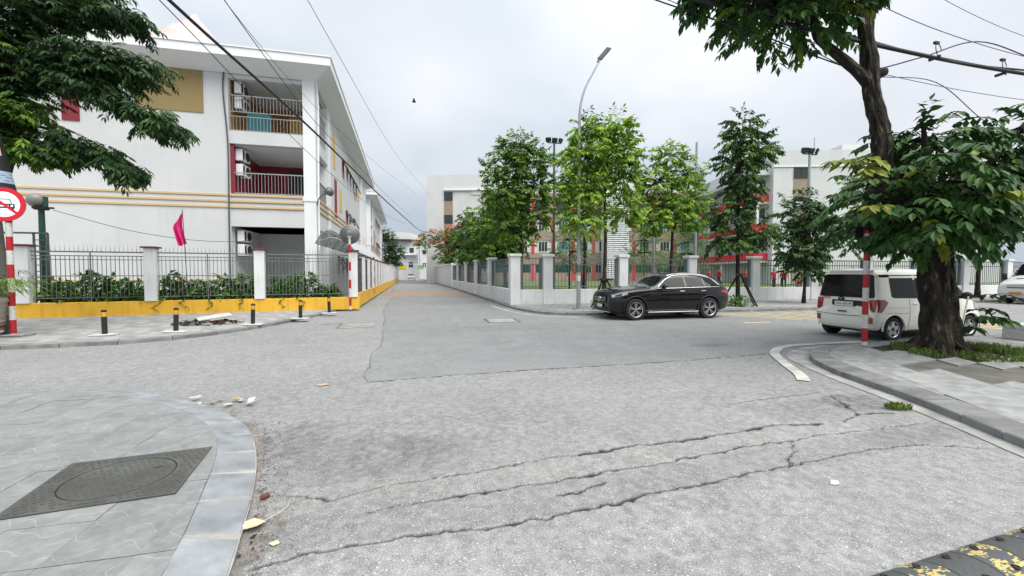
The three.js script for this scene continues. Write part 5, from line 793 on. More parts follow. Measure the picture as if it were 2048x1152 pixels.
// ───────────── street furniture, plants and small things ─────────────
function stripedPost(name, label, pos, h, rad, first, band, tilt = 0) {          // red and white bands
  const t = thing(name, label, 'post', pos); t.rotation.z = tilt; let y = 0, k = first;
  while (y < h - 0.02) { const b = Math.min(k === first && band.foot ? band.foot : band.h, h - y); mesh('band', cyl(rad, rad, b, 0, y, 0, 18), k % 2 ? M.redPaint : M.whitePaint, t); y += b; k++; }
  return t;
}
{
  const p = stripedPost('striped_post', 'red and white striped post at the kerb corner behind the white car', [8.95, 0.135, -6.67], 2.32, 0.052, 0, { h: 0.27, foot: 0.10 });
  mesh('foot', cyl(0.055, 0.053, 0.02, 0, 0, 0, 16), M.concreteDark, p);
  mesh('sign_bracket', [box(0.06, 0.3, 0.05, 0, 2.42, 0), box(0.2, 0.34, 0.012, -0.14, 2.3, -0.06)], M.blackMatte, p);
  // convex mirror post at the yellow corner, seen from the back
  const m = stripedPost('mirror_post', 'striped post carrying a round grey traffic mirror at the yellow fence corner', [-2.20, 0.1, -18.75], 3.25, 0.047, 0, { h: 0.36, foot: 0.15 });
  const disc = new THREE.Group(); disc.name = 'traffic_mirror'; disc.position.set(0, 3.08, -0.10); m.add(disc);
  mesh('back_shell', turned(new THREE.SphereGeometry(0.62, 32, 8, 0, Math.PI * 2, 0, 0.66), Math.PI / 2).translate(0, 0, -0.46), M.galvDark, disc); mesh('rim', new THREE.TorusGeometry(0.385, 0.018, 8, 36), M.galv, disc); mesh('clamp', [box(0.34, 0.04, 0.05, 0, 0, 0.1), box(0.14, 0.3, 0.05, 0, 0, 0.13)], M.galv, disc);
  stripedPost('striped_post', 'red and white striped post on the side street kerb past the mirror', [-1.93, 0.1, -28.6], 2.5, 0.05, 0, { h: 0.36, foot: 0.15 });
  // no-cars sign
  const s = stripedPost('sign_post', 'round no-cars sign on a red and white striped post at the left kerb', [-9.12, 0.1, -12.84], 3.0, 0.06, 0, { h: 0.33, foot: 0.06 });
  mesh('footing', chamferBox(0.5, 0.05, 0.4, 0.02, 0.08, 0.02, 0), M.concrete, s);
  const face = canvasTex(512, 512, (c, w) => {
    c.fillStyle = '#c8102a'; c.fillRect(0, 0, w, w); c.fillStyle = '#e9edf0'; c.beginPath(); c.arc(256, 256, 190, 0, 7); c.fill();
    c.fillStyle = '#16181c'; c.strokeStyle = '#16181c'; c.lineWidth = 10;
    c.beginPath(); c.moveTo(160, 250); c.lineTo(186, 178); c.lineTo(326, 178); c.lineTo(352, 250); c.stroke(); c.fillRect(128, 246, 256, 66); c.fillRect(138, 306, 54, 40); c.fillRect(320, 306, 54, 40);
    c.fillStyle = '#e9edf0'; for (const x of [162, 350]) { c.beginPath(); c.arc(x, 276, 17, 0, 7); c.fill(); } c.fillRect(198, 266, 116, 24);
    c.strokeStyle = '#c8102a'; c.lineWidth = 36; c.beginPath(); c.moveTo(112, 130); c.lineTo(400, 382); c.stroke();
  });
  const g = new THREE.CylinderGeometry(0.40, 0.40, 0.012, 48); g.rotateX(Math.PI / 2); const sign = new THREE.Group(); sign.name = 'sign_disc'; sign.position.set(-0.02, 3.12, 0.085); sign.rotation.y = 0.10; s.add(sign);
  mesh('sign_back', g, M.galvDark, sign); mesh('sign_face', new THREE.CircleGeometry(0.40, 48).translate(0, 0, 0.0085), new THREE.MeshStandardMaterial({ map: face, roughness: 0.5 }), sign);
}
// row of black and yellow bollards
{
  const mk = (pos, label) => { const t = thing('bollard', label, 'bollard', pos); t.rotation.z = (hash2(pos[0] * 10 | 0, 3, 1) - 0.5) * 0.06; mesh('foot_slab', chamferBox(0.52, 0.03, 0.34, 0.008, 0, 0.015, 0), M.whitePaint, t); mesh('shaft', cyl(0.055, 0.055, 0.42, 0, 0.03, 0, 18), M.black, t); mesh('yellow_band', cyl(0.0565, 0.0565, 0.11, 0, 0.45, 0, 18), M.yellowPaint, t); mesh('cap', [cyl(0.055, 0.055, 0.04, 0, 0.56, 0, 18), moved(new THREE.SphereGeometry(0.055, 18, 6, 0, 6.2832, 0, Math.PI / 2).scale(1, 0.4, 1), 0, 0.6, 0)], M.black, t); return t; };
  for (const [x, z, l] of [[-7.1, -12.5, 'black bollard with a yellow band, farthest from the side street, near the sign post'], [-5.72, -12.75, 'black bollard with a yellow band beside the heap of rubble'], [-4.32, -13.95, 'black bollard with a yellow band in the middle of the kerb row'], [-3.36, -15.4, 'black bollard with a yellow band, second from the side street corner'], [-2.76, -17.2, 'black bollard with a yellow band next to the mirror post']]) mk([x, 0.1, z], l);
}
// rubble heap and board on the far-left pavement
{
  const r = rng(401), t = thing('rubble_heap', 'heap of broken rubble and leaves with a pale board on the pavement by the bollards', 'rubble', [-5.75, 0.1, -14.6]);
  for (let k = 0; k < 90; k++) { const a = r() * 6.28, q = Math.sqrt(r()), w = rr(0.05, 0.17, r), h = rr(0.02, 0.07, r); const g = chamferBox(w, h, w * rr(0.4, 0.9, r), 0.006); g.rotateY(r() * 3); g.rotateX(rr(-0.4, 0.4, r)); g.translate(Math.cos(a) * q * 0.95, 0.02 + 0.12 * (1 - q) * r() * 1.6, Math.sin(a) * q * 0.5); mesh('chunk', g, [M.concreteDark, M.brick, M.concrete, M.wood, M.soil][Math.floor(r() * 5)], t); }
  const b = tag(mesh('broken_board', turned(chamferBox(0.85, 0.05, 0.5, 0.01), 0.12, 0.5, 0.14).translate(-5.55, 0.30, -14.6), M.whitePaint), 'pale broken board lying on the rubble heap', 'board');
}
// street lamp on the right corner
{
  const t = thing('street_lamp', 'tall grey street lamp with a curved arm on the corner by the white fence', 'street lamp', [6.75, 0.13, -16.15]);
  mesh('base_plate', [chamferBox(0.42, 0.03, 0.42, 0.008, 0, 0.015, 0), ...[[1, 1], [1, -1], [-1, 1], [-1, -1]].map(([a, b]) => cyl(0.018, 0.018, 0.06, a * 0.16, 0.03, b * 0.16, 8))], M.galv, t);
  const P = smooth([[0, 0.03, 0], [0, 2.5, 0], [0, 5.2, 0], [0.0, 7.2, 0], [0.03, 8.0, 0], [0.22, 8.75, 0], [0.58, 9.45, 0.0], [0.86, 9.95, 0]], 6); mesh('pole', tube(P, P.map((p) => p.y < 7.2 ? lerp(0.085, 0.058, p.y / 7.2) : lerp(0.055, 0.03, (p.y - 7.2) / 2.8)), 14), M.galv, t);
  for (const [y, h, m] of [[1.5, 0.32, M.galvDark], [1.15, 0.22, M.whitePaint]]) mesh('sticker', cyl(0.083, 0.082, h, 0, y, 0, 14), m, t);
  const hd = new THREE.Group(); hd.name = 'lamp_head'; hd.position.set(1.02, 10.2, 0.05); hd.rotation.set(0.55, 0.25, 0.88); t.add(hd);
  mesh('housing', chamferBox(0.62, 0.07, 0.27, 0.02), M.galvDark, hd); mesh('lens', chamferBox(0.22, 0.012, 0.19, 0.004, 0.15, -0.039, 0), M.whitePaint, hd); mesh('neck', rod([-0.42, 0, 0], [-0.28, 0, 0], 0.028, 8), M.galvDark, hd);
}
// floodlight poles in the school yard
function floodPole(label, x, z, h, y0, heads, m = M.galv) {
  const t = thing('floodlight_pole', label, 'floodlight', [x, y0, z]); mesh('pole', cyl(0.11, 0.07, h, 0, 0, 0, 12), m, t);
  if (heads) { mesh('crossbar', box(1.0, 0.06, 0.06, 0, h - 0.05, 0), M.galvDark, t); for (const k of [-0.45, 0, 0.42]) { const g = new THREE.Group(); g.name = 'floodlight'; g.position.set(k, h + 0.12, 0.1); g.rotation.set(0.5, k * 1.4, -k * 0.5); t.add(g); mesh('housing', chamferBox(0.38, 0.30, 0.12, 0.02), M.blackMatte, g); mesh('glass', box(0.32, 0.24, 0.01, 0, 0, 0.066), M.glass, g); } }
}
floodPole('floodlight pole with three dark heads rising behind the fence left of the big tree', 22.75, -20.3, 8.2, 0.3, true);
floodPole('floodlight pole poking out of the tree crowns behind the street lamp', 9.95, -28.2, 10.2, 0.3, true, M.fenceDark);
floodPole('plain grey pole rising beside the round light green tree', 18.75, -25, 9.9, 0.3, false);
floodPole('plain grey pole behind the parked bicycles', 33.9, -19.9, 5.8, 0.3, false);
floodPole('slim grey goal-net pole on the lawn behind the black car', 16.9, -27, 4.4, 0.3, false);
// globe lamp, ladder, flag, concrete pole at the left
{
  const t = thing('globe_lamp', 'green garden lamp post with a grey globe inside the left fence', 'lamp post', [-12.55, 0.1, -19.0]);
  mesh('pole', cyl(0.11, 0.085, 3.75, 0, 0, 0, 14), mat(0.01, 0.06, 0.035, 0.5), t); mesh('collar', [cyl(0.2, 0.22, 0.1, 0, 3.75, 0, 14), box(0.62, 0.06, 0.08, 0.05, 3.82, 0)], M.blackMatte, t); mesh('globe', moved(new THREE.SphereGeometry(0.26, 20, 14), -0.14, 4.08, 0), mat(0.22, 0.22, 0.20, 0.35), t); mesh('globe_stem', cyl(0.08, 0.08, 0.36, 0.12, 3.85, 0, 10), mat(0.01, 0.06, 0.035, 0.5), t);
  const f = thing('gate_frame', 'grey steel ladder frame standing behind the left fence beside the globe lamp', 'frame', [-13.6, 0.1, -18.7]);
  mesh('frame', [box(2.2, 0.06, 0.05, 0.3, 2.9, 0), box(0.05, 2.9, 0.05, 1.4, 1.45, 0), box(0.05, 2.9, 0.05, 1.0, 1.45, 0)], M.fenceDark, f); for (let k = 0; k < 9; k++) mesh('rung', box(0.4, 0.03, 0.03, 1.2, 0.9 + k * 0.22, 0), M.fenceDark, f);
  const fl = thing('flag', 'pink flag drooping from a thin pole tied behind the left fence', 'flag', [-7.95, 0.5, -18.55]);
  mesh('pole', rod([0.06, 0, 0], [-0.06, 3.45, 0], 0.014, 6), M.fenceDark, fl);
  const pos = [], N = 14, K = 8, P = (i, j) => { const v = i / N, u = j / K; return [-0.06 + 0.12 * v * 0.3 - u * 0.34 * Math.min(1, v * 2.6) * (v < 0.5 ? 1 : lerp(1, 0.62, (v - 0.5) * 2)) + (v > 0.45 ? 0.12 * (v - 0.45) : 0), 3.42 - v * 1.22 - u * 0.10, 0.09 * Math.sin(u * 11 + v * 3) * (0.4 + v)]; };
  for (let i = 0; i < N; i++) for (let j = 0; j < K; j++) pos.push(...P(i, j), ...P(i + 1, j), ...P(i + 1, j + 1), ...P(i, j), ...P(i + 1, j + 1), ...P(i, j + 1));
  const fg = new THREE.BufferGeometry(); fg.setAttribute('position', new THREE.Float32BufferAttribute(pos, 3)); const fgm = mergeVertices(fg); fgm.computeVertexNormals(); mesh('cloth', fgm, M.pink, fl);
  const c = thing('utility_pole', 'concrete pole wrapped in a dark flaring poster sheet behind the no-cars sign', 'utility pole', [-9.62, 0.1, -13.35]); c.rotation.z = 0.06;
  mesh('pole', cyl(0.16, 0.12, 9.5, 0, 0, 0, 20), M.concreteDark, c);
  const post = canvasTex(512, 1024, (x, w, h) => { x.fillStyle = '#23262a'; x.fillRect(0, 0, w, h); x.fillStyle = '#d9dc5a'; x.font = 'bold 210px sans-serif'; x.textAlign = 'center'; x.fillText('Tố', 300, 480); x.fillStyle = '#d8a79a'; x.font = 'bold 170px sans-serif'; x.fillText('0111', 280, 700); x.strokeStyle = '#f0e6e0'; x.lineWidth = 5; x.strokeText('0111', 280, 700); x.fillStyle = '#9fb4c8'; x.fillRect(0, 850, w, 110); x.fillStyle = '#5b6d80'; for (let k = 0; k < 40; k++) x.fillRect((k * 67) % 512, 870 + (k % 5) * 16, 30, 7); });
  const pg = new THREE.CylinderGeometry(0.15, 0.50, 2.7, 28, 1, true, -0.9, 2.6); pg.translate(0, 4.85, 0); mesh('poster', pg, new THREE.MeshStandardMaterial({ map: post, roughness: 0.6, side: THREE.DoubleSide }), c);
  // wall lamp on the school corner
  const w = thing('wall_lamp', 'round grey floodlight on a bent arm fixed to the school corner column', 'lamp', [-4.32, 5.05, -23.9]);
  mesh('arm', tube(smooth([[0, 0, 0], [0.05, 0.25, 0.1], [0.25, 0.45, 0.3], [0.45, 0.52, 0.4]], 5), 0.028, 8), M.galvDark, w); mesh('shade', moved(turned(new THREE.SphereGeometry(0.24, 18, 10, 0, 6.2832, 0, 1.9), 0.5, 0, -0.7), 0.62, 0.62, 0.45), M.galvDark, w); mesh('lens', moved(turned(new THREE.CircleGeometry(0.2, 18), Math.PI / 2 - 0.3, 0, 0), 0.66, 0.53, 0.48), mat(0.5, 0.47, 0.3, 0.4, side2), w);
}
// shrubs and creepers behind the yellow base
function shrub(name, label, group, pos, rx, h, rz, n, leafL, leafW, cols, seed, fine) { const r = rng(seed), t = thing(name, label, 'shrub', pos, 0, group), L = new Leaves(), st = []; for (let k = 0; k < n; k++) { const d = randDir(r, 0, 1), q = Math.pow(r(), 0.45), p = V(d.x * rx * q, 0.06 + d.y * h * q, d.z * rz * q); const c = cols[Math.floor(r() * cols.length)]; for (let m = 0; m < 4; m++) L.leaf(p, V(d.x, 0.2, d.z).add(randDir(r).multiplyScalar(0.9)).normalize(), UP.clone().add(randDir(r).multiplyScalar(0.5)), leafL * rr(0.6, 1.2, r), leafW * rr(0.7, 1.1, r), c, fine, 0.25); if (k % 9 === 0) st.push(tube([V(p.x * 0.3, 0, p.z * 0.3), p.clone().multiplyScalar(0.7), p], [0.012, 0.008, 0.004], 4)); } mesh('stems', st, M.wood, t); mesh('foliage', L.geo(), M.leaf, t); return t; }
{
  const A = V(-12.38, 0, -17.95), d = V(10.23, 0, -1.4).normalize(), nrm = V(-d.z, 0, d.x).multiplyScalar(-1), cols = [[0.05, 0.13, 0.028], [0.075, 0.17, 0.034], [0.035, 0.095, 0.024], [0.12, 0.23, 0.05]];
  const spots = [[0.7, 0.65, 0.9], [1.55, 0.6, 1.15], [2.3, 0.6, 0.95], [3.0, 0.55, 0.75], [3.9, 0.55, 1.1], [4.7, 0.6, 0.8], [5.5, 0.6, 1.0], [6.35, 0.6, 1.05], [7.6, 0.6, 0.95], [8.4, 0.65, 1.15], [9.3, 0.5, 0.6]];
  spots.forEach(([s, rx, h], i) => { const p = A.clone().addScaledVector(d, s).addScaledVector(nrm, 0.42); shrub('fence_shrub', ['low broad-leaved shrub behind the spiked bars beside the globe lamp', 'low broad-leaved shrub behind the spiked bars below the pink flag', 'low broad-leaved shrub behind the spiked bars next to the mirror post'][Math.min(2, Math.floor(s / 3.44))], 'shrubs behind the spiked fence', [p.x, 0.45, p.z], rx * 1.1, h * 1.05, 0.42, 170, 0.21, 0.13, cols, 500 + i, false); });
  // creepers spilling over the yellow base
  const r = rng(520); for (let k = 0; k < 6; k++) { const s = [3.7, 4.4, 5.3, 6.2, 7.7, 8.3][k], p = A.clone().addScaledVector(d, s).addScaledVector(nrm, -0.14), L = new Leaves(), t = thing('creeper', 'thin creeper trailing down the yellow fence base', 'creeper', [p.x, 0.1, p.z], 0, 'creepers on the yellow fence base'); const pts = []; for (let q = 0; q <= 6; q++) pts.push(V(0.10 * Math.sin(q * 1.2 + k * 2) + q * 0.02 * (k % 2 ? 1 : -1), 0.56 - q * 0.08, 0.02)); mesh('vine', tube(smooth(pts, 3), 0.006, 4), M.wood, t); for (let q = 0; q < 12; q++) { const b = pts[Math.floor(r() * 6)]; L.leaf(b, randDir(r, -0.6, 0.3).setZ(0.4), V(0, 0, 1), 0.09, 0.06, cols[q % 4]); } mesh('foliage', L.geo(), M.leafGloss, t); }
  // plants by the base of the right fence and staked trees
  shrub('fence_shrub', 'small leafy plant at the foot of the staked tree before the black car', undefined, [7.6, 0.13, -16.0], 0.5, 0.55, 0.4, 40, 0.16, 0.08, cols, 531);
  shrub('fence_shrub', 'clump of leafy plants at the foot of the dark staked tree', undefined, [14.2, 0.13, -16.0], 0.7, 0.45, 0.4, 55, 0.2, 0.09, cols, 532);
}
// pots and strap-leaved plants at the left edge
{
  const r = rng(541), pot = thing('planter_pot', 'cream and brown ribbed plant pot beside the no-cars sign', 'plant pot', [-9.75, 0.1, -12.65]);
  const prof = [[0.05, 0], [0.42, 0]]; for (let k = 0; k <= 16; k++) prof.push([0.42 + 0.012 * k + (k % 2 ? 0.035 : 0), 0.02 + k * 0.055]); prof.push([0.5, 0.94], [0.5, 0.8], [0.02, 0.8]);
  mesh('pot', new THREE.LatheGeometry(prof.map(([a, b]) => new THREE.Vector2(a, b)), 28), mat(0.42, 0.36, 0.30, 0.8, { map: concreteTex }), pot); for (let k = 0; k < 6; k++) mesh('rib', moved(turned(new THREE.TorusGeometry(0.46 + k * 0.018, 0.03, 8, 28), Math.PI / 2), 0, 0.12 + k * 0.13, 0), k % 2 ? M.brick : M.whitePaint, pot);
  const strap = (L, o, a, len, w, lift, col) => { const K = 8; let p = o.clone(), q = V(Math.cos(a), lift, Math.sin(a)).normalize(); const s = q.clone().cross(UP).normalize(); let prev = null; for (let k = 0; k <= K; k++) { const ww = w * Math.sin(Math.PI * (0.16 + 0.84 * k / K)) + 0.002, A = p.clone().addScaledVector(s, ww).add(V(0, ww * 0.4, 0)), B = p.clone(), C = p.clone().addScaledVector(s, -ww).add(V(0, ww * 0.4, 0)); if (prev) { L.tri(prev[0], prev[1], A, col); L.tri(prev[1], B, A, col); L.tri(prev[1], prev[2], B, col); L.tri(prev[2], C, B, col); } prev = [A, B, C]; p = p.clone().addScaledVector(q, len / K); q.y -= 0.26; q.normalize(); } };
  const palm = thing('palm_plant', 'feathery palm growing in the ribbed pot by the sign post', 'palm', [-9.75, 0.9, -12.65]), PL = new Leaves();
  for (let k = 0; k < 22; k++) spray(PL, V(0, 0.1, 0), V(Math.cos(k * 2.4), rr(0.7, 1.8, r), Math.sin(k * 2.4)), rr(0.9, 1.5, r), 14, 0.34, 0.035, [[0.09, 0.17, 0.04], [0.13, 0.21, 0.05], [0.06, 0.12, 0.03]][k % 3], r, 1.5); mesh('fronds', PL.geo(), M.leaf, palm);
  const pl = thing('strap_plant', 'strap-leaved green plant reaching in over the near-left pavement', 'plant', [-5.75, 0.1, -6.6]), SL = new Leaves(); for (let k = 0; k < 16; k++) strap(SL, V(0, 0.12, 0), k * 0.39 + 0.1, rr(0.55, 0.9, r), 0.05, rr(0.7, 2.2, r), [[0.16, 0.30, 0.02], [0.03, 0.12, 0.03], [0.05, 0.16, 0.03]][k % 3]); mesh('leaves', SL.geo(), M.leafGloss, pl);
  const pt = thing('planter_pot', 'plain grey pot holding the strap-leaved plant', 'plant pot', [-5.75, 0.098, -6.6]); mesh('pot', new THREE.LatheGeometry([[0.02, 0], [0.13, 0], [0.17, 0.2], [0.15, 0.2], [0.14, 0.15], [0.02, 0.15]].map(([a, b]) => new THREE.Vector2(a, b)), 20), M.concreteDark, pt);
}
// grass around the big tree and at the gutter
function grassPatch(name, label, cx, cz, rx, rz, y, n, h, seed, test) { const r = rng(seed), L = new Leaves(); for (let k = 0; k < n; k++) { const a = r() * 6.28, q = Math.sqrt(r()), x = cx + Math.cos(a) * q * rx, z = cz + Math.sin(a) * q * rz; if (test && !test(x, z, r)) continue; const d = V(rr(-0.5, 0.5, r), 1, rr(-0.5, 0.5, r)).normalize(), l = h * rr(0.5, 1.3, r), g = rr(0.75, 1.25, r), c = r() < 0.12 ? [0.20, 0.19, 0.06] : [0.10 * g, 0.17 * g, 0.03 * g]; const s = V(d.z, 0, -d.x).setLength(0.006 + 0.004 * r()), b = V(x, y, z), m = b.clone().addScaledVector(d, l * 0.6), t = b.clone().addScaledVector(d, l).add(V(rr(-0.4, 0.4, r) * l, -0.15 * l, rr(-0.4, 0.4, r) * l)); L.tri(b.clone().add(s), m.clone().addScaledVector(s, 0.8), b.clone().sub(s), c); L.tri(b.clone().sub(s), m.clone().addScaledVector(s, 0.8), m.clone().addScaledVector(s, -0.8), c); L.tri(m.clone().addScaledVector(s, 0.8), t, m.clone().addScaledVector(s, -0.8), c); } const o = mesh(name, L.geo(), M.grass); o.userData.kind = 'stuff'; tag(o, label, 'grass'); }
grassPatch('grass', 'long green grass tufts around the foot of the big tree', 10.15, -5.75, 1.25, 0.95, 0.12, 5200, 0.14, 601, (x, z, r) => fbm(x * 3, z * 3, 9, 2) > 0.40 && (x > 9.9 ? true : r() < 0.45 || z < -6.2));
grassPatch('grass', 'small grass tuft growing in the concrete gutter', 5.68, -3.82, 0.16, 0.10, 0.012, 240, 0.06, 602);
// litter
function litter(name, label, cat, pts, y, m, thick = 0.004, tilt = [0, 0], group) { const cx = pts.reduce((s, p) => s + p[0], 0) / pts.length, cz = pts.reduce((s, p) => s + p[1], 0) / pts.length, g = prism(pts.map(([x, z]) => [x - cx, z - cz]), 0, thick, thick * 0.3); g.rotateX(tilt[0]); g.rotateZ(tilt[1]); g.translate(cx, y, cz); return tag(mesh(name, g, m), label, cat, group); }
{
  const leafTan = mat(0.45, 0.34, 0.20, 0.75, { map: stoneTex }), paper = mat(0.62, 0.61, 0.59, 0.8, { map: stoneTex });
  const L = new Leaves(); const t = thing('fallen_leaf', 'large dry tan leaf with a long pale stalk lying by the blue kerb', 'leaf', [-0.93, 0.02, -3.0], 0.5); L.leaf(V(-0.1, 0.0, 0), V(1, 0.1, 0.1).normalize(), UP, 0.15, 0.12, [1, 1, 1], true, 0.06); mesh('blade', L.geo(), mat(0.60, 0.48, 0.31, 0.75, side2), t); mesh('stalk', tube(smooth([[0.04, 0.012, 0.01], [0.12, 0.012, -0.02], [0.2, 0.01, -0.08], [0.22, 0.006, -0.14]], 4), 0.0025, 5), mat(0.55, 0.52, 0.42, 0.7), t);
  const r = rng(611);
  for (let k = 0; k < 15; k++) { const x = -2.25 + rr(-0.42, 0.42, r), z = -5.98 + rr(-0.22, 0.16, r) + (x + 2.25) * 0.45, w = rr(0.05, 0.13, r), a = r() * 3; litter('paper_scrap', 'torn white paper scrap in the litter drift at the curved blue kerb', 'litter', [[0, 0], [1, 0.2], [0.9, 0.7], [0.2, 0.6]].map(([u, v]) => [x + (u * Math.cos(a) - v * Math.sin(a)) * w, z + (u * Math.sin(a) + v * Math.cos(a)) * w]), 0.02 + 0.03 * r(), k % 4 === 3 ? leafTan : paper, 0.004, [rr(-0.3, 0.3, r), rr(-0.3, 0.3, r)], 'litter drift at the kerb'); }
  for (let k = 0; k < 14; k++) { const x = rr(-2.0, -1.25, r), z = -4.9 + (x + 1.6) * -0.9 + rr(-0.3, 0.25, r) + (x > -1.5 ? 0.4 : 0), w = rr(0.025, 0.06, r), a = r() * 3; litter('dry_leaf', 'curled brown leaf fragment in the dirt along the blue kerb', 'leaf', [[0, 0], [0.6, -0.25], [1, 0.1], [0.5, 0.35]].map(([u, v]) => [x + (u * Math.cos(a) - v * Math.sin(a)) * w, z + (u * Math.sin(a) + v * Math.cos(a)) * w]), 0.012, [leafTan, M.wood, M.brick][k % 3], 0.003, [0.2, 0.2], 'leaf fragments along the blue kerb'); }
  for (let k = 0; k < 12; k++) { const z = rr(-3.2, -2.4, r), x = -0.90 - (z + 2.5) * -0.12 + rr(-0.04, 0.12, r), w = rr(0.02, 0.05, r), a = r() * 3; litter('dry_leaf', 'curled brown leaf fragment in the dirt along the blue kerb', 'leaf', [[0, 0], [0.6, -0.25], [1, 0.1], [0.5, 0.35]].map(([u, v]) => [x + (u * Math.cos(a) - v * Math.sin(a)) * w, z + (u * Math.sin(a) + v * Math.cos(a)) * w]), 0.012, [leafTan, M.wood, M.brick][k % 3], 0.003, [0.2, 0.2], 'leaf fragments along the blue kerb'); }
  tag(mesh('brick_fragment', turned(chamferBox(0.06, 0.03, 0.04, 0.006), 0.1, 0.5, 0.1).translate(-0.99, 0.018, -3.37), mat(0.12, 0.04, 0.03, 0.9)), 'dark red brick fragment against the blue kerb', 'brick');
  litter('paper_scrap', 'small crumpled pale scrap lying alone on the open road', 'litter', [[3.14, -2.56], [3.18, -2.585], [3.21, -2.55], [3.19, -2.53], [3.16, -2.535]], 0.012, mat(0.5, 0.49, 0.45, 0.8), 0.004, [0.2, 0.3]);
  litter('fallen_leaf', 'small yellow-white leaf on the asphalt near the blue kerb', 'leaf', [[-0.8, -2.78], [-0.76, -2.80], [-0.74, -2.77], [-0.77, -2.75]], 0.008, mat(0.62, 0.57, 0.34, 0.7), 0.004);
  litter('fallen_leaf', 'orange dry leaf alone on the road past the asphalt seam', 'leaf', [[-1.28, -6.6], [-1.14, -6.66], [-1.06, -6.6], [-1.18, -6.54]], 0.01, mat(0.45, 0.33, 0.25, 0.8), 0.004);
  for (let k = 0; k < 16; k++) { const x = rr(9.4, 10.3, r), z = -5.2 + rr(-0.25, 0.12, r) - (x - 9.8) * 0.1, w = rr(0.05, 0.12, r), a = r() * 3; litter('dry_leaf', 'pale dry leaf scrap lying at the roots of the big tree', 'leaf', [[0, 0], [0.6, -0.25], [1, 0.1], [0.5, 0.35]].map(([u, v]) => [x + (u * Math.cos(a) - v * Math.sin(a)) * w, z + (u * Math.sin(a) + v * Math.cos(a)) * w]), 0.145, [leafTan, M.wood, M.brick, paper][k % 4], 0.004, [0.3, 0.2], 'dry scraps at the roots of the big tree'); }
  // loose grit along the kerb
  const geo = []; for (let k = 0; k < 900; k++) { const t = r(), base = [lerp(-1.72, -0.88, Math.pow(t, 0.7)), lerp(-5.05, -2.4, t)], x = base[0] + rr(-0.02, 0.3, r) * r() + 0.09, z = base[1] + rr(-0.08, 0.08, r), s = rr(0.002, 0.007, r) + (k % 25 ? 0 : 0.004), g = new THREE.TetrahedronGeometry(s); g.rotateX(r() * 6); g.rotateY(r() * 6); g.translate(x, s * 0.4, z); geo.push(planarUV(g)); } const gr = mesh('grit', geo, M.concreteDark); gr.userData.kind = 'stuff'; tag(gr, 'loose grit lying in the gutter beside the blue kerb', 'grit');
}
// rubber speed hump
{
  const t = thing('speed_hump', 'black rubber speed hump with worn yellow segments across the near road', 'speed hump', [2.52, 0.004, -1.57], Math.atan2(0.12, 1.58));
  const wear = (s) => canvasTex(256, 256, (c, w) => { const r = rng(s); c.fillStyle = '#4b5052'; c.fillRect(0, 0, w, w); c.fillStyle = '#b8a566'; for (let k = 0; k < 240; k++) { const x = r() * w, y = r() * w; if (Math.sin(x * 0.035 + s) + Math.sin(y * 0.05 + s * 2) < -0.1) continue; c.fillRect(x, y, 10 + r() * 40, 4 + r() * 12); } c.fillStyle = '#4b5052'; for (let k = 0; k < 36; k++) c.fillRect(r() * w, r() * w, 8 + r() * 24, 4 + r() * 12); });
  const prof = []; for (let k = 0; k <= 12; k++) { const u = k / 12; prof.push([lerp(-0.15, 0.15, u), 0.006 + 0.048 * Math.pow(Math.sin(Math.PI * u), 0.75)]); }
  const seg = (w) => { const pos = [], uv = [], idx = [], K = prof.length; for (const [j, x] of [[0, 0], [1, w]]) prof.forEach(([z, y], k) => { pos.push(x, y, z); uv.push(j, k / (K - 1)); }); for (let k = 0; k < K - 1; k++) idx.push(k, k + 1, K + k, K + k, k + 1, K + k + 1); const g = new THREE.BufferGeometry(); g.setAttribute('position', new THREE.Float32BufferAttribute(pos, 3)); g.setAttribute('uv', new THREE.Float32BufferAttribute(uv, 2)); g.setIndex(idx); g.computeVertexNormals(); return g.toNonIndexed(); };
  const rub = mat(0.085, 0.09, 0.094, 0.75, { map: rubberTex, side: THREE.DoubleSide }), w = 0.25;
  for (let k = -6; k < 10; k++) {
    const yel = ((k % 2) + 2) % 2 === 0, m = yel ? new THREE.MeshStandardMaterial({ map: wear(701 + k), roughness: 0.75, side: THREE.DoubleSide }) : rub, s = mesh('segment', seg(w - 0.006), m, t); s.position.x = k * w;
    for (const z of [-0.085, 0.085]) { const b = mesh('bolt', [moved(new THREE.TorusGeometry(0.016, 0.004, 6, 16).rotateX(Math.PI / 2), w / 2, 0.048, z), cyl(0.012, 0.012, 0.004, w / 2, 0.044, z, 12)], M.black, s); }
  }
}
// low frame bench behind the big tree
{
  const t = thing('low_bench', 'low white slab on a black metal frame with a black pad past the tree', 'bench', [13.25, 0.135, -6.5], 0.05);
  mesh('slab', chamferBox(2.2, 0.10, 0.5, 0.015, 0.9, 0.29, 0), M.whitePaint, t); mesh('end_plate', chamferBox(0.05, 0.24, 0.5, 0.01, -0.17, 0.12, 0), M.whitePaint, t); mesh('top_rail', [box(2.3, 0.03, 0.04, 0.9, 0.345, 0.26), box(2.3, 0.03, 0.04, 0.9, 0.18, 0.265)], M.black, t);
  for (const x of [0.0, 0.65, 1.3, 1.95]) mesh('leg', turned(box(0.09, 0.34, 0.03), 0, 0, -0.12).translate(x, 0.17, 0.272), M.black, t);
  mesh('pad', moved(new THREE.SphereGeometry(0.4, 24, 10).scale(1.2, 0.28, 0.6), 1.35, 0.40, 0), M.black, t); mesh('knob', cyl(0.02, 0.02, 0.05, 0.75, 0.35, 0.1, 8), M.black, t);
}
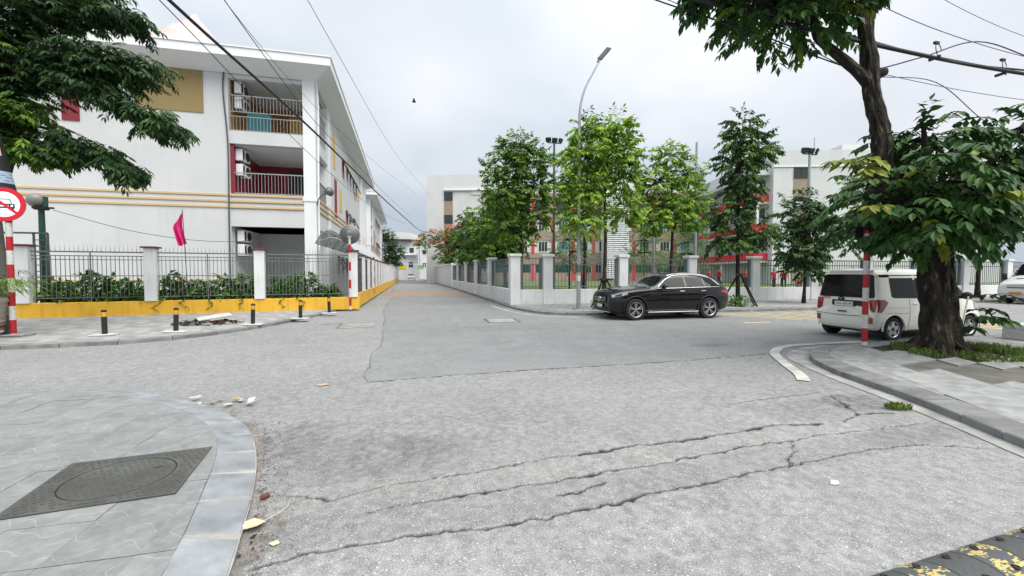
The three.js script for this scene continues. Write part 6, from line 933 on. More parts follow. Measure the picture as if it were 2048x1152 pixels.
// ───────────── overhead cables ─────────────
function cable(name, label, pts, rad, m, group) { const P = smooth(pts, 8); return tag(mesh(name, tube(P, rad, 6), m), label, 'cable', group); }
cable('power_cable', 'thick black overhead cable slanting down past the school corner', [[-5.3, 6.9, -0.5], [-4.2, 6.55, -8.5], [-3.2, 6.45, -14.6], [-1.5, 6.4, -28], [0.3, 6.5, -42], [1.8, 6.75, -54], [3.6, 7.6, -66]], 0.034, M.cable);
cable('power_cable', 'thin black wire looping just above the thick slanting cable', [[-3.8, 7.4, -2], [-3.35, 6.9, -10], [-2.9, 6.6, -15], [-2.3, 6.9, -22], [-1.2, 7.6, -36], [0.6, 8.2, -52]], 0.009, M.cable);
cable('power_cable', 'thin black wire hugging the underside of the thick slanting cable', [[-4.8, 6.6, -2], [-4.1, 6.35, -9], [-3.6, 6.0, -14], [-2.6, 5.6, -22], [-1.5, 5.6, -30], [0, 6.0, -40]], 0.009, M.cable);
cable('power_cable', 'thin grey wire crossing the roof of the striped school block', [[-4.6, 8.6, -4], [-4.4, 8.3, -9], [-4.0, 8.4, -16], [-2.5, 9.4, -30], [1.5, 11.4, -56]], 0.008, M.fenceDark);
cable('power_cable', 'thin grey wire high above the side street, farthest right of the slanting wires', [[-3.2, 8.8, -3], [-2.6, 8.4, -9], [-1.9, 8.6, -16], [-0.6, 9.6, -30], [3, 11.6, -56]], 0.008, M.fenceDark);
cable('power_cable', 'thin wire sagging across the white school wall from the globe lamp', [[-12.2, 3.85, -19.0], [-10.4, 3.25, -20], [-8.6, 3.0, -21.5], [-7.2, 3.1, -22.6], [-6, 3.5, -23.6]], 0.010, M.cable);
cable('power_cable', 'thick bundled black cables passing behind the tall limb of the big tree', [[-9, 7.6, -6.2], [0, 6.85, -6.5], [4.6, 6.35, -6.6], [9, 6.15, -6.75], [14, 6.15, -6.9], [24, 6.7, -7.2], [34, 7.6, -7.5]], 0.042, M.cable);
cable('power_cable', 'second black cable twisted around the bundled cables by the big tree', [[-9, 7.75, -6.25], [0, 6.95, -6.5], [4.4, 6.5, -6.6], [6.8, 6.26, -6.6], [9, 6.24, -6.8], [11.2, 6.09, -6.8], [14, 6.24, -6.9], [24, 6.8, -7.2]], 0.022, M.cable);
cable('power_cable', 'thin black wire dipping at the tree limb and rising again to its right', [[0, 7.6, -7.2], [3.7, 6.5, -6.9], [6.5, 6.0, -6.8], [8.5, 5.66, -6.8], [9.0, 5.66, -6.8], [10.6, 6.15, -6.9], [12.4, 6.75, -7.0], [15, 6.7, -7.2], [22, 6.8, -7.6]], 0.013, M.cable);
cable('power_cable', 'pale lilac wire running level behind the bundled cables', [[2, 7.4, -7.4], [7.5, 6.1, -7.2], [9.5, 5.9, -7.2], [12.5, 5.75, -7.2], [17, 5.9, -7.4], [26, 6.6, -7.8]], 0.008, M.wireLilac);
cable('power_cable', 'pale lilac wire dropping to the right below the bundled cables', [[7.5, 6.1, -7.0], [9.3, 5.75, -7.1], [11.5, 5.85, -7.2], [13.5, 5.2, -7.4], [17.5, 4.5, -7.8], [26, 4.4, -9]], 0.010, M.wireLilac);
cable('power_cable', 'pale lilac wire rising above the bundled cables right of the tree', [[5.2, 8.4, -6.9], [9.2, 7.1, -6.9], [12.5, 6.7, -7.0], [17, 6.8, -7.3], [24, 7.4, -7.6]], 0.009, M.wireLilac);
cable('power_cable', 'hair-thin grey wire at the top right corner above all the others', [[6.5, 9.2, -7], [10, 8.0, -7.1], [14, 7.35, -7.3], [20, 7.3, -7.6], [28, 7.8, -8]], 0.006, M.fenceDark);
for (const [x, y, z, l] of [[11.0, 6.3, -6.85, 'coiled wire loop tied to the bundled cables right of the tree limb'], [13.2, 6.25, -6.95, 'coiled wire loop tied to the bundled cables, farther from the tree limb']]) { const t = thing('wire_coil', l, 'cable', [x, y, z]); mesh('loop', turned(new THREE.TorusGeometry(0.17, 0.008, 6, 24, 4.6), 0, 0.3, 0.4), M.cable, t); mesh('tie', [box(0.12, 0.05, 0.05, -0.08, 0.16, 0), box(0.05, 0.05, 0.2, -0.12, -0.16, 0)], M.cable, t); }
{ const t = thing('bird', 'small dark bird flying above the side street', 'bird', [0.6, 11.9, -27]); mesh('body', new THREE.SphereGeometry(0.07, 10, 8).scale(1.8, 0.8, 0.8), M.hair, t); for (const s of [-1, 1]) mesh('wing', prism([[-0.05, 0], [0.08, 0], [0.02, s * 0.2], [-0.06, s * 0.24]], 0, 0.01).rotateX(-s * 0.5).translate(0, 0.03, 0), M.hair, t); }

// ───────────── vehicles ─────────────
const paintBlack = new THREE.MeshPhysicalMaterial({ color: lin(0.003, 0.0035, 0.005), roughness: 0.7, specularIntensity: 0.2, clearcoat: 1, clearcoatRoughness: 0.04 });
const paintCream = new THREE.MeshPhysicalMaterial({ color: lin(0.80, 0.79, 0.71), roughness: 0.4, clearcoat: 0.8, clearcoatRoughness: 0.08 });
const paintSilver = new THREE.MeshPhysicalMaterial({ color: lin(0.62, 0.62, 0.62), roughness: 0.4, clearcoat: 0.8, clearcoatRoughness: 0.08 });
const chrome = mat(0.75, 0.76, 0.78, 0.18, { metalness: 1 });
const satin = mat(0.5, 0.51, 0.52, 0.35, { metalness: 0.9 });
const carGlass = new THREE.MeshPhysicalMaterial({ color: lin(0.006, 0.009, 0.010), roughness: 0.03, specularIntensity: 0.4 });
const tyreM = mat(0.014, 0.014, 0.015, 0.85);
const lampRed = new THREE.MeshPhysicalMaterial({ color: lin(0.28, 0.004, 0.010), roughness: 0.15, clearcoat: 1 });
const lampClear = new THREE.MeshPhysicalMaterial({ color: lin(0.42, 0.44, 0.46), roughness: 0.12, metalness: 0.5, clearcoat: 1 });
const trimDark = mat(0.018, 0.018, 0.019, 0.6);
const KEYS = ['bot', 'yLow', 'wLow', 'yMid', 'wMid', 'yBelt', 'wBelt', 'yEdge', 'wEdge', 'yTop'];
class CarBody {
  constructor(rows, leanF, leanR) {                       // rows: [x, ...KEYS], x increasing; leanF / leanR(y): x shift of the end faces
    this.rows = rows; this.x0 = rows[0][0]; this.x1 = rows[rows.length - 1][0]; this.lF = leanF; this.lR = leanR;
    const xs = rows.map((r) => r[0]); this.m = KEYS.map((_, k) => { const d = []; const n = xs.length; for (let i = 0; i < n - 1; i++) d.push((rows[i + 1][k + 1] - rows[i][k + 1]) / (xs[i + 1] - xs[i])); const t = [d[0]]; for (let i = 1; i < n - 1; i++) t.push(d[i - 1] * d[i] <= 0 ? 0 : 2 * d[i - 1] * d[i] / (d[i - 1] + d[i])); t.push(d[n - 2]); return t; });
  }
  at(x) { const R = this.rows; let i = 0; while (i < R.length - 2 && x > R[i + 1][0]) i++; const h = R[i + 1][0] - R[i][0], t = clamp((x - R[i][0]) / h), t2 = t * t, t3 = t2 * t, o = {}; KEYS.forEach((k, j) => { o[k] = (2 * t3 - 3 * t2 + 1) * R[i][j + 1] + (t3 - 2 * t2 + t) * h * this.m[j][i] + (-2 * t3 + 3 * t2) * R[i + 1][j + 1] + (t3 - t2) * h * this.m[j][i + 1]; }); return o; }
  half(x) { const s = this.at(x); let P = [[0, s.bot], [s.wLow * 0.9, s.bot], [s.wLow, s.yLow], [s.wMid, s.yMid], [s.wBelt, s.yBelt], [lerp(s.wBelt, s.wEdge, 0.5), lerp(s.yBelt, s.yEdge, 0.5)], [s.wEdge, s.yEdge], [s.wEdge * 0.55, lerp(s.yEdge, s.yTop, 0.82)], [0, s.yTop]]; for (let q = 0; q < 2; q++) { const N = [P[0]]; for (let i = 0; i < P.length - 1; i++) { const a = P[i], b = P[i + 1]; if (i > 0) N.push([lerp(a[0], b[0], 0.25), lerp(a[1], b[1], 0.25)]); if (i < P.length - 2) N.push([lerp(a[0], b[0], 0.75), lerp(a[1], b[1], 0.75)]); } N.push(P[P.length - 1]); P = N; } return P; }
  shift(x, y) { const f = clamp(1 - (x - this.x0) / 0.5), r = clamp(1 - (this.x1 - x) / 0.5); return (this.lF ? this.lF(y) * f * f : 0) + (this.lR ? this.lR(y) * r * r : 0); }
  widthAt(x, y) { const P = this.half(x); for (let i = P.length - 2; i > 0; i--) { const [z0, y0] = P[i], [z1, y1] = P[i + 1]; if (y >= y0 && y <= y1 && y1 > y0) return lerp(z0, z1, (y - y0) / (y1 - y0)); } return y > P[P.length - 1][1] ? 0 : P[3][0]; }
  topAt(x, z) { const P = this.half(x), a = Math.abs(z); for (let i = P.length - 1; i > 0; i--) { const [z0, y0] = P[i - 1], [z1, y1] = P[i]; if (a >= z1 && a <= z0) return lerp(y1, y0, (a - z1) / (z0 - z1 || 1)); } return P[P.length - 1][1]; }
  geometry(N = 64) {
    const rings = [], K = this.half(this.x0).length; for (let i = 0; i <= N; i++) { const x = lerp(this.x0, this.x1, i / N), h = this.half(x), ring = []; for (let k = 0; k < K; k++) ring.push([x + this.shift(x, h[k][1]), h[k][1], h[k][0]]); for (let k = K - 2; k > 0; k--) ring.push([x + this.shift(x, h[k][1]), h[k][1], -h[k][0]]); rings.push(ring); }
    const cap = (ring, fn, s) => ring.map(([x, y, z]) => { const yc = (ring[0][1] + ring[K - 1][1]) / 2, yy = yc + (y - yc) * s; return [fn(yy), yy, z * s]; });
    const f = (y) => this.x0 + (this.lF ? this.lF(y) : 0), b = (y) => this.x1 + (this.lR ? this.lR(y) : 0), all = [];
    for (const s of [0.001, 0.35, 0.7, 0.9]) all.push(cap(rings[0], f, s)); all.push(...rings); for (const s of [0.9, 0.7, 0.35, 0.001]) all.push(cap(rings[N], b, s));
    const n = rings[0].length, pos = [], idx = []; for (const r of all) for (const p of r) pos.push(...p);
    for (let i = 0; i < all.length - 1; i++) for (let k = 0; k < n; k++) { const a = i * n + k, c = i * n + (k + 1) % n; idx.push(a, a + n, c, c, a + n, c + n); }
    const g = new THREE.BufferGeometry(); g.setAttribute('position', new THREE.Float32BufferAttribute(pos, 3)); g.setIndex(idx); g.computeVertexNormals(); g.setAttribute('uv', new THREE.Float32BufferAttribute(new Float32Array(pos.length / 3 * 2), 2)); return g;
  }
  side(xa, xb, yb, yt, s, off = 0.004, nx = 16, ny = 5) { const g = new THREE.PlaneGeometry(1, 1, nx, ny), p = g.getAttribute('position'); for (let i = 0; i < p.count; i++) { const x = lerp(xa, xb, p.getX(i) + 0.5), y = lerp(yb(x), yt(x), p.getY(i) + 0.5); p.setXYZ(i, x + this.shift(x, y), y, s * (this.widthAt(x, y) + off)); } g.computeVertexNormals(); return g; }
  top(xa, xb, wa, wb, off = 0.004, nx = 14, ny = 14) { const g = new THREE.PlaneGeometry(1, 1, nx, ny), p = g.getAttribute('position'); for (let i = 0; i < p.count; i++) { const t = p.getX(i) + 0.5, x = lerp(xa, xb, t), z = p.getY(i) * 2 * lerp(wa, wb, t), y = this.topAt(x, z) + off; p.setXYZ(i, x + this.shift(x, y), y, z); } g.computeVertexNormals(); return g; }
  line(fn, s, off = 0.01, rad = 0.008, n = 24) { const P = []; for (let i = 0; i <= n; i++) { const [x, y] = fn(i / n); P.push(V(x + this.shift(x, y), y, s * (this.widthAt(x, y) + off))); } return tube(P, rad, 6); }
}
const pw = (pts) => (x) => { let i = 0; while (i < pts.length - 2 && x > pts[i + 1][0]) i++; const [a, b] = [pts[i], pts[i + 1]]; return lerp(a[1], b[1], clamp((x - a[0]) / (b[0] - a[0]))); };
function carve(geo, holes, rad) { const ev = new Evaluator(); ev.useGroups = false; let A = new Brush(geo); A.updateMatrixWorld(); for (const [x, y, z, l] of holes) { const c = new THREE.CylinderGeometry(rad, rad, l, 40); c.rotateX(Math.PI / 2); const B = new Brush(c); B.position.set(x, y, z); B.updateMatrixWorld(); A = ev.evaluate(A, B, SUBTRACTION); A.updateMatrixWorld(); } return A.geometry; }
function wheel(parent, x, z, R, W, style) {
  const s = Math.sign(z), g = new THREE.Group(); g.name = 'wheel'; g.position.set(x, R, z); parent.add(g); if (s < 0) g.rotation.y = Math.PI;
  const rr_ = R * (style === 'suv' ? 0.70 : 0.66), pr = [[rr_, -W / 2], [R * 0.93, -W / 2], [R * 0.985, -W * 0.38], [R, -W * 0.2], [R, W * 0.2], [R * 0.985, W * 0.38], [R * 0.93, W / 2], [rr_, W / 2 - 0.008], [rr_ - 0.01, W / 2 - 0.03]];
  mesh('tyre', new THREE.LatheGeometry(pr.map(([a, b]) => new THREE.Vector2(a, b)), 44).rotateX(Math.PI / 2), tyreM, g);
  mesh('rim', [new THREE.LatheGeometry([[rr_, W / 2 - 0.004], [rr_ - 0.012, W / 2 - 0.002], [rr_ - 0.02, W / 2 - 0.02]].map(([a, b]) => new THREE.Vector2(a, b)), 44).rotateX(Math.PI / 2)], satin, g);
  mesh('brake_disc', moved(new THREE.CircleGeometry(rr_ - 0.005, 36), 0, 0, W / 2 - 0.075), trimDark, g);
  const spoke = (a, w0, w1, r0, r1, d, mt, skew = 0) => { const sh = new THREE.Shape(); sh.moveTo(r0, -w0); sh.lineTo(r1, -w1 + skew); sh.lineTo(r1, w1 + skew); sh.lineTo(r0, w0); const e = new THREE.ExtrudeGeometry(sh, { depth: 0.03, bevelEnabled: true, bevelSize: 0.003, bevelThickness: 0.003, bevelSegments: 1 }); e.rotateZ(a); e.translate(0, 0, d); mesh('spoke', planarUV(e), mt, g); };
  for (let k = 0; k < 5; k++) { const a = k * 1.2566 + 0.31; if (style === 'suv') { spoke(a, 0.012, 0.012, 0.045, rr_ - 0.012, W / 2 - 0.05, satin, 0.045); spoke(a, 0.012, 0.012, 0.045, rr_ - 0.012, W / 2 - 0.051, satin, -0.045); } else { spoke(a, 0.03, 0.055, 0.03, rr_ * 0.55, W / 2 - 0.05, satin); spoke(a, 0.055, 0.028, rr_ * 0.55, rr_ - 0.012, W / 2 - 0.05, satin); } }
  mesh('hub_cap', turned(new THREE.CylinderGeometry(0.04, 0.05, 0.02, 20), Math.PI / 2).translate(0, 0, W / 2 - 0.018), style === 'suv' ? satin : trimDark, g);
}
function plateTex(txt, bg, fg) { return new THREE.MeshStandardMaterial({ roughness: 0.5, map: canvasTex(512, 120, (c, w, h) => { c.fillStyle = bg; c.fillRect(0, 0, w, h); c.strokeStyle = fg; c.lineWidth = 5; c.strokeRect(7, 7, w - 14, h - 14); c.fillStyle = fg; c.font = 'bold 88px sans-serif'; c.textAlign = 'center'; c.fillText(txt, w / 2, 92); }) }); }
function plate(parent, txt, w, h, pos, ry, bg = '#e8ebec', fg = '#1b1d20') { const g = new THREE.Group(); g.name = 'number_plate'; g.position.set(...pos); g.rotation.y = ry; parent.add(g); mesh('plate_back', box(w, h, 0.012, 0, 0, -0.007), trimDark, g); mesh('plate_face', new THREE.PlaneGeometry(w - 0.008, h - 0.008).translate(0, 0, 0.001), plateTex(txt, bg, fg), g); }
// black SUV parked at the far kerb, nose to the side street
{
  const t = thing('black_suv', 'black SUV parked at the kerb in front of the white school fence', 'car', [6.66, 0, -13.93]);
  const B = new CarBody([
    [0.00, 0.30, 0.36, 0.60, 0.60, 0.70, 0.82, 0.66, 0.90, 0.55, 0.93],
    [0.14, 0.25, 0.33, 0.76, 0.60, 0.84, 0.88, 0.79, 0.97, 0.68, 1.01],
    [0.45, 0.22, 0.32, 0.85, 0.64, 0.92, 0.96, 0.86, 1.03, 0.75, 1.08],
    [0.85, 0.21, 0.32, 0.87, 0.66, 0.945, 1.00, 0.90, 1.07, 0.78, 1.13],
    [1.35, 0.21, 0.32, 0.87, 0.66, 0.935, 1.03, 0.90, 1.11, 0.80, 1.17],
    [1.55, 0.21, 0.32, 0.87, 0.66, 0.93, 1.04, 0.90, 1.16, 0.79, 1.24],
    [2.10, 0.21, 0.32, 0.87, 0.66, 0.93, 1.06, 0.90, 1.45, 0.67, 1.55],
    [2.40, 0.21, 0.32, 0.87, 0.66, 0.93, 1.07, 0.90, 1.54, 0.64, 1.625],
    [2.95, 0.21, 0.32, 0.87, 0.66, 0.93, 1.08, 0.90, 1.565, 0.63, 1.64],
    [3.50, 0.21, 0.32, 0.87, 0.67, 0.935, 1.10, 0.90, 1.54, 0.62, 1.62],
    [3.95, 0.22, 0.34, 0.86, 0.68, 0.935, 1.12, 0.88, 1.47, 0.60, 1.56],
    [4.25, 0.24, 0.36, 0.82, 0.68, 0.90, 1.12, 0.85, 1.37, 0.58, 1.45],
    [4.48, 0.28, 0.40, 0.76, 0.68, 0.85, 1.06, 0.79, 1.17, 0.58, 1.22],
    [4.60, 0.32, 0.42, 0.72, 0.68, 0.80, 1.00, 0.74, 1.06, 0.56, 1.09],
    [4.66, 0.36, 0.46, 0.66, 0.68, 0.74, 0.94, 0.68, 0.99, 0.5, 1.01]], (y) => (y < 0.5 ? 0.04 * (0.5 - y) * 3 : 0.12 * Math.pow(Math.max(0, y - 0.62), 1)), null);
  const R = 0.37, ax = [0.84, 3.71];
  mesh('body', carve(B.geometry(72), ax.flatMap((x) => [[x, R, 0.88, 0.5], [x, R, -0.88, 0.5]]), 0.435), paintBlack, t);
  for (const x of ax) for (const s of [-1, 1]) { mesh('wheel_arch_liner', new THREE.CylinderGeometry(0.43, 0.43, 0.26, 36, 1, true, 0, Math.PI).rotateX(Math.PI / 2).rotateZ(Math.PI / 2).translate(x, R, s * 0.76), mat(0.01, 0.01, 0.01, 0.9, side2), t); mesh('arch_trim', moved(new THREE.TorusGeometry(0.445, 0.018, 6, 36, Math.PI * 1.06).rotateZ(-0.1), x, R, s * 0.925), trimDark, t); wheel(t, x, s * 0.83, R, 0.24, 'suv'); }
  const yb = pw([[1.7, 1.085], [4.2, 1.135]]), yt = pw([[1.68, 1.10], [2.05, 1.36], [2.35, 1.49], [2.7, 1.525], [3.2, 1.525], [3.6, 1.495], [3.95, 1.39], [4.18, 1.16]]);
  for (const s of [-1, 1]) {
    for (const [a, b] of [[1.78, 2.76], [2.84, 3.52], [3.58, 4.14]]) mesh('side_window', B.side(a, b, yb, yt, s), carGlass, t);
    mesh('window_trim', [B.line((u) => { const x = lerp(1.72, 4.17, u); return [x, yt(x) + 0.012]; }, s, 0.006, 0.011, 36), B.line((u) => { const x = lerp(1.7, 4.18, u); return [x, yb(x) - 0.012]; }, s, 0.008, 0.009)], chrome, t);
    mesh('roof_rail', B.line((u) => { const x = lerp(2.2, 3.9, u); return [x, B.topAt(x, 0.58) - 0.005 + 0.03 * Math.sin(Math.PI * u)]; }, s, 0.0, 0.016), satin, t);
    mesh('running_board', [chamferBox(2.0, 0.035, 0.1, 0.01, 2.28, 0.27, s * 0.90)], satin, t);
    for (const x of [2.62, 3.46]) mesh('door_handle', chamferBox(0.2, 0.03, 0.03, 0.008, x, 0.98, s * (B.widthAt(x, 0.98) + 0.015)), chrome, t);
    for (const [x, y0, y1] of [[1.62, 0.3, 1.06], [2.80, 0.3, 1.08], [3.36, 0.55, 1.1]]) mesh('door_seam', B.line((u) => [x + 0.02 * u, lerp(y0, y1, u)], s, 0.001, 0.004, 14), trimDark, t);
    const mir = new THREE.Group(); mir.name = 'wing_mirror'; mir.position.set(1.86, 1.16, s * 1.03); t.add(mir); mesh('mirror_shell', new THREE.SphereGeometry(0.12, 18, 12).scale(0.75, 0.62, 1.0), paintBlack, mir); mesh('mirror_stalk', box(0.06, 0.05, 0.16, 0.02, -0.06, -s * 0.1), trimDark, mir);
    const hl = new THREE.Group(); hl.name = 'headlight'; t.add(hl); const hy = pw([[0.05, 0.78], [0.55, 0.87]]), hy2 = pw([[0.05, 0.87], [0.30, 0.93], [0.62, 0.955]]); mesh('lens', B.side(0.04, 0.56, hy, hy2, s, 0.006, 12, 4), lampClear, hl); mesh('inner_lamp', B.side(0.12, 0.36, (x) => hy(x) + 0.012, (x) => hy2(x) - 0.03, s, 0.012, 8, 2), trimDark, hl);
    mesh('tail_light', B.side(4.22, 4.6, pw([[4.22, 0.93], [4.6, 0.86]]), pw([[4.22, 1.01], [4.6, 0.98]]), s, 0.006, 8, 3), lampRed, t);
    mesh('fog_vent', chamferBox(0.05, 0.06, 0.2, 0.01, 0.12, 0.37, s * 0.6), satin, t);
  }
  mesh('windscreen', B.top(1.50, 2.22, 0.70, 0.56), carGlass, t); mesh('rear_window', B.top(4.08, 4.42, 0.52, 0.56), carGlass, t); mesh('sunroof', B.top(2.45, 3.3, 0.42, 0.42, 0.003), carGlass, t);
  const gr = new THREE.Group(); gr.name = 'grille'; gr.position.set(0.0, 0.70, 0); gr.rotation.z = -0.10; t.add(gr);
  mesh('mesh_panel', chamferBox(0.06, 0.26, 0.86, 0.02, 0.0, 0, 0), trimDark, gr); for (const y of [-0.035, 0.045]) mesh('bar', chamferBox(0.025, 0.03, 0.84, 0.008, -0.035, y, 0), chrome, gr); mesh('emblem_ring', new THREE.TorusGeometry(0.085, 0.011, 8, 30).rotateY(Math.PI / 2).translate(-0.055, 0, 0), chrome, gr); for (const a of [0, 2.094, 4.189]) mesh('emblem_arm', box(0.012, 0.085, 0.018, 0, 0.042, 0).rotateX(a).translate(-0.055, 0, 0), chrome, gr);
  mesh('lower_trim', chamferBox(0.06, 0.03, 1.3, 0.01, 0.02, 0.28, 0), chrome, t); mesh('lower_intake', chamferBox(0.05, 0.12, 0.9, 0.02, -0.005, 0.40, 0), trimDark, t);
  plate(t, '30G-126.71', 0.42, 0.12, [-0.045, 0.48, 0], -Math.PI / 2);
  mesh('underbody', box(3.9, 0.12, 1.4, 2.3, 0.26, 0), trimDark, t);
}
// small cream box car by the island, seen from behind
{
  const t = thing('cream_microcar', 'small boxy cream car parked by the kerb behind the big tree', 'car', [10.55, 0, -8.38]);
  const B = new CarBody([
    [0.00, 0.27, 0.34, 0.66, 0.56, 0.735, 0.96, 0.715, 1.58, 0.585, 1.64],
    [0.10, 0.24, 0.32, 0.735, 0.56, 0.785, 0.96, 0.765, 1.62, 0.645, 1.69],
    [0.40, 0.22, 0.32, 0.765, 0.58, 0.80, 0.97, 0.785, 1.64, 0.665, 1.715],
    [1.30, 0.21, 0.32, 0.765, 0.58, 0.80, 0.97, 0.785, 1.645, 0.665, 1.725],
    [2.10, 0.21, 0.32, 0.765, 0.58, 0.80, 0.96, 0.785, 1.62, 0.655, 1.705],
    [2.50, 0.21, 0.32, 0.765, 0.58, 0.80, 0.95, 0.785, 1.50, 0.65, 1.60],
    [2.85, 0.21, 0.32, 0.765, 0.58, 0.80, 0.94, 0.775, 1.20, 0.68, 1.29],
    [3.08, 0.22, 0.33, 0.755, 0.57, 0.79, 0.92, 0.745, 1.00, 0.66, 1.06],
    [3.35, 0.24, 0.34, 0.72, 0.56, 0.76, 0.84, 0.70, 0.90, 0.58, 0.95],
    [3.53, 0.27, 0.36, 0.64, 0.54, 0.68, 0.74, 0.62, 0.79, 0.5, 0.83],
    [3.60, 0.32, 0.40, 0.54, 0.54, 0.58, 0.68, 0.54, 0.72, 0.4, 0.75]], (y) => (y > 0.66 ? 0.05 * Math.min(1, (y - 0.66) / 0.08) + 0.13 * Math.max(0, y - 0.95) : y < 0.4 ? 0.05 * (0.4 - y) / 0.12 : 0), null);
  const R = 0.285, ax = [0.52, 3.0];
  const fx = (y) => B.lF(y);
  mesh('body', carve(B.geometry(72), ax.flatMap((x) => [[x, R, 0.74, 0.44], [x, R, -0.74, 0.44]]), 0.335), paintCream, t);
  for (const x of ax) for (const s of [-1, 1]) { mesh('wheel_arch_liner', new THREE.CylinderGeometry(0.331, 0.331, 0.23, 36, 1, true, 0, Math.PI).rotateX(Math.PI / 2).rotateZ(Math.PI / 2).translate(x, R, s * 0.645), mat(0.01, 0.01, 0.01, 0.9, side2), t); mesh('arch_trim', moved(new THREE.TorusGeometry(0.35, 0.018, 6, 32, Math.PI * 1.05).rotateZ(-0.08), x, R, s * 0.788), paintCream, t); wheel(t, x, s * 0.70, R, 0.175, 'ray'); }
  const panel = (name, pts, m, off, thick = 0.02, parent = t) => { // flat panel on the rear face from [z, y] outline
    const sh = new THREE.Shape(pts.map(([z, y]) => new THREE.Vector2(z, y))), g = new THREE.ExtrudeGeometry(sh, { depth: thick, bevelEnabled: true, bevelSize: 0.004, bevelThickness: 0.004, bevelSegments: 1, curveSegments: 10 }), p = g.getAttribute('position'); for (let i = 0; i < p.count; i++) { const z = p.getX(i), y = p.getY(i), d = p.getZ(i); p.setXYZ(i, fx(y) - off - d + thick, y, z); } const q = g.index ? g.toNonIndexed() : g; q.computeVertexNormals(); return mesh(name, planarUV(q), m, parent); };
  const round = (z0, z1, y0, y1, r) => { const o = []; for (const [cz, cy, a0] of [[z1 - r, y0 + r, -Math.PI / 2], [z1 - r, y1 - r, 0], [z0 + r, y1 - r, Math.PI / 2], [z0 + r, y0 + r, Math.PI]]) for (let k = 0; k <= 4; k++) { const a = a0 + k * Math.PI / 8; o.push([cz + r * Math.cos(a), cy + r * Math.sin(a)]); } return o; };
  panel('rear_window', [[-0.655, 1.02], [0.655, 1.02], [0.675, 1.06], [0.60, 1.53], [0.56, 1.57], [-0.56, 1.57], [-0.60, 1.53], [-0.675, 1.06]], carGlass, 0.012, 0.015);
  panel('number_plate_recess', round(-0.34, 0.40, 0.80, 0.94, 0.02), trimDark, 0.0, 0.006);
  plate(t, '99A-559.99', 0.47, 0.12, [fx(0.86) - 0.028, 0.855, -0.02], -Math.PI / 2);
  const em = new THREE.Group(); em.name = 'emblem'; em.position.set(fx(0.985) - 0.012, 0.975, -0.1); em.rotation.y = -Math.PI / 2; t.add(em);
  mesh('badge', new THREE.CylinderGeometry(1, 1, 0.012, 32).rotateX(Math.PI / 2).scale(0.085, 0.04, 1), trimDark, em);
  mesh('badge_print', new THREE.PlaneGeometry(0.13, 0.05).translate(0, 0, 0.0085), new THREE.MeshStandardMaterial({ roughness: 0.4, map: canvasTex(256, 100, (c, w, h) => { c.fillStyle = '#0d0e10'; c.fillRect(0, 0, w, h); c.fillStyle = '#c9cccf'; c.font = 'bold 84px sans-serif'; c.textAlign = 'center'; c.fillText('KIΛ', 128, 80); }) }), em);
  const st = new THREE.Group(); st.name = 'red_sticker'; st.position.set(fx(1.0) - 0.008, 0.985, -0.48); st.rotation.y = -Math.PI / 2; t.add(st); mesh('sticker_print', new THREE.PlaneGeometry(0.19, 0.06), new THREE.MeshStandardMaterial({ roughness: 0.5, map: canvasTex(256, 80, (c, w, h) => { c.fillStyle = '#c22a33'; c.fillRect(0, 0, w, h); c.strokeStyle = '#e9c7c8'; c.lineWidth = 5; c.strokeRect(5, 5, w - 10, h - 10); c.fillStyle = '#f1dcdc'; for (let k = 0; k < 7; k++) c.fillRect(24 + k * 30, 26 + (k % 2) * 4, 20, 26); }) }), st);
  panel('tailgate_handle', round(-0.16, 0.06, 0.655, 0.68, 0.01), trimDark, 0.002, 0.01);
  for (const s of [-1, 1]) {
    const tl = new THREE.Group(); tl.name = 'tail_light'; t.add(tl);
    mesh('lens', B.side(0.02, 0.30, pw([[0.02, 0.70], [0.12, 0.68], [0.30, 0.90]]), pw([[0.02, 0.985], [0.2, 0.985], [0.30, 0.93]]), s, 0.012, 12, 6), lampRed, tl);
    panel('lens', s > 0 ? [[0.60, 0.74], [0.66, 0.69], [0.715, 0.70], [0.72, 0.98], [0.60, 0.985], [0.575, 0.95]] : [[-0.60, 0.74], [-0.66, 0.69], [-0.715, 0.70], [-0.72, 0.98], [-0.60, 0.985], [-0.575, 0.95]], lampRed, 0.014, 0.03, tl);
    mesh('clear_core', B.side(0.07, 0.16, () => 0.76, () => 0.93, s, 0.016, 5, 4), mat(0.16, 0.15, 0.16, 0.2), tl);
    panel('reflector', round(s > 0 ? 0.60 : -0.69, s > 0 ? 0.69 : -0.60, 0.42, 0.56, 0.02), lampRed, 0.012, 0.012);
    const yb = pw([[0.36, 1.09], [0.52, 1.02], [2.5, 0.99], [3.0, 0.97]]), yt = pw([[0.36, 1.56], [2.2, 1.565], [2.5, 1.45], [2.82, 1.17], [2.95, 1.03]]);
    mesh('side_window', B.side(0.44, 1.18, yb, yt, s), carGlass, t); mesh('side_window', B.side(1.24, 2.12, yb, yt, s), carGlass, t); mesh('side_window', B.side(2.18, 2.86, yb, yt, s), carGlass, t); mesh('pillar_cover', B.side(0.06, 0.46, () => 1.505, () => 1.57, s, 0.003, 6, 2), carGlass, t); mesh('pillar_cover', B.side(1.17, 2.2, (x) => yb(x), (x) => yt(x), s, 0.002, 12, 4), trimDark, t);
    for (const x of [0.98, 2.14]) mesh('door_seam', B.line((u) => [x + 0.02 * Math.sin(3 * u), lerp(0.3, 0.99, u)], s, 0.001, 0.004, 14), trimDark, t);
    mesh('door_seam', B.line((u) => [lerp(0.3, 0.97, u), 0.66], s, 0.001, 0.004, 12), trimDark, t); mesh('door_seam', B.line((u) => [lerp(0.3, 0.97, u), 0.79], s, 0.001, 0.0025, 12), trimDark, t);
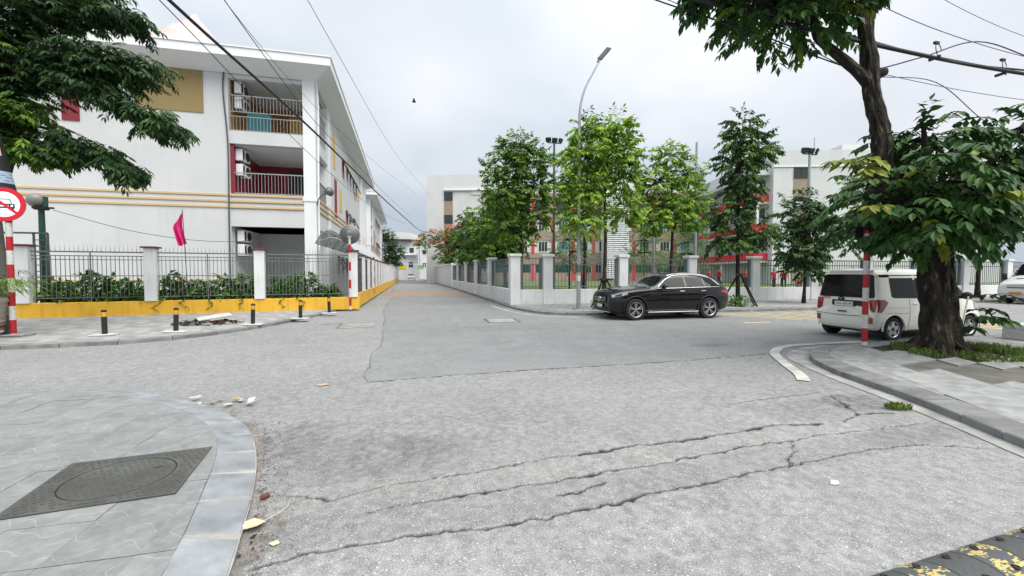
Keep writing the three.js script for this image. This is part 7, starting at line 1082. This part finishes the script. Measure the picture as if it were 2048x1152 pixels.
    for (const x of [1.16, 2.02]) mesh('door_handle', chamferBox(0.17, 0.03, 0.03, 0.008, x, 0.88, s * (B.widthAt(x, 0.88) + 0.012)), paintCream, t);
    const mir = new THREE.Group(); mir.name = 'wing_mirror'; mir.position.set(2.62, 1.06, s * 0.93); t.add(mir); mesh('mirror_shell', new THREE.SphereGeometry(0.11, 16, 12).scale(0.7, 0.85, 1), trimDark, mir); mesh('mirror_stalk', box(0.06, 0.06, 0.14, 0, -0.04, -s * 0.1), trimDark, mir);
    mesh('headlight', B.side(3.18, 3.46, pw([[3.18, 0.70], [3.46, 0.64]]), pw([[3.18, 0.90], [3.46, 0.78]]), s, 0.006, 8, 4), lampClear, t);
  }
  const seam = (f, n, r = 0.004) => { const P = []; for (let k = 0; k <= n; k++) { const [z, y] = f(k / n); P.push(V(fx(y) - 0.001, y, z)); } mesh('tailgate_seam', tube(P, r, 5), trimDark, t); };
  seam((u) => [lerp(-0.70, 0.66, u), 0.60 - 0.03 * Math.sin(Math.PI * u)], 24, 0.006);
  mesh('roof_spoiler', chamferBox(0.16, 0.035, 1.1, 0.012, 0.14, 1.665, 0), paintCream, t); mesh('antenna', rod([0.3, 1.71, 0.0], [0.24, 1.76, 0], 0.006), trimDark, t);
  mesh('windscreen', B.top(2.45, 3.0, 0.58, 0.62), carGlass, t); mesh('underbody', box(3.0, 0.12, 1.2, 1.8, 0.24, 0), trimDark, t);
}
// white van at the right edge, facing the camera's street
{
  const t = thing('white_van', 'white minibus van with an orange plate parked by the bicycles', 'van', [30.2, 0, -15.0]);
  const B = new CarBody([
    [0.00, 0.34, 0.42, 0.74, 0.62, 0.84, 0.92, 0.76, 1.00, 0.64, 1.05],
    [0.15, 0.30, 0.40, 0.86, 0.64, 0.95, 1.00, 0.88, 1.08, 0.76, 1.14],
    [0.55, 0.28, 0.38, 0.93, 0.68, 0.99, 1.12, 0.95, 1.20, 0.84, 1.28],
    [0.85, 0.28, 0.38, 0.93, 0.70, 1.00, 1.20, 0.97, 1.32, 0.86, 1.42],
    [1.45, 0.28, 0.38, 0.93, 0.70, 1.00, 1.24, 0.98, 2.02, 0.80, 2.14],
    [1.9, 0.28, 0.38, 0.93, 0.70, 1.00, 1.25, 0.98, 2.3, 0.78, 2.44],
    [3.0, 0.28, 0.38, 0.93, 0.70, 1.00, 1.25, 0.98, 2.36, 0.78, 2.5],
    [5.4, 0.28, 0.38, 0.93, 0.70, 1.00, 1.25, 0.98, 2.36, 0.78, 2.5],
    [5.75, 0.32, 0.40, 0.86, 0.70, 0.93, 1.25, 0.91, 2.28, 0.72, 2.42]], (y) => 0.10 * Math.max(0, y - 0.6), null);
  const R = 0.34, ax = [0.95, 4.5];
  mesh('body', carve(B.geometry(60), ax.flatMap((x) => [[x, R, 0.94, 0.5], [x, R, -0.94, 0.5]]), 0.41), paintSilver, t);
  for (const x of ax) for (const s of [-1, 1]) wheel(t, x, s * 0.86, R, 0.2, 'ray');
  mesh('windscreen', B.top(0.92, 1.5, 0.78, 0.70), carGlass, t);
  for (const s of [-1, 1]) { const yb = pw([[1.1, 1.30], [5.5, 1.32]]), yt = pw([[1.1, 1.45], [1.6, 1.95], [5.5, 2.0]]); for (const [a, b] of [[1.2, 2.1], [2.2, 3.6], [3.7, 5.3]]) mesh('side_window', B.side(a, b, yb, yt, s), carGlass, t); mesh('headlight', B.side(0.06, 0.5, pw([[0.06, 0.80], [0.5, 0.88]]), pw([[0.06, 0.98], [0.5, 1.12]]), s, 0.006, 8, 4), lampClear, t); const mir = new THREE.Group(); mir.name = 'wing_mirror'; mir.position.set(1.15, 1.4, s * 1.18); t.add(mir); mesh('mirror_shell', chamferBox(0.12, 0.34, 0.2, 0.03), trimDark, mir); mesh('mirror_stalk', box(0.05, 0.05, 0.2, 0, -0.1, -s * 0.14), trimDark, mir); }
  for (const y of [0.84, 0.93]) mesh('grille_bar', chamferBox(0.06, 0.05, 1.0, 0.015, 0.0 + 0.10 * (y - 0.6), y, 0), y > 0.9 ? chrome : trimDark, t); mesh('bumper', chamferBox(0.14, 0.26, 1.6, 0.05, 0.02, 0.52, 0), mat(0.42, 0.42, 0.43, 0.6), t); mesh('bonnet_vent', chamferBox(0.06, 0.02, 0.9, 0.005, 0.62, 1.318, 0), trimDark, t);
  plate(t, '99B-034.52', 0.47, 0.12, [-0.065, 0.56, -0.15], -Math.PI / 2, '#e0a02c', '#2a2110');
}
// bicycles against the kerb by the fence
function bicycle(label, pos, turn, lean) {
  const t = thing('bicycle', label, 'bicycle', pos, turn); t.rotation.x = lean; const R = 0.33;
  for (const x of [-0.52, 0.52]) { const w = new THREE.Group(); w.name = 'wheel'; w.position.set(x, R, 0); t.add(w); mesh('tyre', new THREE.TorusGeometry(R - 0.02, 0.022, 8, 36), tyreM, w); mesh('rim', new THREE.TorusGeometry(R - 0.045, 0.01, 6, 36), satin, w); const sp = []; for (let k = 0; k < 14; k++) sp.push(rod([0, 0, 0], [Math.cos(k * 0.449) * (R - 0.05), Math.sin(k * 0.449) * (R - 0.05), 0], 0.0025, 3)); mesh('spokes', sp, satin, w); }
  mesh('frame', [rod([0.52, R, 0], [0.38, 0.86, 0], 0.017), rod([0.40, 0.78, 0], [-0.04, 0.30, 0], 0.02), rod([-0.04, 0.30, 0], [-0.20, 0.82, 0], 0.017), rod([-0.16, 0.72, 0], [0.39, 0.82, 0], 0.016), rod([-0.52, R, 0], [-0.04, 0.30, 0], 0.012), rod([-0.52, R, 0], [-0.18, 0.74, 0], 0.012)], M.black, t);
  mesh('saddle', chamferBox(0.26, 0.05, 0.14, 0.02, -0.22, 0.86, 0), M.blackMatte, t); mesh('handlebar', tube(smooth([[0.28, 0.98, 0.27], [0.38, 1.0, 0.18], [0.38, 0.96, 0], [0.38, 1.0, -0.18], [0.28, 0.98, -0.27]], 4), 0.012, 6), satin, t); mesh('handlebar_stem', rod([0.38, 0.84, 0], [0.37, 0.97, 0], 0.014), satin, t); mesh('rack', [box(0.4, 0.015, 0.12, -0.5, 0.72, 0), rod([-0.52, R, 0.05], [-0.55, 0.72, 0.05], 0.006), rod([-0.52, R, -0.05], [-0.55, 0.72, -0.05], 0.006)], M.black, t); mesh('crank', [turned(new THREE.CylinderGeometry(0.09, 0.09, 0.012, 20), Math.PI / 2).translate(-0.04, 0.30, 0.04), rod([-0.04, 0.30, 0.06], [0.08, 0.18, 0.06], 0.01)], satin, t);
}
bicycle('bicycle standing upright by the fence near the white van', [27.6, 0.125, -17.6], 0.25, -0.06);
bicycle('dark bicycle leaning over beside the white van', [29.9, 0.125, -17.9], 0.9, 0.25);
bicycle('bicycle partly hidden behind the big tree trunk at the fence', [25.6, 0.125, -18.0], -0.2, -0.08);

// ───────────── pupils in red on the lawn ─────────────
function sdfMesh(bones, cy, half, res, k = 0.03) {
  const mc = new MarchingCubes(res, new THREE.MeshBasicMaterial(), false, false, 30000), n = mc.size, h = mc.halfsize; mc.isolation = 0;
  const B = bones.map(([a, b, ra, rb]) => ({ a, ra, rb: rb ?? ra, d: [b[0] - a[0], b[1] - a[1], b[2] - a[2]], l2: Math.max(1e-6, (b[0] - a[0]) ** 2 + (b[1] - a[1]) ** 2 + (b[2] - a[2]) ** 2) }));
  for (let z = 0; z < n; z++) for (let y = 0; y < n; y++) for (let x = 0; x < n; x++) {
    const px = (x - h) / h * half, py = (y - h) / h * half + cy, pz = (z - h) / h * half; let m = 1e3;
    for (const b of B) { const vx = px - b.a[0], vy = py - b.a[1], vz = pz - b.a[2], t = clamp((vx * b.d[0] + vy * b.d[1] + vz * b.d[2]) / b.l2), d = Math.hypot(vx - b.d[0] * t, vy - b.d[1] * t, vz - b.d[2] * t) - lerp(b.ra, b.rb, t); const q = clamp(0.5 + 0.5 * (m - d) / k); m = lerp(m, d, q) - k * q * (1 - q); }
    mc.field[x + y * n + z * n * n] = -m;
  }
  mc.update(); const c = mc.count ?? mc.geometry.drawRange.count, pos = new Float32Array(mc.positionArray.slice(0, c * 3)), nor = new Float32Array(mc.normalArray.slice(0, c * 3));
  for (let i = 0; i < c; i++) { pos[3 * i] *= half; pos[3 * i + 1] = pos[3 * i + 1] * half + cy; pos[3 * i + 2] *= half; }
  const g = new THREE.BufferGeometry(); g.setAttribute('position', new THREE.BufferAttribute(pos, 3)); g.setAttribute('normal', new THREE.BufferAttribute(nor, 3)); return planarUV(g);
}
function person(label, pos, turn, J, scale = 0.95) {
  const t = thing('person', label, 'person', pos, turn); t.scale.setScalar(scale);
  const { hip, chest, neck, head, sh, el, ha, kn, an } = J, mid = (a, b, s) => a.map((v, i) => lerp(v, b[i], s)), add = (a, b) => a.map((v, i) => v + b[i]);
  const hipJ = [[-0.09, 0, 0], [0.09, 0, 0]].map((o) => add(hip, o)), skin = [[hip, chest, 0.12, 0.13], [chest, neck, 0.10, 0.05], [neck, head, 0.048, 0.06], [add(head, [0, 0.03, -0.01]), add(head, [0, 0.08, -0.01]), 0.085, 0.088], [add(head, [0, 0.0, 0.07]), add(head, [0, 0.02, 0.09]), 0.018, 0.016]];
  for (const s of [0, 1]) { skin.push([sh[s], el[s], 0.042, 0.034], [el[s], ha[s], 0.034, 0.024], [ha[s], add(ha[s], mid([0, 0, 0], [ha[s][0] - el[s][0], ha[s][1] - el[s][1], ha[s][2] - el[s][2]], 0.22)), 0.03, 0.024], [hipJ[s], kn[s], 0.075, 0.05], [kn[s], an[s], 0.048, 0.032], [an[s], add(an[s], [0, -0.045, 0.12]), 0.036, 0.028]); }
  const body = sdfMesh(skin, 0.75, 0.95, 56, 0.04), fingers = [];
  for (const s of [0, 1]) { const d = V(...ha[s]).sub(V(...el[s])).normalize(), w = d.clone().cross(V(0, 0, 1)).normalize(); for (let f = 0; f < 5; f++) { const b = V(...ha[s]).addScaledVector(d, f ? 0.06 : 0.02).addScaledVector(w, f ? (f - 2.5) * 0.016 : 0.03), l = [0.045, 0.055, 0.062, 0.058, 0.045][f]; fingers.push(tube([b, b.clone().addScaledVector(d, l * 0.55).addScaledVector(w, f ? 0 : 0.018), b.clone().addScaledVector(d, l).add(V(0, 0, 0.012)).addScaledVector(w, f ? 0 : 0.022)], [0.008, 0.0075, 0.006], 5)); } }
  mesh('body', [body, ...fingers], M.skin, t);
  mesh('shirt', sdfMesh([[add(hip, [0, 0.02, 0]), chest, 0.142, 0.148], [chest, mid(chest, neck, 0.75), 0.125, 0.075], ...[0, 1].flatMap((s) => [[mid(chest, neck, 0.6), sh[s], 0.08, 0.065], [sh[s], mid(sh[s], el[s], 0.75), 0.062, 0.056]])], 0.75, 0.95, 44, 0.04), M.shirtRed, t);
  mesh('trousers', sdfMesh([[hipJ[0], hipJ[1], 0.115, 0.115], ...[0, 1].flatMap((s) => [[hipJ[s], kn[s], 0.092, 0.068], [kn[s], mid(kn[s], an[s], 0.88), 0.064, 0.055]])], 0.75, 0.95, 44, 0.03), M.navy, t);
  mesh('hair', new THREE.SphereGeometry(0.098, 18, 12).scale(0.96, 0.95, 1.02).translate(head[0], head[1] + 0.092, head[2] - 0.022), M.hair, t);
  for (const s of [-1, 1]) mesh('eye', new THREE.SphereGeometry(0.011, 8, 6).translate(head[0] + s * 0.032, head[1] + 0.045, head[2] + 0.072), M.hair, t);
  for (const s of [0, 1]) mesh('shoe', tube([add(an[s], [0, -0.05, -0.07]), add(an[s], [0, -0.05, -0.02]), add(an[s], [0, -0.055, 0.08]), add(an[s], [0, -0.065, 0.15])], [0.03, 0.046, 0.042, 0.02], 10), M.whitePaint, t);
  return t;
}
const stand = { hip: [0, 0.84, 0], chest: [0, 1.14, 0.01], neck: [0, 1.32, 0], head: [0, 1.41, 0.02], sh: [[-0.17, 1.26, 0], [0.17, 1.26, 0]], el: [[-0.23, 1.0, 0], [0.23, 1.0, 0]], ha: [[-0.22, 0.78, 0.06], [0.22, 0.78, 0.06]], kn: [[-0.09, 0.46, 0.02], [0.09, 0.46, 0.02]], an: [[-0.09, 0.10, 0], [0.09, 0.10, 0]] };
const walk = { ...stand, el: [[-0.22, 1.02, 0.12], [0.22, 1.02, -0.12]], ha: [[-0.2, 0.84, 0.26], [0.2, 0.82, -0.14]], kn: [[-0.08, 0.47, -0.06], [0.08, 0.48, 0.16]], an: [[-0.08, 0.14, -0.24], [0.08, 0.10, 0.2]] };
const bend = { hip: [0, 0.80, -0.08], chest: [0, 1.03, 0.12], neck: [0, 1.16, 0.24], head: [0, 1.22, 0.31], sh: [[-0.17, 1.12, 0.18], [0.17, 1.12, 0.18]], el: [[-0.25, 0.9, 0.24], [0.25, 0.92, 0.26]], ha: [[-0.3, 0.76, 0.4], [0.2, 0.74, 0.34]], kn: [[-0.11, 0.45, 0.04], [0.11, 0.45, 0.04]], an: [[-0.11, 0.10, -0.04], [0.11, 0.10, -0.04]] };
const sit = { hip: [0, 0.16, 0], chest: [0, 0.46, 0.02], neck: [0, 0.64, 0.02], head: [0, 0.73, 0.05], sh: [[-0.17, 0.58, 0], [0.17, 0.58, 0]], el: [[-0.24, 0.36, 0.1], [0.24, 0.36, 0.1]], ha: [[-0.14, 0.24, 0.3], [0.14, 0.24, 0.3]], kn: [[-0.22, 0.2, 0.34], [0.22, 0.2, 0.34]], an: [[0.06, 0.1, 0.42], [-0.06, 0.11, 0.36]] };
const arm = { ...stand, el: [[-0.26, 1.04, 0.1], [0.27, 1.1, 0.12]], ha: [[-0.2, 0.92, 0.3], [0.3, 0.98, 0.34]] };
person('person in a red shirt standing behind the rear window of the black car', [24.6, 0.28, -31.0], 0.9, stand, 1.02);
person('person in a long red shirt walking past the rear of the black car', [25.5, 0.28, -30.9], 1.2, walk, 1.1);
person('person in red with arms raised forward behind the dark staked tree', [27.55, 0.28, -30.2], 0.4, arm, 1.05);
person('person in red close beside the one with raised arms behind the dark staked tree', [28.05, 0.28, -30.6], -0.7, stand, 1.05);
person('person in red standing upright on the lawn beside the one bending', [29.95, 0.28, -29.8], 0.2, stand, 1.06);
person('person in red and dark trousers bending forward on the lawn', [30.8, 0.28, -29.6], -0.9, bend, 1.1);
person('person in red sitting cross-legged on the lawn by the tower door', [32.0, 0.28, -29.3], -0.3, sit, 1.05);
person('person in red half hidden behind the staked tree by the street lamp', [13.4, 0.28, -31.5], 0.3, stand, 1.05);

renderer.render(scene, camera);
